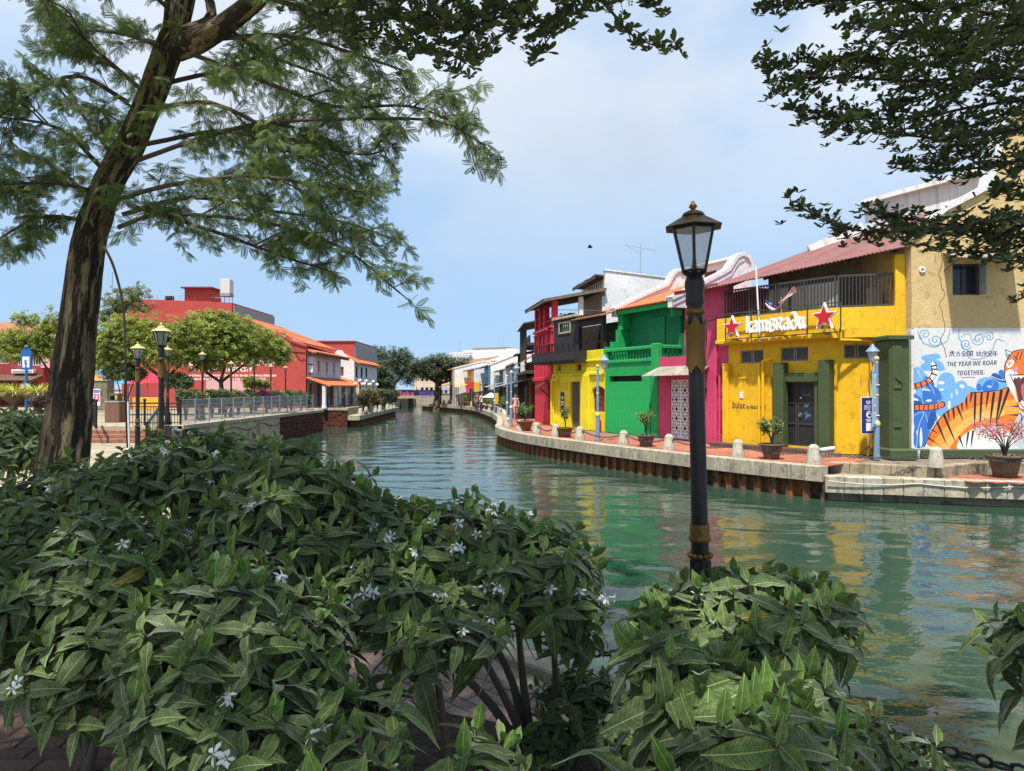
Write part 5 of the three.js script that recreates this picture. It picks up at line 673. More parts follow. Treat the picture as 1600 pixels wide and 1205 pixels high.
// ---------- far right row ----------
function shophouse(name, label, A, Bp, o) {
  const fr = frame(...A, ...Bp), L = fr.L, g = thing(name, label, 'house', fr.pos, fr.ry, 'small houses along the far right bank'), e = o.eave, r = o.ridge, D = o.depth ?? 9;
  const holes = []; const n = Math.max(2, Math.floor(L / 2.2)); for (let i = 0; i < n; i++) { const u = L * (i + 0.5) / n; holes.push([u - 0.45, u + 0.45, 2.55, Math.min(3.4, e - 0.25)]); } const dz = [[L * 0.1, L * 0.45, 0.02, 2.2], [L * 0.55, L * 0.92, 0.6, 2.1]];
  part(g, 'front_wall', wallH(0, L, 0, e, [...holes, ...dz]), o.front, undefined, fr); for (const h of [...holes, dz[1]]) windowIn(g, ...h, fr, { frame: M.timber, bars: 2 }); part(g, 'doorway_shade_panel', B(dz[0][0], dz[0][1], 0.02, 2.2, -0.28, -0.25), M.roomShade, undefined, fr);  // entrance closed by a sheet whose dark colour imitates indoor shade
  part(g, 'core', B(0.1, L - 0.1, 0, e - 0.05, -D, -0.3), o.front, undefined, fr);
  const pr = [[0, e], [D * 0.45, r], [D, e]]; for (const u of [0.1, L - 0.1]) { partyWall(g, fr, u, pr, 0.2, o.side); copingAlong(g, fr, u, pr, 0.34, 0.12, o.side); }
  part(g, 'roof', sheet(V(0.05, e - 0.1, 0.6), V(L - 0.05, e - 0.1, 0.6), V(L - 0.05, r - 0.12, -D * 0.45), V(0.05, r - 0.12, -D * 0.45), 0.08, 40, 1, corrug(0.25, 0.03)), o.roof, undefined, fr);
  if (o.awning) { part(g, 'awning', sheet(V(0.1, 2.25, 1.7), V(L - 0.1, 2.25, 1.7), V(L - 0.1, 2.7, 0.02), V(0.1, 2.7, 0.02), 0.05, 30, 1, corrug(0.3, 0.02)), o.awning, undefined, fr); for (const u of [0.2, L * 0.5, L - 0.2]) part(g, 'awning_post', rod(V(u, 0, 1.6), V(u, 2.25, 1.6), 0.05, 6), M.timber, undefined, fr); }
  return [g, fr];
}
{
  shophouse('row_house', 'cream low house at the far end of the right bank row', [-8.6, 97], [-7.6, 90], { eave: 4.6, ridge: 5.6, front: M.cream, side: M.white, roof: M.roofT, awning: M.roofT });
  const [b, bf] = shophouse('row_house', 'small ochre yellow fronted house in the far right row', [-5.7, 90], [-4.8, 84], { eave: 4.4, ridge: 5.4, front: M.ochre, side: M.white, roof: M.roofT, awning: M.ochre });
  shophouse('row_house', 'cyan fronted house with the tall white gable in the far row', [-3.3, 84], [-2.6, 77], { eave: 4.6, ridge: 6.2, front: M.cyan, side: M.white, roof: M.roofB, awning: M.roofB });
  shophouse('row_house', 'green fronted house with pale pink gable in the far row', [-1.4, 77], [-0.9, 70], { eave: 4.0, ridge: 5.2, front: M.teal, side: M.white, roof: M.roofT, awning: M.grey });
  shophouse('row_house', 'blue fronted house under the highest white gable of the row', [-0.1, 70], [0.2, 63], { eave: 4.3, ridge: 6.3, front: M.cyan, side: M.white, roof: M.roofT, awning: M.grey });
  shophouse('row_house', 'brown tiled house with ochre front beside the dark café', [0.85, 63], [1.1, 56], { eave: 4.0, ridge: 5.0, front: M.ochre, side: M.cream, roof: M.roofT, awning: M.roofB });
  const cf = frame(1.3, 56, 1.75, 47.5), g = thing('riverside_cafe', 'dark open fronted café with stacked decks and black awnings beside the red house', 'house', cf.pos, cf.ry), L = cf.L;
  part(g, 'core', B(0.1, L + 0.6, 0, 5.4, -6, -0.6), M.void2 ?? M.black, undefined, cf); part(g, 'deck', CB(0, L, 3.1, 3.3, -0.6, 0.9, 0.02), M.timber, undefined, cf); part(g, 'upper_deck', CB(2.5, L, 5.0, 5.2, -0.6, 0.6, 0.02), M.timber, undefined, cf);
  part(g, 'awning', sheet(V(0, 2.35, 1.9), V(L, 2.35, 1.9), V(L, 3.0, -0.2), V(0, 3.0, -0.2), 0.06, 30, 1, corrug(0.3, 0.02)), M.black, undefined, cf); part(g, 'upper_roof', sheet(V(2, 6.5, 1.0), V(L + 0.2, 6.5, 1.0), V(L + 0.2, 7.2, -2.5), V(2, 7.2, -2.5), 0.08, 30, 1, corrug(0.3, 0.02)), M.roofB, undefined, cf); part(g, 'mid_roof', sheet(V(-0.5, 4.7, 1.2), V(3, 4.7, 1.2), V(3, 5.2, -1.5), V(-0.5, 5.2, -1.5), 0.08, 20, 1, corrug(0.3, 0.02)), M.black, undefined, cf);
  for (let i = 0; i < 7; i++) { const u = 0.2 + i * (L - 0.4) / 6; part(g, 'deck_post', rod(V(u, 0, 0.8), V(u, i > 1 ? 6.5 : 4.8, 0.8), 0.06, 6), i % 2 ? M.timber : M.black, undefined, cf); } for (const y of [4.0, 3.7]) part(g, 'deck_rail', rod(V(0.2, y, 0.85), V(L, y, 0.85), 0.03, 5), M.ochre, undefined, cf); for (let i = 0; i < 16; i++) part(g, 'rail_baluster', B(L * 0.45 + i * 0.25, L * 0.45 + 0.1 + i * 0.25, 3.3, 4.0, 0.82, 0.88), M.white, undefined, cf);
  part(g, 'brick_pier', CB(L - 2.2, L - 1.4, 0, 2.4, -0.5, 0.3, 0.02), M.redbrick, undefined, cf); part(g, 'blue_door', CB(L - 1.3, L - 0.1, 0, 2.5, -0.55, 0.1, 0.02), M.blue, undefined, cf); part(g, 'green_panel', CB(L * 0.4, L * 0.7, 5.2, 5.9, 0.3, 0.4, 0.02), M.teal, undefined, cf); part(g, 'yellow_panel', CB(0.5, 1.4, 3.35, 4.5, 0.7, 0.75, 0.01), M.ochre, undefined, cf);
  // hanging signs and parasol
  const sg = (px, py, d, w, h, mat, name, label) => { const p = at(px, py, d), t = thing(name, label, 'sign', [p.x, 0, p.z]); part(t, 'panel', CB(-w / 2, w / 2, p.y - h / 2, p.y + h / 2, -0.04, 0.04, 0.01), mat); part(t, 'pole', rod(V(w / 2 + 0.04, 0, 0), V(w / 2 + 0.04, p.y + h / 2, 0), 0.04, 6), M.steel); };
  sg(735, 602, 76, 0.7, 0.75, M.red, 'street_sign', 'square red hanging sign before the cyan house'); sg(776, 623, 58, 0.3, 0.9, M.ochre, 'street_sign', 'upright yellow banner sign near the dark café'); sg(745, 604, 72, 0.6, 0.9, M.ochre, 'street_sign', 'yellow hanging sign before the green fronted house'); sg(731, 610, 79, 0.4, 0.6, M.pink, 'street_sign', 'small pink board under the red hanging sign');
  const pp = at(767, 619, 60), ps = thing('parasol', 'white parasol open on the far promenade', 'parasol', [pp.x, 0, pp.z]); part(ps, 'canopy', new THREE.ConeGeometry(0.75, 0.4, 8, 1, true).translate(0, pp.y + 0.1, 0), M.cloth(C(0.75, 0.75, 0.75))); part(ps, 'pole', rod(V(0, 0, 0), V(0, pp.y + 0.2, 0), 0.03, 6), M.whitemetal);
}
{ // big pale office block far behind, cream terrace and bridge
  const fr = frame(-15.5, 172, -1.5, 164), g = thing('office_block', 'long pale concrete block with lattice screen and rounded end beyond the rooftops', 'building', fr.pos, fr.ry), L = fr.L;
  part(g, 'main_wall', B(L * 0.44, L * 0.98, 0, 11.6, -10, 0), M.white, undefined, fr); part(g, 'rounded_end', new THREE.CylinderGeometry(3, 3, 11.4, 24).translate(L * 0.98, 5.7, -3.0), M.white, undefined, fr);
  const holes = []; for (let i = 0; i < 7; i++) for (let j = 0; j < 6; j++) holes.push(R4(L * 0.27 + i * 0.38, L * 0.27 + 0.25 + i * 0.38, 7.6 + j * 0.55, 7.95 + j * 0.55)); part(g, 'lattice_screen', slab(R4(L * 0.26, L * 0.44, 0, 11.3), -0.3, 0.02, holes), M.white, undefined, fr); part(g, 'screen_void', B(L * 0.26, L * 0.44, 0, 11.2, -1.2, -0.9), M.grey, undefined, fr);
  part(g, 'low_wing', B(0, L * 0.26, 0, 10.2, -8, -0.5), M.white, undefined, fr); const h2 = []; for (let i = 0; i < 9; i++) for (let j = 0; j < 3; j++) h2.push(R4(0.25 + i * 0.42, 0.5 + i * 0.42, 9.0 + j * 0.55, 9.3 + j * 0.55)); part(g, 'wing_screen', slab(R4(0, L * 0.26, 8.6, 10.8), -0.4, -0.2, h2), M.white, undefined, fr);
  part(g, 'roof_edge', CB(L * 0.43, L * 1.0, 11.6, 11.85, -10, 0.15, 0.05), M.grey, undefined, fr); for (let i = 0; i < 6; i++) part(g, 'window', B(L * 0.7 + i * 0.75, L * 0.7 + 0.52 + i * 0.75, 7.4, 8.6, -0.1, 0.03), M.glassdark, undefined, fr); for (const u of [L * 0.12, L * 0.82, L * 0.88]) part(g, 'mast', rod(V(u, 11, -2), V(u, 13.8, -2), 0.05, 5), M.galv, undefined, fr);
  const f2 = frame(-19.5, 140, -11, 132), t = thing('terrace_block', 'pale pink block with dark balcony openings behind the river trees', 'building', f2.pos, f2.ry), hs = []; for (let i = 0; i < 8; i++) for (let j = 0; j < 2; j++) hs.push([0.6 + i * 1.4, 1.6 + i * 1.4, 0.8 + j * 2.3, 2.3 + j * 2.3]); part(t, 'front_wall', wallH(0, f2.L, 0, 5.4, hs, 0.3), M.cream, undefined, f2); part(t, 'core', B(0, f2.L, 0, 5.3, -6, -1.4), M.roomShade, undefined, f2); for (const h of hs) { part(t, 'balcony_rail', B(h[0], h[1], h[2] + 0.05, h[2] + 0.4, -0.2, -0.12), M.cream, undefined, f2); } part(t, 'roof', sheet(V(-0.3, 5.4, 0.5), V(f2.L + 0.3, 5.4, 0.5), V(f2.L + 0.3, 6.6, -3), V(-0.3, 6.6, -3), 0.1, 20, 1), M.roofT, undefined, f2);  // core colour carries the shade seen through the balcony holes
  const f3 = frame(-11, 132, -6, 118), t3 = thing('grey_block', 'pale grey building between the spreading tree and the far yellow house', 'building', f3.pos, f3.ry); const h3 = []; for (let i = 0; i < 5; i++) for (let j = 0; j < 2; j++) h3.push([1 + i * 2.6, 2.2 + i * 2.6, 1 + j * 2.4, 2.3 + j * 2.4]); part(t3, 'front_wall', wallH(0, f3.L, 0, 6.2, h3, 0.3), M.white, undefined, f3); part(t3, 'core', B(0, f3.L, 0, 6.1, -6, -1), M.roomShade, undefined, f3); part(t3, 'roof', sheet(V(-0.3, 6.2, 0.5), V(f3.L + 0.3, 6.2, 0.5), V(f3.L + 0.3, 7.6, -4), V(-0.3, 7.6, -4), 0.1, 20, 1), M.roofT, undefined, f3);  // window holes look onto a core coloured as shade
  const br = thing('river_bridge', 'low footbridge with purple lettering crossing the far river', 'bridge', [-16, 0, -110]); part(br, 'deck', CB(-6, 7.5, 0.55, 0.95, -1.5, 1.5, 0.03), M.concreteD); part(br, 'abutment', CB(-4.2, 0.2, -2.3, 0.55, -3, 3, 0.05), std({ color: C(0.07, 0.065, 0.06), roughness: 0.95, map: again(T.concrete, 0.3) })); for (const y of [1.25, 1.75]) part(br, 'rail', B(-6, 7.5, y, y + 0.06, 1.35, 1.42), M.steel); for (let i = 0; i < 14; i++) part(br, 'rail_post', B(-6 + i * 1.03, -5.92 + i * 1.03, 0.95, 1.8, 1.34, 1.4), M.steel);
  const bt = painted(512, 64, (x) => { x.fillStyle = '#17141f'; x.fillRect(0, 0, 512, 64); x.font = 'bold 54px sans-serif'; x.fillStyle = '#c0588a'; x.fillText('Melaka', 110, 52); x.fillStyle = '#5a4db0'; x.fillText('2024', 330, 52); x.fillRect(20, 14, 60, 40); }); part(br, 'lettering_board', printed(-5.2, 5.2, 0.75, 1.85, 1.44), print(bt), 'purple and pink letter board');
  const kb = thing('quay_kiosk', 'blue topped kiosk on the far quay right of the spreading tree', 'kiosk', [-12.2, 0.2, -127]); part(kb, 'canopy', CB(-1.2, 1.2, 1.5, 2.0, -1, 1, 0.05), M.plain(C(0.25, 0.42, 0.6))); for (const x of [-1.1, 1.1]) part(kb, 'post', B(x - 0.05, x + 0.05, 0, 1.5, 0.8, 0.9), M.steel); part(kb, 'counter', CB(-1, 1, 0, 0.9, -0.5, 0.6, 0.03), M.grey);
  const fw = thing('far_quay_wall', 'pale stone quay wall closing the end of the river', 'wall', [-14, 0, -124]); for (let i = 0; i < 16; i++) part(fw, 'wall_block', CB(-8 + i, -7.02 + i, -1.5, 0.35, -1, 0.02 * (i % 2), 0.03), M.concrete);
}
{ // far trees
  seed(71); const dk0 = C(0.020, 0.045, 0.012), dk1 = C(0.055, 0.105, 0.028);
  const blobsAt = (list, d) => list.map(([px, py, rx, ry, n]) => { const c = at(px, py, d), k = d / FPX; return [c, V(rx * k, ry * k, Math.max(rx, ry) * k * 0.9), n]; });
  const far = (name, label, px, d, y0, list, fk, o = {}) => { const b = at(px, 0, d); const base = V(b.x, y0, -d); const bl = blobsAt(list, d).map(([c, r, n]) => [c.sub(base), r, n]); return makeTree(name, label, base.toArray(), fk, bl, { geo: SPRAY, mat: LM.far, s0: 0.8, s1: 1.7, c0: dk0, c1: dk1, ...o }); };
  far('river_tree', 'tallest dark green tree rising behind the bridge on the left', 612, 112, 0.3, [[600, 556, 24, 17, 300], [628, 562, 18, 18, 240], [584, 562, 16, 15, 180], [612, 578, 28, 20, 320], [637, 575, 12, 20, 160], [596, 585, 22, 20, 220], [640, 590, 10, 14, 100]], [[[V(0, 0, 0), V(0.2, 2.5, 0), V(-0.3, 5, 0)], [0.5, 0.35, 0.2]], [[V(0.1, 2, 0), V(1.6, 4, 0.3), V(2.4, 5.5, 0.2)], [0.25, 0.15]]]);
  far('river_tree', 'rounded lighter green tree beside the white gabled house', 590, 88, 0.5, [[588, 583, 16, 15, 260], [600, 598, 13, 16, 220], [582, 603, 12, 16, 200], [606, 610, 8, 12, 120], [594, 575, 12, 10, 140]], [[[V(0, 0, 0), V(0, 1.5, 0), V(0.1, 3, 0)], [0.25, 0.2, 0.12]]], { c0: C(0.035, 0.06, 0.012), c1: C(0.10, 0.14, 0.03) });
  far('river_tree', 'spreading flat topped tree standing at the water with dark trunk', 683, 94, -1.2, [[665, 572, 18, 11, 260], [690, 566, 22, 10, 280], [676, 583, 24, 10, 260], [712, 575, 18, 9, 180], [648, 578, 12, 9, 140], [728, 571, 10, 6, 70], [700, 585, 14, 8, 120]], [[[V(0, 0, 0), V(0.1, 2.2, 0), V(0.15, 4.2, 0)], [0.62, 0.5, 0.42]], [[V(0.1, 4, 0), V(-1.5, 5.2, 0.2), V(-2.6, 6, 0)], [0.28, 0.16, 0.08]], [[V(0.1, 4, 0), V(1.4, 5.2, 0.2), V(2.8, 5.9, 0)], [0.28, 0.16, 0.08]], [[V(0.2, 3.9, 0), V(2.2, 4.6, 0), V(4, 6.0, 0)], [0.2, 0.13, 0.06]], [[V(0.1, 4, 0), V(0, 5.6, 0), V(0.3, 6.5, 0)], [0.24, 0.1]]], { c0: C(0.03, 0.055, 0.014), c1: C(0.085, 0.125, 0.035) });
  far('river_tree', 'distant low tree mass behind the spreading tree', 660, 150, 0.2, [[650, 572, 22, 10, 260], [690, 562, 26, 9, 260], [728, 565, 16, 8, 140], [640, 590, 18, 10, 140]], [[[V(0, 0, 0), V(0.2, 3, 0), V(0, 6, 0)], [0.4, 0.3, 0.2]]]);
}
// ---------- left bank houses ----------
{
  const D = 55, fr = frame(-30.5, D, -16.1, D), X = (px) => fr.u(px), Hh = (py) => EYE - (py - HY) / FPX * D;
  const g = thing('mural_wall_house', 'long brick red house wall with white painted welcome lettering', 'house', fr.pos, fr.ry), L = fr.L;
  const prof = [[0, 8.0], [X(340), 8.0], [X(350), Hh(496)], [X(353), Hh(491)], [X(359), Hh(490)], [X(364), Hh(494)], [X(368), Hh(499)], [X(425), Hh(523)], [X(430), Hh(523)], [X(434), Hh(522)], [X(438), Hh(528)], [X(444), Hh(529)], [X(449), Hh(528)], [X(454), Hh(533)], [L, Hh(541)]];
  part(g, 'gable_wall', slab([[0, 0.5], [L, 0.5], ...prof.slice().reverse()], -0.3, 0), M.brickred, undefined, fr);
  copingAlong; { const gs = []; for (let i = 1; i < prof.length - 1; i++) { const [a, b] = [prof[i], prof[i + 1]], l = Math.hypot(b[0] - a[0], b[1] - a[1]); gs.push(B(0, l + 0.03, -0.05, 0.12, -0.45, 0.1 + i * 0.001).rotateZ(Math.atan2(b[1] - a[1], b[0] - a[0])).translate(a[0], a[1], 0)); } part(g, 'gable_coping', gs, M.brickred, undefined, fr); }
  part(g, 'core', B(0, L - 0.1, 0.5, 5.0, -11, -0.31), M.brickred, undefined, fr);
  part(g, 'roof', sheet(V(X(366), Hh(497) + 0.28, -0.4), V(L - 0.3, Hh(540) + 0.25, -0.4), V(L - 0.3, Hh(540) + 0.25, -11), V(X(366), Hh(497) + 0.28, -11), 0.1, 40, 20, pantile(0.3, 0.4, 0.06)), M.roofO, 'orange tiled roof slope', fr);
  const tx = painted(1024, 256, (x) => { x.clearRect(0, 0, 1024, 256); x.fillStyle = '#f2efee'; x.font = 'bold 92px sans-serif'; const fit = (s, x0, x1, y) => { x.save(); x.translate(x0, y); x.scale((x1 - x0) / x.measureText(s).width, 1); x.fillText(s, 0, 0); x.restore(); }; fit('WELCOME TO MELAKA', 20, 1004, 92); x.font = 'bold 58px sans-serif'; fit('WORLD HERITAGE CITY', 130, 760, 150); x.font = 'bold 30px sans-serif'; fit('Melaka and George Town, Historic Cities of the Straits of Malacca (Malaysia)', 6, 1010, 198); fit('being inscribed on 7 July 2008, Quebec City, Canada by UNESCO', 80, 900, 232); });
  part(g, 'painted_lettering', printed(X(278), X(434), Hh(598), Hh(556), 0.006), std({ map: tx, transparent: true, roughness: 0.8 }), 'white welcome lettering', fr);
  part(g, 'notice_panel', CB(X(322), X(392), Hh(613), Hh(595), 0.0, 0.05, 0.01), M.rose, 'pale pink painted panel', fr);
  part(g, 'wall_cable', pipeAlong([V(X(445), Hh(548), 0.05), V(X(462), Hh(549), 0.05), V(X(476), Hh(550), 0.05)], 0.03), M.steel, undefined, fr); part(g, 'wall_cable', limb([V(X(458), Hh(540), 0.05), V(X(462), Hh(552), 0.05), V(X(470), Hh(562), 0.05), V(X(476), Hh(560), 0.05)], [0.025, 0.025], 5), M.steel, undefined, fr);
}
{ // tall red block behind, with tank
  const D = 69, fr = frame(-37.5, D, (362 - 800) / 1100 * D, D), X = (px) => fr.u(px), Hh = (py) => EYE - (py - HY) / FPX * D;
  const g = thing('red_roof_block', 'flat topped dusky red block with stair tower rising behind the trees', 'building', fr.pos, fr.ry), L = fr.L;
  part(g, 'wall', slab([[0, 0.5], [L, 0.5], [L, Hh(473)], [X(240), Hh(468)], [0, Hh(468)]], -12, 0), M.brickred, undefined, fr); part(g, 'wall_edge', B(L, L + 0.15, 0.5, Hh(476), -12, -0.2), M.grey, undefined, fr);
  part(g, 'stair_tower', B(X(285), X(326), Hh(472), Hh(450), -3, -0.4), M.brickred, undefined, fr); part(g, 'tower_roof', B(X(282), X(331), Hh(450), Hh(448), -3.4, 0.1), M.darkred, undefined, fr);
  for (let i = 0; i < 9; i++) part(g, 'roof_rail_post', rod(V(0.3 + i * 0.75, Hh(469), -0.3), V(0.3 + i * 0.75, Hh(461), -0.3), 0.02, 4), M.galv, undefined, fr); part(g, 'roof_rail', rod(V(0, Hh(461), -0.3), V(X(285), Hh(461.5), -0.3), 0.02, 4), M.galv, undefined, fr); part(g, 'roof_rail', rod(V(X(326), Hh(464), -0.3), V(L, Hh(466), -0.3), 0.02, 4), M.galv, undefined, fr);
  const tk = thing('water_tank', 'pale panelled water tank on legs beside the stair tower', 'tank', fr.p(X(349), 0, -0.8).toArray()); part(tk, 'body', CB(-0.48, 0.48, Hh(457), Hh(435), -0.48, 0.48, 0.03), M.plain(C(0.55, 0.55, 0.54))); part(tk, 'base_tray', CB(-0.5, 0.5, Hh(462), Hh(457.5), -0.5, 0.5, 0.02), M.grey); for (const [a, b] of [[-0.4, -0.4], [0.4, -0.4], [-0.4, 0.4], [0.4, 0.4]]) part(tk, 'leg', rod(V(a, Hh(473), b), V(a, Hh(462), b), 0.035, 5), M.galv);
  const bt = thing('roof_drum', 'small black plastic drum on the red roof', 'tank', fr.p(X(257), Hh(468), -1).toArray()); part(bt, 'body', lathe([[0, 0], [0.4, 0], [0.42, 0.2], [0.4, 0.22], [0.42, 0.4], [0.36, 0.46], [0, 0.48]], 14), M.plain(C(0.03, 0.02, 0.02)));
  const ms = thing('radio_mast', 'thin distant mast above the pale treetop', 'mast', [at(175, 470, 90).x, 0, -90]); part(ms, 'pole', rod(V(0, 0, 0), V(0, 17, 0), 0.06, 5), M.galv);
}
{ // white river house with veranda
  const fr = frame(-16.1, 55.02, -16.1, 66.2), g = thing('river_house', 'pale blue white riverside house with orange roofs and a columned veranda', 'house', fr.pos, fr.ry), L = fr.L;
  const wn = [3.7, 6.2, 8.7].map((u) => [u - 0.38, u + 0.38, 3.4, 4.45]); part(g, 'upper_wall', wallH(0, L, 2.9, 5.05, wn), M.paleblue, undefined, fr); for (const w of wn) windowIn(g, ...w, fr, { frame: M.white }); for (const w of wn) part(g, 'window_sill', CB(w[0] - 0.1, w[1] + 0.1, 3.3, 3.39, 0.0, 0.12, 0.01), M.white, undefined, fr);
  const dz = [[0.8, 1.9, 0.62, 2.5], [3.2, 4.2, 0.62, 2.5], [5.2, 6.2, 0.62, 2.5], [7.2, 8.2, 0.62, 2.5], [9.2, 10.2, 0.62, 2.5]]; part(g, 'lower_wall', wallH(0, L, 0.55, 2.9, dz), M.paleblue, undefined, fr); dz.forEach((d, i) => part(g, 'door', B(d[0], d[1], d[2], d[3], -0.2, -0.15), i === 1 ? M.ochre : M.roomShade, undefined, fr));
  part(g, 'core', B(0, L, 0.5, 5.0, -7, -0.3), M.paleblue, undefined, fr);
  part(g, 'roof', sheet(V(0.05, 4.95, 0.8), V(L + 0.3, 4.95, 0.8), V(L + 0.3, 6.2, -3.5), V(0.4, 6.2, -3.5), 0.1, 50, 14, pantile(0.3, 0.35, 0.05)), M.roofO, undefined, fr); part(g, 'eave_board', B(-0.3, L + 0.3, 4.72, 4.88, 0.62, 0.7), M.timber, undefined, fr);
  part(g, 'veranda_roof', sheet(V(-1.5, 2.32, 2.3), V(L - 1.0, 2.32, 2.3), V(L - 1.0, 3.0, 0.02), V(0.02, 3.0, 0.02), 0.1, 50, 8, pantile(0.3, 0.35, 0.05)), M.roofO, undefined, fr);
  for (const u of [-1.2, 2.2, 5.6, 8.8]) part(g, 'column', lathe([[0.2, 0.56], [0.2, 0.75], [0.16, 0.8], [0.16, 2.2], [0.2, 2.3]], 12).translate(u, 0, 1.75), M.white, undefined, fr); for (const u of [3.6, 6.8]) part(g, 'curtain', CB(u, u + 0.5, 0.7, 2.2, 1.2, 1.3, 0.02), M.ochre, undefined, fr);
  for (const y of [3.35, 4.05]) { const a = thing('air_conditioner', y < 3.5 ? 'lower of two air conditioners on the pale river house' : 'upper of two air conditioners on the pale river house', 'air conditioner', fr.p(1.0, y, 0.02).toArray(), fr.ry, 'air conditioners on the river house'); part(a, 'casing', CB(-0.42, 0.42, 0, 0.58, 0, 0.34, 0.02), M.whitemetal); part(a, 'fan_grille', new THREE.TorusGeometry(0.2, 0.02, 6, 16).translate(-0.1, 0.28, 0.35), M.grey); part(a, 'bracket', B(-0.35, 0.35, -0.05, -0.005, 0, 0.3), M.steel); }
}
{ // red block and white gabled house behind
  const fr = frame(-21.5, 73, (553 - 800) / 1100 * 73, 73), g = thing('plain_red_block', 'plain windowless red block with grey edge behind the river house', 'building', fr.pos, fr.ry); part(g, 'wall', B(0, fr.L, 0.5, 6.9, -12, 0), M.brickred, undefined, fr); part(g, 'wall_edge', B(fr.L, fr.L + 0.1, 0.5, 6.9, -12, -0.1), M.grey, undefined, fr); part(g, 'roof_edge', CB(-0.1, fr.L + 0.1, 6.9, 7.05, -12, 0.1, 0.02), M.darkred, undefined, fr);
  const f2 = frame(-18.6, 70, -15.7, 70), h = thing('white_gable_house', 'white plastered gabled house with a brown shuttered window', 'house', f2.pos, f2.ry), L = f2.L, w = [0.95, 1.85, 3.35, 4.25];
  part(h, 'gable_wall', slab([[0, 0.5], [L, 0.5], [L, 4.75], [1.85, 5.55], [1.7, 5.85], [1.4, 5.95], [1.1, 5.85], [0.95, 5.55], [0, 4.9]], -0.3, 0, [R4(...w)]), M.white, undefined, f2); part(h, 'window', B(w[0], w[1], w[2], w[3], -0.15, -0.1), M.redbrick, 'brown shutter', f2); part(h, 'core', B(0.05, L - 0.05, 0.5, 4.7, -12, -0.31), M.paleblue, undefined, f2);
  part(h, 'roof', sheet(V(L + 0.5, 4.65, -0.2), V(L + 0.5, 4.65, -12), V(1.4, 5.7, -12), V(1.4, 5.7, -0.2), 0.1, 30, 8, pantile(0.3, 0.35, 0.05)), M.roofO, undefined, f2); part(h, 'porch_roof', sheet(V(-0.2, 2.9, 2.6), V(L + 0.6, 2.3, 2.6), V(L + 0.6, 2.7, 0.02), V(-0.2, 3.7, 0.02), 0.1, 24, 8, pantile(0.3, 0.35, 0.05)), M.roofO, undefined, f2); for (const u of [0.1, 1.4, L + 0.3]) part(h, 'porch_post', B(u - 0.08, u + 0.08, 0.56, 2.4, 2.3, 2.46), M.timber, undefined, f2);
  for (let i = 0; i < 3; i++) part(h, 'side_window', B(L - 0.05, L - 0.02, 3.2, 4.3, -1.6 - i * 2.4, -0.9 - i * 2.4), M.glassdark, undefined, f2);
  const sg = at(558, 609, 62), s = thing('hanging_banner', 'cream shield shaped banner hanging at the riverside restaurant', 'banner', [sg.x, 0, sg.z]); part(s, 'cloth', slab([[-0.25, 2.3], [0.25, 2.3], [0.25, 1.5], [0, 1.25], [-0.25, 1.5]], -0.01, 0.01), M.plain(C(0.6, 0.5, 0.36))); part(s, 'pole', rod(V(0.3, 0.55, 0), V(0.3, 2.6, 0), 0.03, 6), M.steel);
}
{ // red house at the far left
  const fr = frame(-62, 58, -38.6, 58), g = thing('red_corner_house', 'dark red house with tiled roof and white framed windows left of the trunk', 'house', fr.pos, fr.ry), L = fr.L, X = (px) => fr.u(px), wn = [[X(-6), X(13), 4.15, 5.5], [X(27), X(38), 4.0, 5.4], [X(50), X(63), 4.0, 5.4]];
  part(g, 'upper_wall', wallH(0, L, 3.2, 6.4, wn), M.darkred, undefined, fr); for (const w of wn) windowIn(g, ...w, fr, { frame: M.white, bars: 3 }); const op = [[X(0), X(20), 0.7, 2.7], [X(26), X(60), 0.7, 2.7]]; part(g, 'lower_wall', wallH(0, L, 0.5, 3.2, op), M.brickred, undefined, fr); for (const o of op) part(g, 'shop_shade_panel', B(o[0], o[1], o[2], o[3], -0.3, -0.26), M.roomShade, undefined, fr); part(g, 'core', B(0, L, 0.5, 6.3, -8, -0.35), M.darkred, undefined, fr);  // shop interiors are flat panels with shade in their colour
  part(g, 'pale_panel', B(X(64), X(78), 3.8, 5.6, 0.002, 0.06), M.rose, undefined, fr); part(g, 'roof', sheet(V(-0.5, 6.3, 0.7), V(L + 0.4, 6.3, 0.7), V(L + 0.4, 7.9, -4), V(-0.5, 7.9, -4), 0.1, 70, 14, pantile(0.3, 0.35, 0.05)), M.roofT, undefined, fr); part(g, 'canopy', sheet(V(0, 2.75, 1.6), V(L, 2.75, 1.6), V(L, 3.2, 0.02), V(0, 3.2, 0.02), 0.06, 40, 1, corrug(0.3, 0.02)), M.roofB, undefined, fr);
  const a = thing('air_conditioner', 'wide air conditioner above the canopy of the dark red house', 'air conditioner', fr.p(X(40), 3.35, 0.03).toArray()); part(a, 'casing', CB(-0.9, 0.9, 0, 0.3, 0, 0.4, 0.02), M.whitemetal); part(a, 'vent', B(-0.8, 0.8, 0.05, 0.2, 0.4, 0.41), M.grey);
}
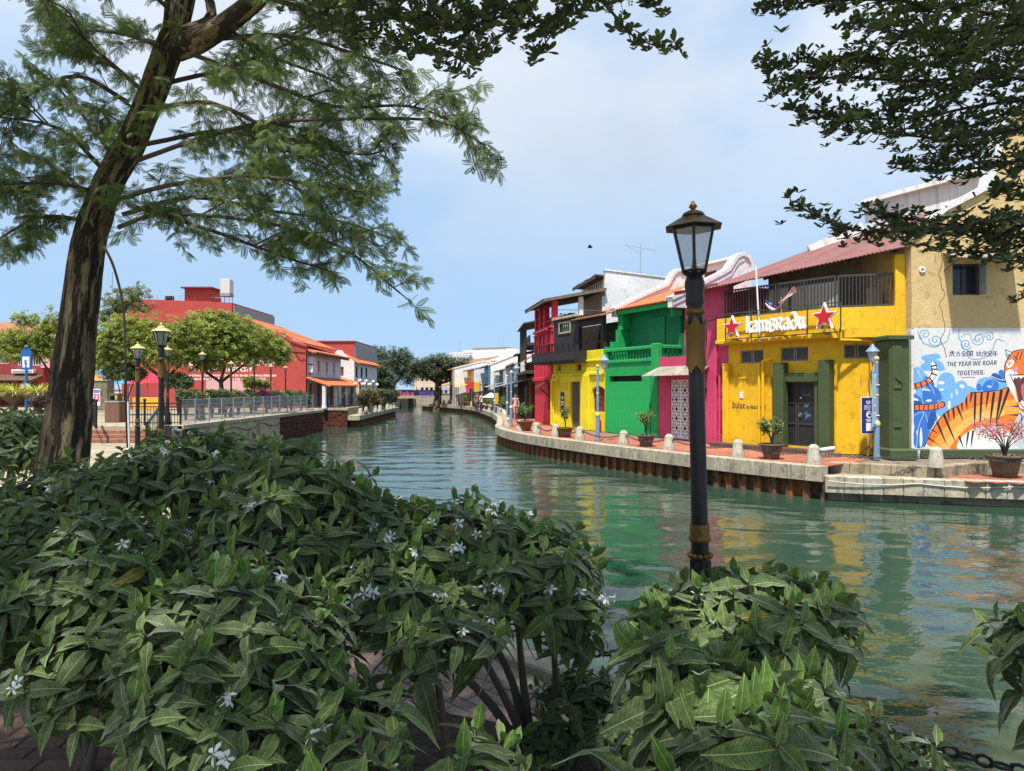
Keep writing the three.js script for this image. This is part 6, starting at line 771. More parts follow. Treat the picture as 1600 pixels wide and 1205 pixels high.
// ---------- lamps ----------
function makeLamp(name, label, pos, roofMat = M.brass, group) {
  const g = thing(name, label, 'street lamp', pos, 0.28, group), A = (n, r, y, k = 0) => V(Math.cos((n + k) * Math.PI / 3) * r, y, Math.sin((n + k) * Math.PI / 3) * r);
  part(g, 'base', lathe([[0.16, 0], [0.16, 0.12], [0.12, 0.16], [0.11, 0.5], [0.075, 0.56], [0.075, 0.6]], 16), M.iron);
  const flute = []; for (let i = 0; i <= 40; i++) { const a = i / 40 * Math.PI * 2, r = 0.058 + 0.005 * Math.cos(a * 10); flute.push(new THREE.Vector2(Math.cos(a) * r, Math.sin(a) * r)); } part(g, 'lower_pole', new THREE.ExtrudeGeometry(new THREE.Shape(flute), { depth: 0.5, bevelEnabled: false }).rotateX(-Math.PI / 2).translate(0, 0.58, 0), M.iron);
  part(g, 'pole', lathe([[0.056, 1.05], [0.05, 1.25], [0.047, 2.2], [0.047, 2.62], [0.056, 2.63], [0.056, 2.66], [0.054, 2.7], [0.06, 2.73], [0.06, 2.76], [0.052, 2.79], [0.03, 2.82]], 20), M.iron);
  const beads = []; for (let i = 0; i < 12; i++) { const a = i / 12 * 6.283; beads.push(new THREE.SphereGeometry(0.017, 7, 5).translate(Math.cos(a) * 0.062, 1.11, Math.sin(a) * 0.062)); } part(g, 'bead_ring', beads, M.brass);
  part(g, 'lower_band', lathe([[0.055, 1.19], [0.066, 1.2], [0.068, 1.215], [0.06, 1.225], [0.058, 1.3], [0.055, 1.3]], 20), M.brass); part(g, 'upper_ring', lathe([[0.052, 2.57], [0.06, 2.575], [0.06, 2.6], [0.052, 2.605]], 20), M.brass);
  { const n = 48, P = [], I = []; for (let i = 0; i <= n; i++) { const a = i / n * 6.283, z = Math.abs(((i / n * 6) % 1) - 0.5) * 2; const rows = [[0.066, 2.26 - 0.05 * (1 - z) ], [0.058, 2.31], [0.058, 2.44], [0.062, 2.45], [0.06, 2.47], [0.068, 2.5 + 0.055 * z]]; for (const [r, y] of rows) P.push(Math.cos(a) * r, y, Math.sin(a) * r); } for (let i = 0; i < n; i++) for (let k = 0; k < 5; k++) { const a = i * 6 + k, b = a + 6; I.push(a, a + 1, b, b, a + 1, b + 1); } const b = new THREE.BufferGeometry(); b.setAttribute('position', new THREE.Float32BufferAttribute(P, 3)); b.setAttribute('uv', new THREE.Float32BufferAttribute(new Float32Array(P.length / 3 * 2), 2)); b.setIndex(I); b.computeVertexNormals(); const bm = M.brassD = M.brassD ?? (() => { const m = M.brass.clone(); m.side = THREE.DoubleSide; return m; })(); part(g, 'crown_band', b, bm); }
  const y0 = 2.83, y1 = 3.085, r0 = 0.074, r1 = 0.132; for (let i = 0; i < 6; i++) { part(g, 'corner_bar', rod(A(i, r0, y0), A(i, r1, y1), 0.009, 5), M.iron); part(g, 'lower_rim', rod(A(i, r0, y0), A(i + 1, r0, y0), 0.008, 5), M.iron); part(g, 'upper_rim', rod(A(i, r1, y1), A(i + 1, r1, y1), 0.008, 5), M.iron); part(g, 'arm', rod(A(i, r0, y0), V(0, 2.775, 0), 0.009, 5), M.iron);
    const q = new THREE.BufferGeometry(), a = A(i, r0 - 0.002, y0 + 0.003), b = A(i + 1, r0 - 0.002, y0 + 0.003), c = A(i + 1, r1 - 0.003, y1), d = A(i, r1 - 0.003, y1); q.setAttribute('position', new THREE.Float32BufferAttribute([a, d, c, a, c, b].flatMap((p) => [p.x, p.y, p.z]), 3)); q.setAttribute('uv', new THREE.Float32BufferAttribute([0, 0, 0, 1, 1, 1, 0, 0, 1, 1, 1, 0], 2)); q.computeVertexNormals(); part(g, 'glass_pane', q, M.lampglass); }
  part(g, 'roof', new THREE.CylinderGeometry(0.06, 0.188, 0.075, 6, 1).rotateY(Math.PI / 6).translate(0, y1 + 0.045, 0), roofMat); part(g, 'roof_dome', lathe([[0.07, y1 + 0.082], [0.058, y1 + 0.1], [0.03, y1 + 0.112], [0.012, y1 + 0.115], [0.012, y1 + 0.12], [0.026, y1 + 0.135], [0.02, y1 + 0.15], [0.01, y1 + 0.155], [0.012, y1 + 0.165], [0, y1 + 0.175]], 14), roofMat);
  part(g, 'lamp_holder', lathe([[0, 2.79], [0.022, 2.8], [0.022, 2.86], [0.014, 2.87], [0.014, 2.9], [0, 2.9]], 10), M.brass);
  return g;
}
const lampA = makeLamp('street_lamp', 'large black street lamp with dull brass crown band in the foreground', [1.165, -0.02, -4.28]); lampA.rotation.z = 0.022;
const goldRoof = std({ color: C(0.66, 0.46, 0.2), roughness: 0.5, metalness: 0.2 });
const lampB = makeLamp('street_lamp', 'black lamp with golden roof, taller of the pair beside the steps', [-6.48, 0.06, -13], goldRoof, 'black lamps on the left bank');
for (const [px, d, y, l] of [[215, 18, 0.03, 'black lamp with golden roof, left and lower one of the pair'], [262, 29, 0.6, 'distant black lamp showing right behind the taller golden lamp'], [316, 33, 0.6, 'black lamp in front of the red wall beside the tree trunk'], [361, 38, 0.35, 'thin black lamp half hidden by the round tree crown'], [397, 46, 0.6, 'small black lamp below the white lettering behind the yellow shrub'], [423, 51, 0.6, 'small black lamp standing by the end of the lettering'], [446, 53.5, 0.6, 'smallest black lamp before the bare red wall']]) copyOf(lampB, [(px - 800) / 1100 * d, y, -d], 0.3, l, 'black lamps on the left bank');
// blue lamp posts on the right promenade
function blueLamp(label, p, ry, first) { if (first) return copyOf(first, p, ry, label, 'blue lamp posts on the right promenade'); const g = thing('blue_lamp_post', label, 'lamp post', p, ry, 'blue lamp posts on the right promenade');
  part(g, 'lower_pole', lathe([[0.1, 0], [0.1, 0.12], [0.085, 0.16], [0.085, 1.0]], 12), M.bluepaint); part(g, 'gold_band', lathe([[0.085, 1.0], [0.1, 1.01], [0.1, 1.1], [0.06, 1.15]], 12), M.gold); part(g, 'pole', lathe([[0.06, 1.1], [0.05, 2.85], [0.055, 2.9], [0, 2.92]], 12), M.bluepaint); part(g, 'gold_ring', lathe([[0.058, 1.88], [0.07, 1.9], [0.058, 1.93]], 12), M.gold); part(g, 'ball_finial', new THREE.SphereGeometry(0.075, 12, 8).translate(0, 2.98, 0), M.gold);
  part(g, 'arm', limb([V(0, 2.7, 0), V(0.2, 2.62, 0), V(0.34, 2.78, 0), V(0.34, 2.86, 0)], [0.022, 0.018], 6), M.bluepaint); const l = part(g, 'lantern', lathe([[0.06, 2.86], [0.1, 2.9], [0.15, 3.2]], 8), std({ color: C(0.4, 0.44, 0.48), roughness: 0.3 })); l.position.x = 0.34; const r = part(g, 'lantern_roof', lathe([[0.2, 3.2], [0.19, 3.23], [0.1, 3.32], [0.05, 3.36], [0.03, 3.42], [0, 3.44]], 8), M.bluepaint); r.position.x = 0.34; return g; }
const onEdge = (px, inset) => { let best = null; for (let i = 1; i < RK.length - 1; i++) { const a = RK[i - 1], b = RK[i + 1], t = V().subVectors(b, a).normalize(), p = RK[i].clone().add(V(t.z * inset, 0, -t.x * inset)), q = HX + FPX * p.x / -p.z, e = Math.abs(q - px); if (-p.z < 60 && (!best || e < best[0])) best = [e, p, Math.atan2(-t.z, t.x)]; } return best; };
{ const a = onEdge(938, 0.75), L0 = blueLamp('blue lamp post before the green house', a[1].toArray(), a[2] + 0.3); const b = onEdge(799, 0.8); blueLamp('blue lamp post at the bend beside the potted bushes', [b[1].x, 0, b[1].z], 0.5, L0); blueLamp('blue lamp post carrying a printed banner before the yellow bar', [10.75, 0, -20.75], 1.4, L0);
  let k = 0; for (const [px, d] of [[786, 50], [767, 59]]) blueLamp(k++ ? 'farthest blue lamp post near the white parasol' : 'blue lamp post behind the bend near the dark café', [(px - 800) / 1100 * d + 0.3, 0, -d], 0.4, L0);
  const bn = painted(96, 512, (x) => { x.fillStyle = '#cfdbe4'; x.fillRect(0, 0, 96, 512); x.fillStyle = '#5c9ad0'; x.fillRect(0, 0, 96, 22); x.fillRect(0, 490, 96, 22); x.fillStyle = '#37435a'; for (let i = 0; i < 9; i++) x.fillRect(26 + (i % 3) * 6, 60 + i * 20, 44, 9); x.fillStyle = '#b5333b'; x.fillRect(30, 250, 40, 60); x.fillRect(20, 330, 52, 50); x.fillStyle = '#4b7a55'; for (let i = 0; i < 5; i++) x.fillRect(24, 400 + i * 16, 46, 8); });
  const g = thing('pole_banner', 'tall narrow printed banner strapped to the blue lamp post', 'banner', [10.75, 0, -20.75], 0.75); part(g, 'backing', CB(-0.32, -0.09, 0.98, 2.62, -0.02, 0.02, 0.008), std({ color: C(0.22, 0.42, 0.62), roughness: 0.5 })); part(g, 'print_face', printed(-0.3, -0.11, 1.0, 2.6, 0.026), print(bn)); for (const y of [1.3, 2.2]) part(g, 'strap', new THREE.TorusGeometry(0.075, 0.012, 5, 12).rotateX(Math.PI / 2).translate(0, y, 0), M.whitemetal); }
{ // banner stand
  const bt = painted(128, 256, (x) => { x.fillStyle = '#1d2f6e'; x.fillRect(0, 0, 128, 256); x.fillStyle = '#eef0f4'; x.font = 'bold 30px sans-serif'; x.textAlign = 'center'; x.fillText('QIQ', 64, 44); x.fillStyle = '#a9a4c4'; x.fillRect(20, 54, 88, 34); x.fillStyle = '#1d2f6e'; x.font = 'bold 13px sans-serif'; x.fillText('SERVICE', 64, 68); x.fillText('PLATFORM', 64, 83); x.fillStyle = '#eef0f4'; x.beginPath(); x.arc(64, 122, 27, 0, 7); x.fill(); x.fillStyle = '#27305a'; x.beginPath(); x.arc(64, 128, 12, 0, 7); x.fill(); x.fillStyle = '#b9404a'; x.fillRect(48, 104, 32, 7); x.fillStyle = '#eef0f4'; x.fillRect(34, 156, 60, 6); x.fillRect(40, 166, 48, 6); x.fillRect(36, 182, 56, 58); });
  const p = at(1358, 640, 21.4), g = thing('banner_stand', 'dark blue printed board on a small tripod by the yellow wall', 'sign', [p.x, 0, p.z], 0.25); part(g, 'board', CB(-0.29, 0.29, 0.72, 1.84, -0.02, 0.01, 0.008), M.whitemetal); part(g, 'print_face', printed(-0.275, 0.275, 0.74, 1.82, 0.014), print(bt)); part(g, 'pole', rod(V(0, 0.05, -0.04), V(0, 2.35, -0.04), 0.018, 6), M.whitemetal); for (const a of [0.3, 2.4, 4.5]) part(g, 'leg', rod(V(0, 0.35, -0.04), V(Math.cos(a) * 0.35, 0, Math.sin(a) * 0.35 - 0.04), 0.012, 5), M.steel); }
// ---------- bollards, chains, pots ----------
{
  seed(81); const bol = thing('bollard', 'x', 'bollard', [0, 0, 0], 0, 'pale concrete bollards along the right promenade'); part(bol, 'body', (() => { const g = new THREE.CylinderGeometry(0.15, 0.215, 0.46, 8).rotateY(Math.PI / 8).translate(0, 0.23, 0); return boxuv(g); })(), M.bollard); part(bol, 'cap', boxuv(new THREE.CylinderGeometry(0.07, 0.15, 0.08, 8).rotateY(Math.PI / 8).translate(0, 0.5, 0)), M.bollard); part(bol, 'chain_ring', new THREE.TorusGeometry(0.035, 0.01, 5, 10).rotateY(Math.PI / 2).translate(0.18, 0.36, 0), M.steel);
  const near = [[1278, 'bollard before the dark bar door'], [1147, 'bollard before the lettering at the yellow bar corner'], [1048, 'bollard in front of the white lattice gate'], [970, 'bollard in front of the green metal panels'], [911, 'bollard before the plank door of the lemon house'], [871, 'bollard before the corner of red and lemon houses'], [837, 'bollard beside the potted bush before the red house'], [811, 'bollard just behind the bend of the promenade'], [793, 'bollard at the outermost bend of the promenade']], pts = [];
  near.forEach(([px, l], i) => { const e = onEdge(px, 0.55), p = [e[1].x, 0, e[1].z]; pts.push(V(...p)); if (!i) { bol.position.set(...p); bol.rotation.y = e[2]; bol.userData.label = 'pale concrete ' + l; } else copyOf(bol, p, e[2] + rr(-0.1, 0.1), 'pale concrete ' + l).rotation.z = rr(-0.03, 0.03); });
  pts.unshift(V(11.2, 0.02, -18.6)); copyOf(bol, [11.2, 0.02, -18.6], 0.3, 'pale concrete bollard at the corner of the lower landing');
  let far = 0; for (let i = 0; i < RK.length; i += 4) { const d = -RK[i].z; if (d < 45 || d > 94) continue; const a = RK[Math.max(0, i - 1)], b = RK[i + 1], t = V().subVectors(b, a).normalize(); copyOf(bol, [RK[i].x + t.z * 0.5, 0, RK[i].z - t.x * 0.5], 0, 'small pale bollard in the row along the far curve of the promenade', 'bollards along the far curve'); far++; }
  for (let i = 0; i < 9; i++) copyOf(bol, [-11.95 - i * 0.105, 0, -(55.5 + i * 2.6)], 0, 'pale bollard on the low landing of the left bank', 'bollards on the left landing');
  // chains between the near bollards
  const chain = (a, b, label, sag = 0.16, mat = M.steel, r = 0.014) => { const g = thing('bollard_chain', label, 'chain', a.toArray(), 0, 'chains between the bollards'), d = b.clone().sub(a), n = Math.max(10, Math.round(d.length() / 0.07)), gs = []; for (let i = 0; i < n; i++) { const t = (i + 0.5) / n, p = d.clone().multiplyScalar(t).add(V(0, -sag * 4 * t * (1 - t), 0)); gs.push(new THREE.TorusGeometry(r * 2.2, r * 0.75, 4, 8).scale(1.35, 1, 1).rotateX(i % 2 ? Math.PI / 2 : 0).rotateY(Math.atan2(-d.z, d.x)).translate(p.x, p.y, p.z)); } stuff(part(g, 'links', gs, mat)); const e = part(g, 'end_hook', new THREE.TorusGeometry(r * 2, r, 4, 8), mat); return g; };
  const names = ['chain from the landing corner bollard to the bar door bollard', 'chain sagging in front of the yellow bar', 'chain sagging before the pink house', 'chain sagging before the green metal panels', 'chain between the lemon house bollards', 'chain before the lemon house corner', 'chain before the red house'];
  for (let i = 0; i < 7; i++) chain(pts[i].clone().add(V(-0.1, 0.36, 0)), pts[i + 1].clone().add(V(0.1, 0.36, 0)), names[i]);
  chain(V(14.8, 0.36, -17.9), V(11.3, 0.38, -18.5), 'chain from the landing corner toward the pink flower pot');
  chain(V(-0.25, 0.42, -5.35), V(1.05, 0.42, -4.45), 'black chain hanging at the near quay edge beside the large lamp', 0.12, M.iron, 0.012); chain(V(1.2, 0.42, -4.35), V(3.2, 0.42, -2.6), 'black chain running right from the large lamp', 0.12, M.iron, 0.012);
  { const q = thing('quay_post', 'short black iron post holding the chain behind the shrubs', 'post', [-0.3, 0, -5.38]); part(q, 'shaft', lathe([[0.05, 0], [0.04, 0.05], [0.035, 0.5], [0.05, 0.54], [0, 0.6]], 10), M.iron); part(q, 'ring', new THREE.TorusGeometry(0.03, 0.008, 5, 10).translate(0.05, 0.42, 0), M.iron); }
  { const g = thing('mooring_rope', 'pale rope looped along the face of the landing kerb', 'rope', [8.4, 0, -18.8]), P = []; for (let i = 0; i <= 30; i++) P.push(V(i * 0.3, -0.36 - 0.06 * Math.abs(Math.sin(i * 0.45)), 0.06 + i * 0.083)); part(g, 'strand', limb(P, [0.016, 0.016], 5, 90), M.plain(C(0.55, 0.52, 0.46), 0.9)); }
}
const potLeaf = leafShape(0.1, 0.05, 3, obovate, 0.12, 0.15);
function pottedPlant(label, p, o) { seed(o.seed); const g = thing('potted_plant', label, 'potted plant', p, rr(0, 6), 'potted plants on the promenade'); const R = o.pot ?? 0.28, H = o.h ?? 0.42;
  part(g, 'pot', lathe([[0, 0], [R * 0.62, 0], [R * 0.7, H * 0.3], [R * 0.92, H * 0.85], [R * 1.08, H * 0.88], [R * 1.1, H], [R * 0.95, H], [R * 0.9, H * 0.9], [0, H * 0.88]], 20), o.potMat ?? M.terracotta);
  const br = [], mats = [], cols = [], tips = []; for (let i = 0; i < o.stems; i++) { const a = rr(0, 6.283), t = V(Math.cos(a) * o.rx * rr(0.3, 1), H + o.top * rr(0.6, 1), Math.sin(a) * o.rx * rr(0.3, 1)), m = V(t.x * 0.25, H + (t.y - H) * 0.45, t.z * 0.25); br.push(limb([V(rr(-0.03, 0.03), H * 0.8, rr(-0.03, 0.03)), m, t], [0.016, 0.011, 0.005], 5)); tips.push(t, m.clone().lerp(t, 0.6)); }
  part(g, 'stem', br, M.twig); for (const t of tips) for (let i = 0; i < o.leaves; i++) { const d = V(gauss(), gauss() * 0.8, gauss()).multiplyScalar(o.spread), q = t.clone().add(d), s = rr(0.7, 1.3) * (o.ls ?? 1); mats.push(new THREE.Matrix4().compose(q, rq(0.9), V(s, s, s))); cols.push((o.c0 ?? C(0.05, 0.1, 0.02)).clone().lerp(o.c1 ?? C(0.15, 0.24, 0.04), rnd())); } cloud(g, 'foliage', potLeaf, LM.pot = LM.pot ?? leafMat(C(1, 1, 1)), mats, cols);
  if (o.flowers) { const fm = [], fc = []; for (let i = 0; i < o.flowers; i++) { const t = tips[Math.floor(rnd() * tips.length)], q = t.clone().add(V(gauss(), gauss() * 0.7 + 0.1, gauss()).multiplyScalar(o.spread * 1.1)); fm.push(new THREE.Matrix4().compose(q, rq(1.2), V(1, 1, 1).multiplyScalar(rr(0.5, 0.9)))); fc.push(C(0.75, 0.03, 0.22).lerp(C(0.9, 0.25, 0.42), rnd())); } cloud(g, 'blossom', potLeaf, LM.pot, fm, fc); }
  return g; }
{ const e = (px, i) => { const q = onEdge(px, i)[1]; return [q.x, 0, q.z]; };
  pottedPlant('terracotta pot with a slim upright shrub before the lemon house', e(887, 0.75), { seed: 91, stems: 5, rx: 0.16, top: 0.85, leaves: 26, spread: 0.09, pot: 0.33, h: 0.42 });
  pottedPlant('terracotta pot with a loose forked shrub before the green house', e(1004, 0.8), { seed: 92, stems: 7, rx: 0.3, top: 0.85, leaves: 22, spread: 0.1, pot: 0.33, h: 0.42, potMat: M.potgrey });
  pottedPlant('brown pot with a rounded shrub before the bar door', e(1206, 0.85), { seed: 93, stems: 11, rx: 0.4, top: 0.72, leaves: 26, spread: 0.11, pot: 0.34, h: 0.46, potMat: M.potgrey });
  pottedPlant('wide pot with a dense round bush before the red house', e(822, 0.8), { seed: 94, stems: 10, rx: 0.45, top: 0.85, leaves: 30, spread: 0.16, pot: 0.42, h: 0.5 });
  pottedPlant('tall pot with leafy bush at the outer bend', e(789, 0.9), { seed: 95, stems: 9, rx: 0.45, top: 0.9, leaves: 30, spread: 0.16, pot: 0.35, h: 0.5 });
  pottedPlant('large dark pot of pink bougainvillea before the tiger mural', [at(1570, 740, 18.6).x, -0.25, -18.6], { seed: 96, stems: 16, rx: 0.85, top: 0.85, leaves: 18, spread: 0.2, pot: 0.42, h: 0.6, potMat: M.potgrey, flowers: 420, ls: 0.62, c0: C(0.10, 0.12, 0.03), c1: C(0.32, 0.3, 0.12) });
  let k = 0; for (const [px, d] of [[762, 62], [748, 69], [733, 76], [717, 84], [771, 55], [756, 65], [741, 72]]) pottedPlant(['small bush by the parasol on the far promenade', 'low bush before the green fronted house', 'low bush before the cyan house', 'low bush before the ochre house', 'bush behind the bend of the far promenade', 'second low bush beyond the parasol', 'low bush between the green and cyan houses'][k], [(px - 800) / 1100 * d + 0.8, 0, -d], { seed: 100 + k++, stems: 7, rx: 0.4, top: 0.7, leaves: 16, spread: 0.2, ls: 1.6 }); }
{ // white pipe and stones by the bar porch, fire extinguisher by the arch
  const p = at(1300, 702, 21.6), g = thing('plastic_pipe', 'short white pipe lying on the timber porch edge', 'pipe', [p.x - 0.2, 0.2, p.z]); part(g, 'tube', rod(V(-0.32, 0, 0.1), V(0.3, 0.06, -0.1), 0.06, 12), M.whitemetal); part(g, 'support_block', CB(-0.3, 0.4, -0.2, -0.06, -0.2, 0.2, 0.02), M.greywood);
  const q = YL.p(YL.L - 0.05, 0, 0.3), x = thing('red_container', 'slim red container standing in the corner beside the green panels', 'container', q.toArray()); part(x, 'body', lathe([[0, 0], [0.1, 0], [0.11, 0.5], [0.08, 0.6], [0.03, 0.64], [0, 0.64]], 12), M.red); part(x, 'cap', lathe([[0.03, 0.64], [0.04, 0.7], [0, 0.71]], 10), M.white);
}

// ---------- two people on the far promenade ----------
function person(label, pos, ry, shirt, legs, stride) {
  const N = 56, m = new MarchingCubes(N, M.grey, false, false, 40000), F = m.field, S = 0.95; m.isolation = 0; // one body, metres / S in the cube
  const J = { hip: V(0, 0.92, 0), neck: V(0.01, 1.42, 0.02), head: V(0, 1.6, 0.03), top: V(0, 1.68, 0.02), shL: V(-0.18, 1.38, 0), elL: V(-0.24, 1.1, -0.04), haL: V(-0.23, 0.86, 0.06), shR: V(0.18, 1.38, 0), elR: V(0.24, 1.1, 0.02), haR: V(0.22, 0.88, 0.12), hL: V(-0.09, 0.9, 0), kL: V(-0.1, 0.49, 0.05 + stride * 0.1), fL: V(-0.1, 0.06, stride * 0.2), tL: V(-0.1, 0.04, 0.14 + stride * 0.2), hR: V(0.09, 0.9, 0), kR: V(0.1, 0.49, 0.04 - stride * 0.04), fR: V(0.1, 0.08, -stride * 0.25), tR: V(0.1, 0.04, 0.14 - stride * 0.22) };
  const bones = [['hip', 'neck', 0.13, 0.1], ['shL', 'shR', 0.075, 0.075], ['hL', 'hR', 0.1, 0.1], ['neck', 'head', 0.055, 0.085], ['head', 'top', 0.095, 0.09], ['shL', 'elL', 0.055, 0.042], ['elL', 'haL', 0.042, 0.03], ['shR', 'elR', 0.055, 0.042], ['elR', 'haR', 0.042, 0.03], ['hL', 'kL', 0.085, 0.058], ['kL', 'fL', 0.058, 0.038], ['fL', 'tL', 0.045, 0.035], ['hR', 'kR', 0.085, 0.058], ['kR', 'fR', 0.058, 0.038], ['fR', 'tR', 0.045, 0.035]];
  for (let z = 0; z < N; z++) for (let y = 0; y < N; y++) for (let x = 0; x < N; x++) { const p = V((x / (N / 2) - 1) * S * 0.5, (y / (N / 2) - 1) * S + 0.88, (z / (N / 2) - 1) * S * 0.5); let d = 9; for (const [a, b, r0, r1] of bones) { const A = J[a], ab = J[b].clone().sub(A), t = clamp(p.clone().sub(A).dot(ab) / ab.lengthSq()), e = p.distanceTo(A.clone().addScaledVector(ab, t)) - (r0 + (r1 - r0) * t), k = 0.03, h = clamp(0.5 + 0.5 * (d - e) / k); d = d + (e - d) * h - k * h * (1 - h); } F[z * N * N + y * N + x] = -d; }
  m.update(); const n = m.count * 3, P = new Float32Array(n), Cc = new Float32Array(n); for (let i = 0; i < m.count; i++) { const x = m.positionArray[i * 3] * S * 0.5, y = m.positionArray[i * 3 + 1] * S + 0.88, z = m.positionArray[i * 3 + 2] * S * 0.5; P.set([x, y, z], i * 3); const c = y > 1.66 || (y > 1.55 && z < 0.02) ? C(0.02, 0.015, 0.012) : y > 1.44 || (Math.abs(x) > 0.19 && y < 1.12) ? C(0.4, 0.22, 0.14) : y > 0.9 ? shirt : y > 0.08 ? legs : C(0.05, 0.04, 0.04); Cc.set([c.r, c.g, c.b], i * 3); }
  const g = new THREE.BufferGeometry(); g.setAttribute('position', new THREE.BufferAttribute(P, 3)); g.setAttribute('color', new THREE.BufferAttribute(Cc, 3)); g.setAttribute('uv', new THREE.BufferAttribute(new Float32Array(m.count * 2), 2)); g.computeVertexNormals();
  const t = thing('person', label, 'person', pos, ry, 'people on the far promenade'); part(t, 'body', g, std({ vertexColors: true, roughness: 0.85 }));
}
person('person in a pale pink top walking behind the bend by the dark café', [0.22, 0, -47.5], 0.3, C(0.62, 0.36, 0.38), C(0.45, 0.2, 0.2), 0.8); person('person in a white shirt near the parasol', [-2.7, 0, -62], 1.2, C(0.66, 0.6, 0.6), C(0.05, 0.05, 0.07), 0.5); person('person in a brown shirt walking left of the parasol', [-3.1, 0, -63], 0.6, C(0.3, 0.12, 0.08), C(0.06, 0.06, 0.09), 0.7);
// ---------- things on the left terrace ----------
const TY = 0.57, onT = (px, d) => [(px - HX) / FPX * d, TY, -d];
{ // mesh fence along the river wall
  const g = thing('mesh_fence', 'low grey wire mesh fence on top of the left river wall', 'fence', [-13.85, 0.6, -29.4]); const L = 19.6, n = 14; const gm = M.galv;
  const meshT = tex(64, (i, x, y) => { const on = x % 16 < 3 || y % 16 < 3; const v = on ? 255 : 40; return [v, v, v]; }, false); meshT.repeat.set(7, 7); const mm = std({ color: C(0.45, 0.48, 0.5), roughness: 0.5, metalness: 0.4, alphaMap: meshT, transparent: true, side: THREE.DoubleSide });
  for (let i = 0; i <= n; i++) part(g, 'post', B(-0.025, 0.025, 0, 1.06, -i * L / n - 0.025, -i * L / n + 0.025), gm);
  for (let i = 0; i < n; i++) part(g, 'mesh_panel', new THREE.PlaneGeometry(L / n - 0.08, 0.92).rotateY(Math.PI / 2).translate(0, 0.54, -(i + 0.5) * L / n), mm);
  for (const y of [0.06, 0.3, 0.54, 0.78, 1.02]) part(g, 'rail', rod(V(0, y, 0), V(0, y, -L), 0.012, 5), gm);
}
{ // black iron railings by the steps
  const rail = (name, label, a, b, n) => { const p = V(...a), q = V(...b), d = q.clone().sub(p), g = thing(name, label, 'railing', a); for (const y of [0.92, 0.78, 0.12]) part(g, 'rail', rod(V(0, y, 0), d.clone().add(V(0, y, 0)), y > 0.9 ? 0.035 : 0.02, 6), M.iron); for (let i = 0; i <= n; i++) { const c = d.clone().multiplyScalar(i / n); const post = i % 6 === 0; part(g, post ? 'post' : 'bar', rod(c.clone().add(V(0, 0, 0)), c.clone().add(V(0, post ? 1.02 : 0.78, 0)), post ? 0.045 : 0.012, 6), M.iron); if (post) part(g, 'finial', new THREE.SphereGeometry(0.065, 8, 6).translate(c.x, c.y + 1.06, c.z), M.iron); } return g; };
  rail('iron_railing', 'black iron railing on the terrace edge behind the golden lamps', onT(198, 29.0), onT(282, 29.0), 18); rail('iron_railing', 'short black railing beside the tree trunk at the steps', onT(146, 28.6), onT(150, 26.9), 6);
  const h = thing('stair_handrail', 'sloping black handrail going down the steps', 'railing', [-14.3, 0, -28.6]); part(h, 'rail', rod(V(0.1, 1.5, 0), V(0.6, 0.75, 2.2), 0.05, 6), M.iron); part(h, 'post', rod(V(0.6, 0, 2.2), V(0.6, 0.85, 2.2), 0.05, 6), M.iron); part(h, 'post', rod(V(0.1, 0.5, 0), V(0.1, 1.5, 0), 0.05, 6), M.iron); for (let i = 1; i < 6; i++) part(h, 'bar', rod(V(0.1 + 0.5 * i / 6, 0.3 - 0.05 * i, 2.2 * i / 6), V(0.1 + 0.5 * i / 6, 1.5 - 0.75 * i / 6, 2.2 * i / 6), 0.014, 5), M.iron);
  rail('iron_railing', 'black veranda railing before the riverside house columns', [-13.2, 0.6, -55], [-13.6, 0.6, -66], 24); rail('iron_railing', 'black railing sloping down to the low left landing', [-14.2, 0.6, -54.2], [-12.9, 0.6, -54.2], 6);
}
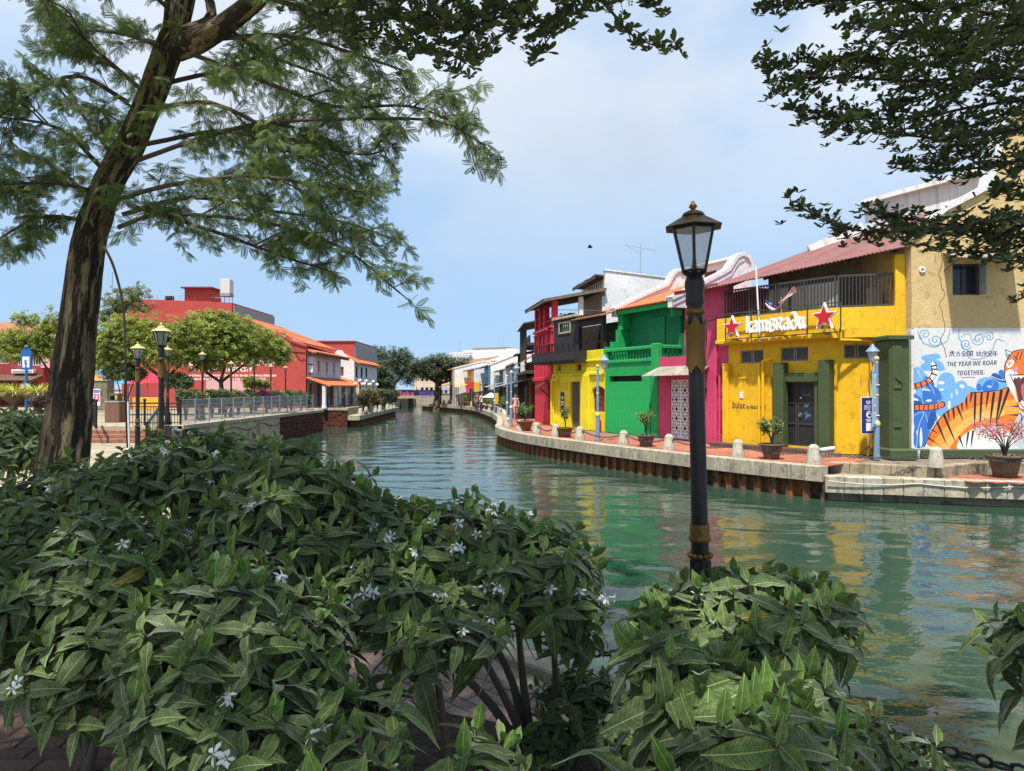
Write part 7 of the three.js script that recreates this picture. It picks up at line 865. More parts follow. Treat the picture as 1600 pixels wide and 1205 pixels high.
{
  const b = thing('litter_bin', 'speckled stone litter bin with dark top on the terrace', 'bin', onT(181, 32)); part(b, 'body', CB(-0.33, 0.33, 0, 0.9, -0.33, 0.33, 0.03), std({ color: C(0.42, 0.36, 0.29), roughness: 0.95, map: again(T.stone, 4) })); part(b, 'hood', slab([[-0.2, 0.92], [0.2, 0.92], [0.2, 1.3], [-0.2, 1.3]], -0.2, 0.2, [R4(-0.15, 0.15, 1.0, 1.2)]), M.potgrey); part(b, 'rim', CB(-0.34, 0.34, 0.9, 0.95, -0.34, 0.34, 0.01), M.grey);
  const u = thing('utility_cabinet', 'tall weathered grey green electrical cabinet behind the steps', 'cabinet', onT(161, 45)); part(u, 'casing', CB(-0.5, 0.5, 0.15, 2.0, -0.4, 0.4, 0.02), std({ color: C(0.30, 0.29, 0.2), roughness: 0.7, map: again(T.concrete, 0.5) })); part(u, 'door', B(-0.42, 0.18, 0.25, 1.9, 0.4, 0.42), std({ color: C(0.33, 0.31, 0.2), roughness: 0.7, map: again(T.concrete, 0.9) })); part(u, 'roof', CB(-0.55, 0.55, 2.0, 2.06, -0.45, 0.45, 0.01), M.grey); part(u, 'plinth', CB(-0.5, 0.5, 0, 0.149, -0.4, 0.4, 0.02), M.concrete); part(u, 'handle', B(0.1, 0.14, 1.1, 1.4, 0.42, 0.45), M.steel);
  const s = thing('roadside_notice', 'small pink and white notice board on a short post', 'sign', onT(151, 40)); const st = painted(64, 160, (x) => { x.fillStyle = '#f0eef0'; x.fillRect(0, 0, 64, 160); x.fillStyle = '#5c6fb4'; x.fillRect(6, 6, 52, 34); x.fillStyle = '#c94a72'; x.fillRect(6, 46, 52, 78); x.fillStyle = '#f0eef0'; for (let i = 0; i < 4; i++) x.fillRect(24, 56 + i * 16, 18, 8); }); part(s, 'panel', CB(-0.2, 0.2, 0.55, 1.5, -0.02, 0.015, 0.005), M.whitemetal); part(s, 'print_face', printed(-0.19, 0.19, 0.56, 1.49, 0.018), print(st)); part(s, 'post', rod(V(0, 0, -0.03), V(0, 0.6, -0.03), 0.03, 6), M.steel);
  const p = thing('blue_sign_post', 'bright blue post with a map panel and two pictogram plates', 'sign', onT(41, 46)); part(p, 'pole', rod(V(0, 0, 0), V(0, 3.2, 0), 0.085, 10), M.signblue); part(p, 'head_panel', slab([[-0.34, 2.75], [0.34, 2.75], [0.34, 3.9], [0.16, 4.15], [-0.16, 4.15], [-0.34, 3.9]], -0.05, 0.05), M.signblue); part(p, 'finial', new THREE.SphereGeometry(0.13, 10, 8).translate(0, 4.25, 0), M.teal);
  const mp = painted(96, 128, (x) => { x.fillStyle = '#e9ebec'; x.fillRect(0, 0, 96, 128); x.fillStyle = '#8f8c80'; x.fillRect(22, 34, 52, 56); x.fillStyle = '#4b4a48'; x.fillRect(34, 48, 16, 40); x.fillStyle = '#bfc8cc'; x.fillRect(56, 54, 14, 20); }); part(p, 'map_print', printed(-0.22, 0.22, 2.9, 3.6, 0.056), print(mp));
  const ic = (c, f) => painted(64, 64, (x) => { x.fillStyle = c; x.fillRect(0, 0, 64, 64); x.fillStyle = '#f1f4f6'; f(x); }); part(p, 'pictogram_plate', CB(-0.34, -0.0, 1.45, 1.85, 0.08, 0.1, 0.005), M.signblue); part(p, 'pictogram_print', printed(-0.33, -0.01, 1.46, 1.84, 0.106), print(ic('#1c5fb0', (x) => { x.fillRect(28, 22, 8, 34); x.beginPath(); x.moveTo(32, 6); x.lineTo(48, 26); x.lineTo(16, 26); x.fill(); }))); part(p, 'pictogram_plate', CB(0.02, 0.36, 1.45, 1.85, 0.08, 0.1, 0.005), M.teal); part(p, 'pictogram_print', printed(0.03, 0.35, 1.46, 1.84, 0.106), print(ic('#12705f', (x) => { for (const u of [20, 44]) { x.beginPath(); x.arc(u, 16, 7, 0, 7); x.fill(); x.fillRect(u - 7, 25, 14, 30); } })));
  // stalls with coloured tent tops
  const tent = (label, px, d, w, h, c) => { const t = thing('stall_tent', label, 'tent', onT(px, d)); part(t, 'canopy', new THREE.CylinderGeometry(0.15, w * 0.72, h, 4, 1).rotateY(Math.PI / 4).translate(0, 1.9 + h / 2, 0), M.cloth(c)); for (const [a, b] of [[-1, -1], [1, -1], [-1, 1], [1, 1]]) part(t, 'pole', rod(V(a * w * 0.46, 0, b * w * 0.46), V(a * w * 0.46, 1.95, b * w * 0.46), 0.035, 6), M.galv); part(t, 'counter', CB(-w * 0.42, w * 0.42, 0, 0.9, w * 0.3, w * 0.4, 0.02), M.ochre); };
  tent('blue topped stall left of the utility cabinet', 155, 52, 3.0, 1.2, C(0.06, 0.25, 0.5)); tent('second blue stall right of the utility cabinet', 184, 52, 2.4, 0.9, C(0.08, 0.3, 0.55)); tent('red topped stall behind the golden lamps', 243, 50, 2.6, 0.75, C(0.6, 0.02, 0.05)); tent('orange striped stall hidden beside the trunk', 142, 49, 1.6, 0.9, C(0.7, 0.3, 0.05));
  // urns with golden leaves
  const blade = leafShape(0.75, 0.045, 6, (t) => Math.pow(1 - t, 0.6) * Math.min(1, t * 8 + 0.4), 0.3, 0.75), um = leafMat(C(1, 1, 1));
  [[22, 'stone urn of golden strap leaves at the left edge'], [58, 'stone urn of golden strap leaves nearest the trunk'], [-12, 'stone urn of golden strap leaves partly out of view']].forEach(([px, l], k) => { seed(301 + k); const t = thing('stone_urn', l, 'planter', onT(px, 43), 0, 'stone urns with golden plants'); part(t, 'urn', lathe([[0, 0], [0.42, 0], [0.42, 0.12], [0.2, 0.2], [0.17, 0.55], [0.35, 0.68], [0.72, 1.0], [0.82, 1.25], [0.78, 1.3], [0.66, 1.2], [0, 1.15]], 18), M.potgrey); const ms = [], cs = []; for (let i = 0; i < 260; i++) { const a = rr(0, 6.283), r = rr(0, 0.55), q = new THREE.Quaternion().setFromEuler(new THREE.Euler(-rr(0.5, 1.35), a, 0, 'YXZ')), s = rr(0.8, 1.5); ms.push(new THREE.Matrix4().compose(V(Math.sin(a) * r, 1.15, Math.cos(a) * r), q, V(s, s, s))); cs.push(C(0.34, 0.36, 0.03).lerp(C(0.6, 0.55, 0.09), rnd())); } cloud(t, 'foliage', blade, um, ms, cs); });
}
{ // shrubs and small trees on the terrace
  const bush = (name, label, px, d, y0, list, o = {}) => { const b = onT(px, d); const g = thing(name, label, o.cat ?? 'shrub', [b[0], y0 ?? TY, b[2]]); seed(o.seed ?? 7); const base = V(b[0], y0 ?? TY, b[2]); const bl = list.map(([x, y, rx, ry, n]) => { const c = at(x, y, d).sub(base), k = d / FPX; const fe = name === 'feathery_tree' ? 1.4 : 1; return [c, V(rx * k * fe, ry * k * fe, rx * k * 0.9), Math.round(n * (fe > 1 ? 1.15 : 1))]; }); part(g, 'stem', o.forks ? o.forks.map(([p, r]) => limb(p, r, 7, 0, 0.12)) : bl.slice(0, 3).map(([c]) => limb([V(0, 0, 0), V(c.x * 0.4, c.y * 0.5, c.z * 0.4), c], [0.05, 0.035, 0.015], 5)), M.bark); const cr = crownOf(g, bl, o.geo ?? SPRAYF, LM.far, o.s0 ?? 0.8, o.s1 ?? 1.5, o.c0 ?? C(0.04, 0.075, 0.015), o.c1 ?? C(0.13, 0.19, 0.035)); cr.name = 'foliage'; return g; };
  bush('clipped_tree', 'flat rounded clipped tree between the cabinet and the golden lamps', 193, 40, TY, [[180, 583, 14, 9, 240], [196, 578, 16, 8, 260], [214, 585, 12, 8, 200], [200, 588, 18, 6, 160]], { seed: 311, cat: 'tree', c1: C(0.17, 0.2, 0.05) });
  bush('clipped_tree', 'dark clipped dome shrub right of the taller golden lamp', 278, 40, TY, [[272, 597, 14, 8, 220], [286, 598, 13, 8, 220], [279, 592, 12, 6, 140]], { seed: 312, cat: 'tree' });
  bush('clipped_tree', 'small yellow green dome tree under the white lettering', 400, 47, TY, [[397, 600, 13, 7, 230], [410, 602, 10, 6, 160], [390, 596, 8, 5, 110]], { seed: 313, cat: 'tree', c0: C(0.09, 0.13, 0.02), c1: C(0.34, 0.34, 0.03) });
  const pots = [[290, 34], [308, 35], [331, 37], [352, 37], [372, 40], [392, 42], [416, 43], [436, 45], [455, 47], [470, 48]]; pots.forEach(([px, d], k) => bush('fence_shrub', ['leafy shrub at the near end of the mesh fence', 'pale flowered shrub behind the near fence panels', 'strap leaved shrub beside the tree trunk behind the fence', 'leafy shrub behind the fence under the round tree', 'dark shrub behind the middle of the fence', 'low shrub under the yellow green dome tree', 'pink flowered shrub behind the mesh fence', 'leafy shrub right of the pink flowers', 'pale shrub near the end of the mesh fence', 'last shrub at the far end of the mesh fence'][k], px, d, TY, [[px, 622, 9, 9, 130], [px + 7, 626, 7, 8, 90], [px - 6, 618, 6, 7, 70]], { seed: 320 + k, c0: k === 6 ? C(0.35, 0.1, 0.2) : C(0.04, 0.08, 0.02), c1: k === 6 ? C(0.7, 0.3, 0.45) : k % 3 === 1 ? C(0.4, 0.38, 0.12) : C(0.14, 0.2, 0.04) }));
  // feathery trees in front of the red wall
  const c0 = C(0.15, 0.21, 0.02), c1 = C(0.40, 0.46, 0.06);
  bush('feathery_tree', 'broad light green feathery tree behind the golden lamps', 255, 40, TY, [[180, 545, 24, 20, 420], [215, 525, 26, 22, 520], [258, 528, 26, 18, 480], [235, 552, 30, 16, 420], [290, 540, 22, 18, 380], [190, 515, 18, 16, 260], [165, 560, 18, 16, 240], [275, 560, 20, 10, 220], [300, 520, 20, 18, 260], [150, 535, 14, 16, 180]], { seed: 331, cat: 'tree', c0, c1, s0: 0.7, s1: 1.45, forks: [[[V(0, 0, 0), V(-0.1, 1.2, 0), V(0.1, 2.2, 0)], [0.16, 0.13, 0.12]], [[V(0.1, 2.0, 0), V(-1.2, 3.0, 0), V(-2.4, 4.4, 0.3)], [0.1, 0.07, 0.03]], [[V(0.1, 2.0, 0), V(1.1, 3.0, 0.2), V(1.6, 4.2, 0)], [0.1, 0.06, 0.03]], [[V(0.1, 2.1, 0), V(0, 3.6, -0.3), V(-0.6, 5.0, 0)], [0.09, 0.06, 0.03]]] });
  bush('feathery_tree', 'dome shaped light green feathery tree before the white lettering', 345, 42, TY, [[330, 520, 28, 20, 520], [365, 522, 28, 18, 520], [400, 535, 26, 16, 460], [425, 548, 20, 13, 300], [312, 545, 22, 18, 360], [350, 550, 28, 14, 420], [385, 555, 24, 12, 300], [345, 505, 20, 12, 240], [440, 560, 9, 9, 100], [325, 572, 18, 8, 140]], { seed: 332, cat: 'tree', c0, c1, s0: 0.7, s1: 1.45, forks: [[[V(0, 0, 0), V(0.05, 1.2, 0), V(0, 2.0, 0)], [0.17, 0.14, 0.12]], [[V(0, 1.9, 0), V(-1.1, 2.7, 0), V(-2.0, 4.0, 0.3)], [0.1, 0.07, 0.03]], [[V(0, 1.9, 0), V(1.3, 2.8, 0.2), V(2.8, 3.8, 0)], [0.1, 0.06, 0.03]], [[V(0, 2.0, 0), V(0.2, 3.4, -0.3), V(0.4, 5.0, 0)], [0.09, 0.06, 0.03]]] });
  bush('feathery_tree', 'thin pale tree rising left of the red roof block', 195, 62, TY, [[190, 470, 18, 16, 150], [208, 485, 20, 14, 160], [172, 490, 18, 14, 140], [215, 460, 12, 10, 70], [185, 505, 24, 12, 160]], { seed: 333, cat: 'tree', c0, c1: C(0.22, 0.23, 0.07), s0: 1, s1: 1.8, forks: [[[V(0, 0, 0), V(0.2, 4, 0), V(-0.2, 7.5, 0)], [0.2, 0.12, 0.04]]] });
  bush('feathery_tree', 'light green feathery tree left of the big trunk before the red house', 35, 48, TY, [[15, 535, 22, 12, 260], [50, 530, 26, 16, 380], [70, 545, 18, 14, 260], [30, 555, 20, 8, 160], [85, 510, 14, 18, 200], [40, 500, 14, 9, 90]], { seed: 334, cat: 'tree', c0, c1, s0: 0.7, s1: 1.45, forks: [[[V(2.2, 0, 0), V(2.0, 2.2, 0), V(0.8, 4.2, 0)], [0.15, 0.1, 0.04]]] });
  bush('brown_shrub', 'low brownish purple shrub at the foot of the golden urn', 65, 40, TY, [[65, 628, 12, 9, 220]], { seed: 335, c0: C(0.05, 0.03, 0.025), c1: C(0.13, 0.08, 0.06) });
  { const q = at(201, 690, 20), w = thing('white_marker_pole', 'slim white pole beside the steps left of the golden lamps', 'pole', [q.x, 0, q.z]); part(w, 'pole', rod(V(0, 0, 0), V(-0.04, 1.75, 0), 0.05, 8), M.whitemetal); part(w, 'cap', new THREE.SphereGeometry(0.055, 8, 6).translate(-0.04, 1.75, 0), M.steel); }
  // flowering shrubs on the low left landing
  const fl = [[578, 60, C(0.5, 0.28, 0.06), 'orange flowered shrub on the left landing'], [592, 62, C(0.3, 0.26, 0.08), 'tall loose shrub on the left landing'], [603, 68, C(0.2, 0.22, 0.12), 'grey green shrub at the tip of the left landing'], [614, 74, C(0.18, 0.2, 0.1), 'last grey green shrub on the left landing'], [570, 57, C(0.24, 0.2, 0.06), 'small shrub beside the sloping black rail']]; fl.forEach(([px, d, c, l], k) => bush('landing_shrub', l, px - 2, d, 0.3, [[px - 2, 622, 8, 8, 150], [px + 2, 616, 7, 7, 120], [px - 5, 628, 6, 6, 80]], { seed: 340 + k, c0: C(0.05, 0.075, 0.02), c1: c }));
  [[562, 62], [572, 66], [583, 70]].forEach(([px, d], k) => { const b = onT(px, d), g = thing('globe_lamp', ['cluster of white globe lamps by the banner', 'cluster of white globe lamps before the rounded tree', 'farthest cluster of white globe lamps on the left bank'][k], 'street lamp', b, 0, 'globe lamps on the left bank'); part(g, 'pole', rod(V(0, 0, 0), V(0, 2.1, 0), 0.04, 6), M.iron); for (const [x, y] of [[-0.4, 1.9], [0, 2.2], [0.4, 1.9]]) { part(g, 'globe', new THREE.SphereGeometry(0.16, 10, 8).translate(x, y, 0), M.plain(C(0.75, 0.7, 0.6), 0.3)); part(g, 'arm', rod(V(0, 1.6, 0), V(x, y - 0.15, 0), 0.02, 5), M.iron); } });
  { const pt = at(665, 543, 105); }
  const fld = thing('floodlight_mast', 'distant floodlight mast above the white gable', 'mast', [at(548, 0, 120).x, 0, -120]); part(fld, 'pole', rod(V(0, 0, 0), V(0, 9.6, 0), 0.1, 6), M.galv); for (let i = 0; i < 7; i++) part(fld, 'lamp_head', CB(-0.9 + i * 0.28, -0.7 + i * 0.28, 9.5, 9.75 + (i === 3 ? 0.3 : 0), -0.15, 0.15, 0.02), M.steel);
}
// ---------- the big feathery tree at the left ----------
const pinna = (() => { // one feather of paired leaflets along +z
  const gs = [], n = 13; for (let i = 0; i < n; i++) for (const s of [-1, 1]) { const t = (i + 0.6) / n, l = 0.021 * (0.55 + 0.75 * Math.sin(Math.PI * Math.min(1, t * 0.9 + 0.12))); const g = new THREE.BufferGeometry(); const z = t * 0.13, w = 0.0046; g.setAttribute('position', new THREE.Float32BufferAttribute([0, -0.02 * t * t, z, s * l * 0.55, -0.02 * t * t - 0.001, z + l * 0.2 - w, s * l, -0.02 * t * t - 0.003, z + l * 0.32, 0, -0.02 * t * t, z, s * l, -0.02 * t * t - 0.003, z + l * 0.32, s * l * 0.5, -0.02 * t * t - 0.001, z + l * 0.2 + w], 3)); g.setAttribute('uv', new THREE.Float32BufferAttribute(new Float32Array(12), 2)); g.computeVertexNormals(); gs.push(g); }
  gs.push(rod(V(0, 0, 0), V(0, -0.012, 0.13), 0.0012, 3).toNonIndexed()); return merge(gs); })();
const frond = (() => { seed(401); const gs = []; for (let i = 0; i < 3; i++) for (const s of [-1, 1]) gs.push(pinna.clone().rotateZ(rr(-0.7, 0.7)).rotateX(rr(-0.1, 0.55)).rotateY(s * (1.0 - i * 0.25) + rr(-0.2, 0.2)).translate(0, 0, 0.025 + i * 0.032)); gs.push(rod(V(0, 0, 0), V(0, -0.005, 0.1), 0.0016, 3).toNonIndexed()); return merge(gs); })();
{
  const base = at(92, 880, 7.2); base.y = 0.2; const g = thing('feathery_shade_tree', 'big leaning tree with rough brown trunk and feathery leaves at the left', 'tree', base.toArray());
  const loc = (px, py, d) => at(px, py, d).sub(base);
  const tp = [[84, 905, 7.2], [96, 740, 7.2], [112, 600, 7.22], [126, 470, 7.25], [140, 370, 7.3], [168, 290, 7.32], [208, 215, 7.3], [243, 130, 7.2], [268, 65, 7.1], [285, 20, 7.05], [300, -60, 6.9]], tr = [0.3, 0.235, 0.19, 0.165, 0.15, 0.15, 0.135, 0.13, 0.13, 0.085, 0.07];
  part(g, 'trunk', limb(tp.map((p) => loc(...p)), tr, 48, 160, 0.2, 2), M.bark);
  const limbs = [[[[275, 75, 7.1], [310, 62, 6.9], [350, 38, 6.7], [420, -20, 6.3], [520, -120, 5.8]], [0.13, 0.11, 0.085, 0.05]], [[[262, 70, 7.1], [268, 20, 7.0], [262, -40, 7.0], [230, -160, 6.8]], [0.09, 0.075, 0.05]], [[[285, 50, 7.0], [330, 20, 7.2], [300, -60, 7.6]], [0.06, 0.05, 0.04]]];
  for (const [p, r] of limbs) part(g, 'limb', limb(p.map((q) => loc(...q)), r, 12, 0, 0.18), M.bark);
  // branches that carry the leaves
  const BR = [
    [[185, 355, 7.2], [250, 335, 6.9], [400, 345, 6.4], [530, 385, 6.1], [625, 458, 5.9]], [[190, 335, 7.2], [300, 308, 7.4], [430, 330, 7.6], [530, 345, 7.7], [612, 372, 7.7]], [[215, 250, 7.2], [330, 210, 6.8], [430, 190, 6.4], [580, 185, 6.1], [690, 190, 6.0], [757, 226, 5.9]], [[225, 225, 7.2], [360, 205, 7.5], [480, 250, 7.8], [590, 300, 8.0]], [[330, 60, 6.9], [450, 55, 6.5], [560, 85, 6.3], [645, 115, 6.2]],
    [[290, 80, 7.0], [410, 125, 6.6], [520, 165, 6.6], [640, 165, 6.5], [720, 195, 6.5]], [[255, 130, 7.2], [370, 100, 7.6], [480, 50, 7.9], [570, -20, 8.0]], [[160, 320, 7.1], [260, 290, 6.5], [390, 275, 6.2], [500, 290, 6.0], [575, 300, 6.0]], [[200, 320, 7.2], [330, 360, 7.0], [440, 400, 6.9], [520, 425, 6.8]], [[240, 170, 7.1], [330, 160, 6.6], [450, 215, 6.4], [560, 240, 6.3], [600, 235, 6.3]],
    [[150, 300, 7.3], [80, 285, 7.0], [-30, 290, 6.7]], [[165, 270, 7.3], [90, 200, 7.0], [-20, 180, 6.8]], [[200, 160, 7.2], [120, 118, 7.0], [40, 150, 6.9], [-40, 215, 6.8]], [[220, 140, 7.2], [130, 60, 6.8], [85, 10, 6.7]], [[140, 345, 7.3], [60, 340, 7.2], [-30, 390, 7.2]], [[250, 70, 7.0], [180, 50, 7.4], [90, 45, 7.6]], [[150, 320, 7.3], [70, 250, 7.8], [-20, 240, 8.2]], [[180, 250, 7.3], [120, 170, 7.7], [50, 100, 8.0]], [[270, 20, 7], [200, -40, 6.6], [120, -60, 6.2]], [[400, -10, 6.4], [480, 10, 6.2], [600, 5, 6.0]], [[350, 40, 6.8], [420, 85, 7.4], [530, 130, 7.8], [620, 190, 8]]];
  seed(402); const mats = [], cols = [], tw = [], c0 = C(0.05, 0.10, 0.012), c1 = C(0.20, 0.30, 0.04);
  const addFrond = (p, dir) => { const q = new THREE.Quaternion().setFromUnitVectors(V(0, 0, 1), dir), s = rr(0.55, 1.0); q.multiply(new THREE.Quaternion().setFromAxisAngle(V(0, 0, 1), rr(-1.6, 1.6))); mats.push(new THREE.Matrix4().compose(p, q, V(s, s, s))); cols.push(c0.clone().lerp(c1, rnd())); };
  const twig = (p, dir, len, r) => { const e = p.clone().addScaledVector(dir, len).add(V(0, -0.18 * len * len, 0)), m = p.clone().addScaledVector(dir, len * 0.5).add(V(0, 0.03 * len, 0)); tw.push(limb([p, m, e], [r, r * 0.7, r * 0.35], 4, 5)); const n = Math.max(3, Math.round(len / 0.06)); for (let i = 1; i <= n; i++) { const t = i / n, c = m.clone().lerp(e, Math.max(0, t * 2 - 1)); if (t < 0.5) c.copy(p.clone().lerp(m, t * 2)); const side = i % 2 ? 1 : -1, perp = V(-dir.z, 0, dir.x).normalize().multiplyScalar(side); addFrond(c, dir.clone().multiplyScalar(rr(0.3, 0.7)).add(perp.multiplyScalar(rr(0.5, 1))).add(V(0, rr(-0.45, 0.2), 0)).normalize()); } };
  const along = (pts, r, a0) => { const cv = new THREE.CatmullRomCurve3(pts), L = cv.getLength(), n = Math.round(L / 0.1); tw.push(limb(pts, [r, r * 0.65, r * 0.3], 5)); for (let i = Math.floor(n * a0); i <= n; i++) { const t = i / n, p = cv.getPoint(t), d = cv.getTangent(t), a = rr(0, 6.283), perp = V(-d.z, 0, d.x).normalize().multiplyScalar(Math.cos(a)).add(V(0, Math.sin(a) * 0.85 - 0.12, 0)); const dir = d.clone().multiplyScalar(rr(0.25, 1.1)).addScaledVector(perp, rr(0.5, 1)).normalize(); twig(p, dir, rr(0.1, 0.5) * (1 - 0.4 * t), 0.0055); } return cv; };
  for (const b of BR) { const cv = along(b.map((q) => loc(...q)), 0.026, 0.12); for (let k = 0; k < 2; k++) { const t = rr(0.15, 0.8), p = cv.getPoint(t), d = cv.getTangent(t), a = rr(0, 6.283), perp = V(-d.z, 0, d.x).normalize().multiplyScalar(Math.cos(a)).add(V(0, Math.sin(a) * 0.7 - 0.1, 0)), dir = d.clone().multiplyScalar(rr(0.5, 1)).addScaledVector(perp, rr(0.5, 0.9)).normalize(), l = rr(0.5, 1.05) * (1.1 - 0.5 * t); along([p, p.clone().addScaledVector(dir, l * 0.5).add(V(0, 0.04, 0)), p.clone().addScaledVector(dir, l).add(V(0, -0.14 * l, 0))], 0.011, 0.2); } }
  for (let i = 0; i < 60; i++) { const t = rr(0.45, 0.95), k = Math.floor(t * 10), p = loc(...tp[k]); addFrond(p.add(V(rr(-0.25, 0.25), rr(-0.25, 0.25), rr(0.12, 0.35))), V(rr(-1, 1), rr(-0.8, 0.3), rr(0.2, 1)).normalize()); }
  // the rest of the crown, above the picture
  for (let i = 0; i < 1000; i++) { const a = rr(0, 6.283), r = Math.sqrt(rnd()) * 5; const p = V(-3 + Math.cos(a) * r * 1.1, rr(6.6, 9.2), -5.2 + Math.sin(a) * r); if ((p.y - 2.1) / Math.max(0.5, -p.z) < 0.62) continue; const s = rr(2, 3.2); mats.push(new THREE.Matrix4().compose(p.sub(base), rq(0.5), V(s, s, s))); cols.push(c0.clone().lerp(c1, rnd())); }
  part(g, 'branches', tw, M.twig); console.log('fronds', mats.length); cloud(g, 'crown', frond, leafMat(C(1, 1, 1), { roughness: 0.95, transmission: 0.5 }), mats, cols);
  // hanging bare shoot
  part(g, 'hanging_shoot', limb([loc(162, 385, 7.0), loc(178, 420, 6.9), loc(192, 480, 6.85), loc(196, 560, 6.8), loc(197, 640, 6.8), loc(199, 700, 6.8)], [0.014, 0.011, 0.008], 5), M.twig);
}
// ---------- the dark overhanging tree, trunk out of view at the right ----------
{
  const base = V(5.2, 0.3, -1.6), g = thing('overhanging_tree', 'dark small leaved tree whose branches hang in from the top and right', 'tree', base.toArray());
  const loc = (px, py, d) => at(px, py, d).sub(base);
  part(g, 'trunk', limb([V(0, 0, 0), V(0.05, 1.6, 0), V(-0.1, 3.2, -0.1), V(-0.1, 5, -0.2), V(0, 7, 0)], [0.2, 0.16, 0.14, 0.12, 0.06], 16, 40, 0.2), M.bark);
  const lf = leafShape(0.064, 0.027, 5, (t) => Math.pow(Math.sin(Math.PI * Math.pow(t, 1.6)), 0.62), 0.05, 0.05), ros = (() => { seed(411); return [0, 1, 2].map(() => { const gs = [], n = 6; for (let i = 0; i < n; i++) gs.push(lf.clone().scale(1, 1, rr(0.7, 1.15)).rotateX(-rr(0.05, 0.75)).rotateY(i / n * 6.283 + rr(-0.3, 0.3))); return merge(gs); }); })();
  const M3 = [[], [], []], tw = [], cols = [[], [], []], c0 = C(0.03, 0.055, 0.014), c1 = C(0.075, 0.12, 0.024); seed(412);
  const rosette = (p, up) => { const k = Math.floor(rnd() * 3), q = new THREE.Quaternion().setFromUnitVectors(V(0, 1, 0), up), s = rr(0.55, 0.95); M3[k].push(new THREE.Matrix4().compose(p, q.multiply(new THREE.Quaternion().setFromAxisAngle(V(0, 1, 0), rr(0, 6.3))), V(s, s, s))); cols[k].push(c0.clone().lerp(c1, rnd())); };
  const spray = (pts, dens, spread, r0 = 0.01) => { const P = pts.map((q) => loc(...q)), cv = new THREE.CatmullRomCurve3(P), L = cv.getLength(); tw.push(limb(P, [r0, r0 * 0.6, r0 * 0.25], 5)); const n = Math.round(L / 0.05 * dens); for (let i = 0; i <= n; i++) { const t = 0.06 + 0.94 * i / n, p = cv.getPoint(t), d = cv.getTangent(t); const perp = V(-d.z, 0, d.x).normalize().multiplyScalar(rnd() < 0.5 ? -1 : 1), len = spread * rr(0.25, 1) * (1.05 - 0.75 * t); const e = p.clone().addScaledVector(d, len * rr(0.2, 0.8)).addScaledVector(perp, len * rr(0.2, 1)).add(V(0, len * rr(-0.5, 0.42), 0)); if (len > 0.06) tw.push(limb([p, p.clone().lerp(e, 0.55).add(V(0, 0.01, 0)), e], [0.0045, 0.003, 0.0018], 3, 3)); rosette(e, V(rr(-0.4, 0.4), 1, rr(-0.4, 0.4)).addScaledVector(d, 0.3).normalize()); if (len > 0.1) { rosette(p.clone().lerp(e, 0.6).add(V(rr(-0.03, 0.03), rr(-0.03, 0.02), rr(-0.03, 0.03))), V(rr(-0.5, 0.5), 1, rr(-0.5, 0.5)).normalize()); } if (rnd() < 0.6) rosette(e.clone().add(V(rr(-0.07, 0.07), rr(-0.06, 0.05), rr(-0.07, 0.07))), V(rr(-0.4, 0.4), 1, rr(-0.4, 0.4)).normalize()); } };
  // top centre
  for (const [p, d, s] of [[[[860, -160, 3.4], [800, -20, 3.4], [720, 55, 3.4], [610, 78, 3.4]], 1.2, 0.3], [[[900, -100, 3.3], [830, 10, 3.3], [760, 70, 3.3], [690, 100, 3.3]], 1.2, 0.26], [[[700, -140, 3.5], [640, -10, 3.5], [560, 40, 3.6], [500, 20, 3.6]], 1.1, 0.3], [[[960, -120, 3.4], [900, 0, 3.4], [860, 55, 3.4], [840, 85, 3.4]], 1, 0.22], [[[880, -60, 3.3], [950, 10, 3.3], [990, 55, 3.3], [1052, 80, 3.3]], 1.0, 0.2], [[[900, -80, 3.5], [980, -20, 3.5], [1035, 18, 3.5]], 1.0, 0.22], [[[780, -80, 3.7], [700, 0, 3.7], [640, 50, 3.7], [560, 60, 3.7]], 1.2, 0.3], [[[640, -80, 3.4], [580, -10, 3.4], [520, 30, 3.4], [450, 10, 3.4]], 1, 0.26], [[[820, -60, 3.6], [760, 10, 3.6], [720, 40, 3.6], [640, 30, 3.6]], 1.3, 0.3], [[[760, -60, 3.9], [700, 0, 3.9], [650, 20, 3.9], [560, 10, 3.9]], 1.5, 0.34], [[[880, -60, 3.8], [820, 0, 3.8], [770, 30, 3.8], [700, 50, 3.8]], 1.5, 0.3], [[[960, -60, 3.6], [900, 0, 3.6], [850, 30, 3.6], [800, 50, 3.6]], 1.4, 0.26]]) spray(p, d * 1.4, s);
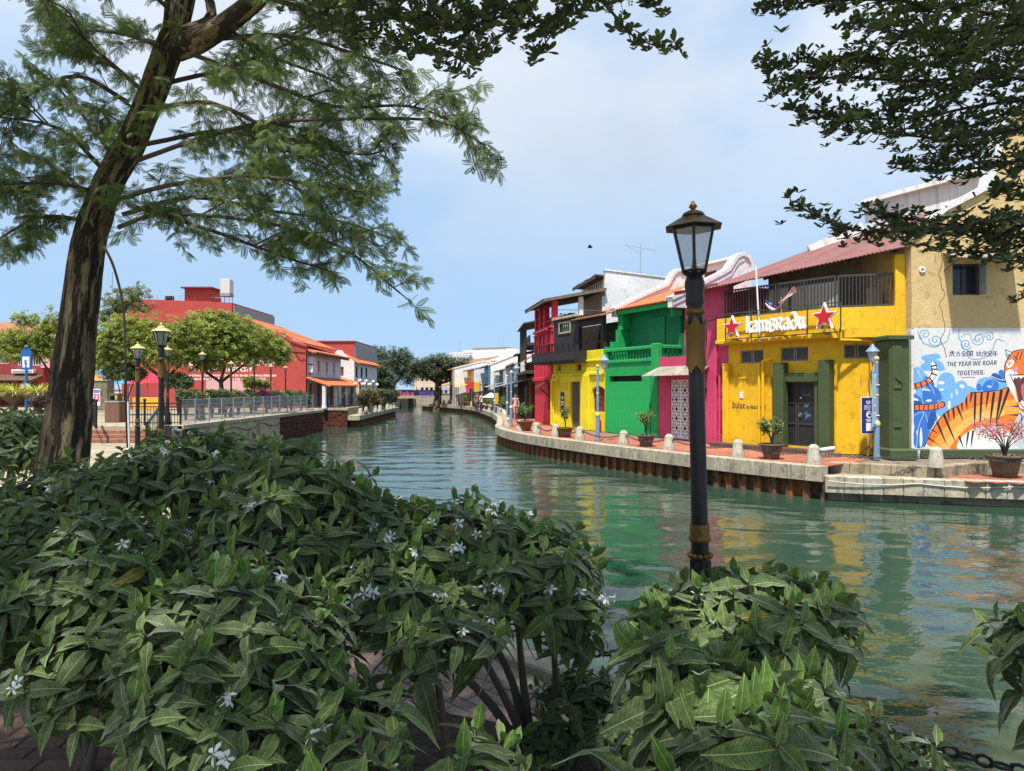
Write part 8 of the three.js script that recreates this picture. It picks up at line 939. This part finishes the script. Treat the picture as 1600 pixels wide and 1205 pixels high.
  // right side, in drooping layers
  for (const [p, d, s] of [[[[1720, 40, 3.9], [1560, 20, 3.9], [1400, 0, 3.9], [1290, 0, 3.9], [1206, 8, 3.9]], 1.3, 0.34], [[[1720, 60, 4.1], [1560, 70, 4.0], [1420, 90, 3.9], [1300, 95, 3.9], [1203, 96, 3.9]], 1.5, 0.36], [[[1720, 130, 3.9], [1560, 120, 3.9], [1420, 125, 3.9], [1290, 120, 3.9], [1212, 140, 3.9]], 1.4, 0.3], [[[1720, 150, 4.2], [1560, 160, 4.1], [1420, 185, 4.0], [1320, 180, 4.0], [1240, 168, 4.0]], 1.4, 0.3], [[[1720, 190, 3.8], [1600, 200, 3.8], [1480, 215, 3.8], [1370, 205, 3.8], [1300, 200, 3.8]], 1.4, 0.3], [[[1720, 230, 4.0], [1600, 250, 4.0], [1500, 265, 4.0], [1400, 262, 4.0]], 1.5, 0.28], [[[1740, 350, 3.7], [1600, 340, 3.7], [1480, 355, 3.7], [1340, 360, 3.7], [1236, 318, 3.7]], 1.5, 0.24], [[[1720, 370, 3.9], [1580, 370, 3.9], [1450, 345, 3.9], [1350, 330, 3.9]], 1.4, 0.24], [[[1720, 380, 3.8], [1620, 380, 3.8], [1540, 395, 3.8], [1420, 380, 3.8]], 1.2, 0.26], [[[1700, 20, 3.6], [1560, 40, 3.6], [1450, 50, 3.6], [1340, 40, 3.6]], 1.5, 0.36], [[[1700, 100, 4.4], [1600, 100, 4.4], [1480, 140, 4.4], [1400, 160, 4.4]], 1.6, 0.4], [[[1700, 160, 4.4], [1620, 190, 4.4], [1520, 230, 4.4], [1450, 240, 4.4]], 1.5, 0.34], [[[1720, 300, 4.0], [1650, 300, 3.9], [1590, 290, 3.8], [1560, 300, 3.8]], 1.2, 0.2], [[[1720, -30, 4], [1600, -10, 4], [1480, 10, 4], [1380, 20, 4]], 1.4, 0.36], [[[1700, 410, 3.7], [1620, 405, 3.7], [1560, 410, 3.7]], 1.2, 0.2], [[[1720, 20, 4.5], [1600, 60, 4.5], [1500, 90, 4.5], [1400, 110, 4.5]], 1.6, 0.45], [[[1720, 90, 4.7], [1620, 150, 4.7], [1540, 190, 4.7], [1460, 200, 4.7]], 1.6, 0.42], [[[1720, 0, 4.7], [1620, 20, 4.7], [1520, 40, 4.7], [1420, 60, 4.7]], 1.6, 0.45], [[[1720, 200, 4.6], [1640, 230, 4.6], [1570, 260, 4.6]], 1.6, 0.36], [[[1720, 330, 4.3], [1600, 345, 4.3], [1480, 365, 4.3], [1380, 350, 4.3]], 1.4, 0.24], [[[1700, 470, 3.9], [1640, 450, 3.9], [1590, 470, 3.9]], 1, 0.16]]) spray(p, d * 1.75, s * 1.15, 0.012);
  for (const [a, b] of [[[1700, 335, 3.75], V(-0.1, 3.0, -0.1)], [[1720, 120, 4.0], V(-0.1, 4.2, -0.1)], [[1720, 220, 3.9], V(-0.1, 3.6, -0.1)], [[860, -160, 3.4], V(-0.1, 4.6, -0.1)], [[700, -140, 3.5], V(-0.1, 4.8, -0.1)]]) part(g, 'limb', limb([b, b.clone().lerp(loc(...a), 0.5).add(V(0, 0.15, 0)), loc(...a)], [0.09, 0.06, 0.02], 8), M.bark);
  // crown over the viewer, shading the shrubs
  for (let i = 0; i < 3300; i++) { const a = rr(0, 6.283), r = Math.sqrt(rnd()); const p = V(-6.6 + Math.cos(a) * r * 4.9, 5.8 + rr(-0.5, 0.8), 1.0 + Math.sin(a) * r * 3.3); const k = i % 3, s = rr(1.6, 2.8); M3[k].push(new THREE.Matrix4().compose(p, rq(0.35), V(s, s, s))); cols[k].push(c0.clone().lerp(c1, rnd())); }
  part(g, 'branches', tw, M.twigD = std({ color: C(0.03, 0.025, 0.02), roughness: 0.9 })); const lm = leafMat(C(1, 1, 1), { roughness: 0.95, transmission: 0.3, clearcoat: 0.15, clearcoatRoughness: 0.4 }); for (let k = 0; k < 3; k++) cloud(g, 'crown', ros[k], lm, M3[k], cols[k]); console.log('rosettes', M3.map((x) => x.length));
}
// ---------- flowering shrubs in the foreground ----------
{
  const leafT = painted(256, 512, (x, w, h) => {
    x.fillStyle = '#6f8f57'; x.fillRect(0, 0, w, h); seed(501);
    for (let i = 0; i < 900; i++) { const u = rnd(), v = rnd() * h, e = Math.pow(Math.abs(u - 0.5) * 2, 1.4); x.fillStyle = rnd() < e * 0.75 ? `rgba(176,190,140,${rr(0.08, 0.3)})` : `rgba(58,92,44,${rr(0.1, 0.32)})`; x.beginPath(); x.ellipse(u * w, v, rr(3, 14), rr(6, 26), u < 0.5 ? -0.7 : 0.7, 0, 7); x.fill(); }
    x.lineCap = 'round'; for (let i = 0; i < 15; i++) { const y = 20 + i * 33; for (const s of [-1, 1]) { x.strokeStyle = 'rgba(186,204,150,0.5)'; x.lineWidth = 3; x.beginPath(); x.moveTo(128, y + 34); x.quadraticCurveTo(128 + s * 60, y + 20, 128 + s * 122, y - 22); x.stroke(); x.strokeStyle = 'rgba(46,78,36,0.4)'; x.lineWidth = 5; x.beginPath(); x.moveTo(128, y + 42); x.quadraticCurveTo(128 + s * 60, y + 28, 128 + s * 122, y - 14); x.stroke(); } }
    x.strokeStyle = 'rgba(200,214,164,0.95)'; x.lineWidth = 9; x.beginPath(); x.moveTo(128, 0); x.lineTo(128, h); x.stroke(); });
  leafT.flipY = false;
  const sh = (t) => Math.pow(Math.sin(Math.PI * Math.pow(t, 0.92)), 0.85) * (1 - 0.28 * t), geos = [[0.115, 0.056, 0.2, 0.4], [0.115, 0.06, 0.14, 0.75], [0.105, 0.05, 0.28, 0.15], [0.12, 0.055, 0.18, 1.05]].map(([l, w, f, d], k) => { const g = leafShape(l, w, 7, sh, f, d), p = g.attributes.position; for (let i = 0; i < p.count; i++) { const z = p.getZ(i), x = p.getX(i); p.setY(i, p.getY(i) + 0.0028 * Math.sin(z * 150 + k * 2) * Math.min(1, Math.abs(x) / 0.012)); p.setX(i, x + 0.006 * Math.sin(z * 18 + k)); } g.computeVertexNormals(); return g; });
  const mk = (c, r = 0.93) => new THREE.MeshPhysicalMaterial({ color: c, map: leafT, roughness: r, side: THREE.DoubleSide, transmission: 0.4, clearcoat: 0.16, clearcoatRoughness: 0.42, thickness: 0, bumpMap: leafT, bumpScale: 0.0015 });
  const base = mk(C(1, 1, 1)), tones = [C(0.72, 0.66, 0.48), C(0.86, 0.81, 0.45), C(0.62, 0.54, 0.5), C(0.85, 0.98, 0.28), C(0.92, 0.78, 0.78), C(1.7, 0.95, 0.3)], tm = tones.map((c) => mk(c));
  const petal = leafShape(0.026, 0.013, 3, (t) => Math.pow(Math.sin(Math.PI * Math.pow(t, 1.3)), 0.7), 0.05, 0.35), flower = (() => { const gs = []; for (let i = 0; i < 5; i++) gs.push(petal.clone().rotateZ(0.35).rotateX(-0.15).translate(0, 0, 0.004).rotateY(i / 5 * 6.283)); gs.push(rod(V(0, -0.03, 0), V(0, 0, 0), 0.0025, 4, 0.003).toNonIndexed()); return merge(gs); })(), fm = new THREE.MeshPhysicalMaterial({ color: C(0.82, 0.83, 0.84), roughness: 0.6, side: THREE.DoubleSide, transmission: 0.3, thickness: 0 });
  const camV = camera.position;
  function shrub(label, root, blobs, o) {
    seed(o.seed); const g = thing('jasmine_shrub', label, 'shrub', root, 0, 'white flowered shrubs in the foreground planter'), R = V(...root), leaves = [], fl = [], st = [];
    for (const [px, py, d, rx, ry, rz, n] of blobs) { const c = at(px, py, d).sub(R), k = d / FPX; st.push(limb([V(rr(-0.05, 0.05), 0, rr(-0.05, 0.05)), V(c.x * 0.3, c.y * 0.4, c.z * 0.3).add(V(rr(-0.08, 0.08), 0, rr(-0.08, 0.08))), V(c.x * 0.85, c.y * 0.85, c.z * 0.85)], [o.trunk ?? 0.026, 0.02, 0.012], 7, 12, 0.1));
      for (let i = 0; i < n * 0.86; i++) { let q; do { q = V(gauss(), gauss(), gauss()); } while (q.length() < 0.2); q.normalize(); if (q.y < -0.45) q.y *= -0.6; const kk = 0.62 + 0.42 * Math.pow(rnd(), 0.6), lump = 1 + 0.55 * fbm3(q.x * 1.6 + px, q.y * 1.6 + py, q.z * 1.6, 3); const p = V(c.x + q.x * rx * k * kk * lump, c.y + q.y * ry * k * kk * lump, c.z + q.z * rz * kk * lump);
        const up = V(q.x * 0.75, 0.55 + Math.max(0, q.y) * 0.6, q.z * 0.75).add(V(rr(-0.3, 0.3), rr(0, 0.3), rr(-0.3, 0.3))).normalize(), Q = new THREE.Quaternion().setFromUnitVectors(UPV, up); st.push(limb([c.clone().lerp(p, 0.25 + rnd() * 0.2), c.clone().lerp(p, 0.7).add(V(0, -0.02, 0)), p], [0.006, 0.0045, 0.003], 4, 4));
        const m = 3 + Math.floor(rnd() * 3), s0 = rr(0.8, 1.3) * (o.ls ?? 1.0), tip = rnd() < 0.3; for (let j = 0; j < m; j++) for (const sd of [0, 1]) { const az = j * 1.57 + sd * Math.PI + rr(-0.35, 0.35), lift = j < 1 ? (tip ? 1.05 : 0.75) : 0.55 - j * 0.33 + rr(-0.25, 0.25), s = s0 * (j < 1 ? rr(0.55, 0.85) : rr(0.8, 1.15)); const e = new THREE.Quaternion().setFromEuler(new THREE.Euler(-lift, az, rr(-0.3, 0.3), 'YXZ')), qq = Q.clone().multiply(e), pos = p.clone().addScaledVector(up, -j * 0.017); leaves.push([pos, qq, s, j < 1 && tip ? 3 : j < 1 ? 1 : rnd() < 0.012 ? 5 : rnd() < 0.12 ? 4 : Math.floor(rnd() * 3), lift > 0.6 ? 2 : j > 2 ? 3 : rnd() < 0.5 ? 0 : 1]); }
        if (rnd() < (o.fl ?? 0.06) * 0.8 && q.y > 0) { const nf = 1 + Math.floor(rnd() * 3); for (let f = 0; f < nf; f++) fl.push([p.clone().addScaledVector(up, rr(0.03, 0.06)).add(V(rr(-0.025, 0.025), 0, rr(-0.025, 0.025))), Q.clone().multiply(rq(0.6)), rr(0.8, 1.15)]); } } }
    part(g, 'stem', st, M.bushbark = M.bushbark ?? std({ color: C(0.10, 0.085, 0.07), roughness: 0.9 }));
    leaves.sort((a, b) => a[0].clone().add(R).distanceTo(camV) / a[2] - b[0].clone().add(R).distanceTo(camV) / b[2]); const N = Math.min(o.single ?? 160, leaves.length);
    leaves.slice(0, N).forEach(([p, q, s, t, k]) => { const m = part(g, 'leaf', geos[k], tm[t]); m.position.copy(p); m.quaternion.copy(q); m.scale.setScalar(s); });
    const rest = leaves.slice(N); for (let k = 0; k < 4; k++) { const l = rest.filter((x) => x[4] === k); if (l.length) cloud(g, 'foliage', geos[k], base, l.map(([p, q, s]) => new THREE.Matrix4().compose(p, q, V(s, s, s))), l.map((x) => tones[x[3]].clone().multiplyScalar(rr(0.85, 1.15)))); }
    for (const [p, q, s] of fl) { const m = part(g, 'flower', flower, fm); m.position.copy(p); m.quaternion.copy(q); m.scale.setScalar(s); }
    return leaves.length;
  }
  let tot = 0; const S = (...a) => { tot += shrub(...a); };
  S('front left shrub drooping over the brick path', [-1.75, 0.25, -2.9], [[120, 930, 2.9, 150, 120, 0.45, 120], [30, 970, 2.9, 110, 100, 0.4, 80], [180, 1040, 2.6, 120, 90, 0.35, 80]], { seed: 511, single: 230, fl: 0.07 });
  S('front centre shrub with long pale drooping leaves', [-0.75, 0.25, -2.75], [[350, 1010, 2.4, 150, 130, 0.4, 130], [300, 1130, 2.2, 130, 90, 0.3, 70], [430, 1140, 2.2, 100, 70, 0.3, 44], [430, 1000, 2.5, 110, 110, 0.35, 60]], { seed: 512, single: 260, fl: 0.06 });
  S('back shrub rising around the foot of the big trunk', [-2.6, 0.25, -4.6], [[250, 760, 4.4, 150, 70, 0.55, 130], [120, 780, 4.6, 130, 70, 0.5, 100], [330, 720, 4.9, 120, 50, 0.45, 90], [400, 780, 4.2, 120, 75, 0.45, 100]], { seed: 513, single: 120, fl: 0.12 });
  S('low shrub with upright shoots left of the trunk', [-3.6, 0.25, -4.4], [[40, 850, 3.9, 130, 80, 0.5, 110], [200, 880, 3.5, 130, 80, 0.45, 100]], { seed: 514, single: 120, fl: 0.14 });
  S('tall centre shrub with a straight leading shoot against the water', [-1.25, 0.25, -3.5], [[470, 790, 3.3, 110, 85, 0.4, 110], [560, 850, 3.3, 130, 80, 0.4, 120], [450, 730, 3.4, 40, 40, 0.15, 16], [420, 880, 3.1, 130, 90, 0.4, 100]], { seed: 515, single: 160, fl: 0.05 });
  S('right hand shrub of the long mass, on a dark bare stem', [0.1, 0.2, -3.55], [[800, 880, 3.4, 125, 75, 0.42, 150], [690, 850, 3.5, 120, 75, 0.42, 130], [870, 950, 3.2, 70, 70, 0.3, 60], [710, 940, 3.1, 120, 45, 0.3, 60], [600, 930, 3.0, 100, 70, 0.35, 70]], { seed: 516, single: 180, fl: 0.16, trunk: 0.03 });
  S('low trailing shrub at the bottom centre over bare soil', [-0.35, 0.25, -2.6], [[580, 1120, 2.3, 80, 40, 0.25, 14], [690, 1005, 2.6, 80, 40, 0.25, 18], [740, 1195, 2.0, 80, 35, 0.2, 12], [560, 1210, 1.9, 80, 35, 0.2, 14]], { seed: 517, single: 160, fl: 0.05, trunk: 0.018 });
  S('dense shrub hiding the foot of the large lamp', [0.75, 0.2, -2.95], [[1150, 985, 2.9, 130, 75, 0.38, 150], [1240, 960, 3.0, 80, 55, 0.3, 60], [1060, 1000, 2.8, 70, 60, 0.28, 50], [1180, 1090, 2.5, 130, 70, 0.3, 80]], { seed: 518, single: 220, fl: 0.06, ls: 1.2 });
  S('closest shrub with large bright leaves below the lamp', [0.55, 0.3, -2.0], [[1130, 1130, 1.8, 130, 90, 0.26, 46], [1040, 1060, 1.9, 50, 60, 0.15, 12], [1230, 1170, 1.9, 110, 55, 0.24, 40], [980, 1230, 1.7, 60, 30, 0.15, 8]], { seed: 519, single: 240, fl: 0.02, ls: 1.18 });
  S('small dark shrub low behind the bare stem', [0.4, 0.05, -3.7], [[910, 1090, 3.5, 90, 45, 0.28, 46], [960, 1130, 3.3, 60, 40, 0.25, 26], [860, 1150, 3.4, 70, 30, 0.25, 24]], { seed: 520, single: 100, fl: 0.02, ls: 0.7 });
  S('small shrub trailing at the bottom right', [1.25, 0.2, -2.4], [[1380, 1180, 2.4, 90, 45, 0.22, 34], [1310, 1140, 2.4, 60, 50, 0.2, 20]], { seed: 521, single: 120, fl: 0.02, ls: 0.8 });
  S('leafy sprigs reaching in at the right edge', [2.4, 0.2, -2.2], [[1640, 1010, 2.7, 75, 55, 0.25, 34], [1640, 1110, 2.6, 60, 30, 0.2, 14]], { seed: 522, single: 110, fl: 0.02 });
  S('bright green hedge shrub left behind the trunk', [-6.2, 0.25, -8.6], [[20, 680, 8.4, 70, 38, 0.8, 150], [-60, 680, 8.4, 60, 40, 0.8, 60], [50, 712, 7.9, 40, 30, 0.5, 60]], { seed: 523, single: 20, fl: 0.02, ls: 1.15 });
  console.log('shrub leaves', tot);
}
renderer.render(scene, camera);
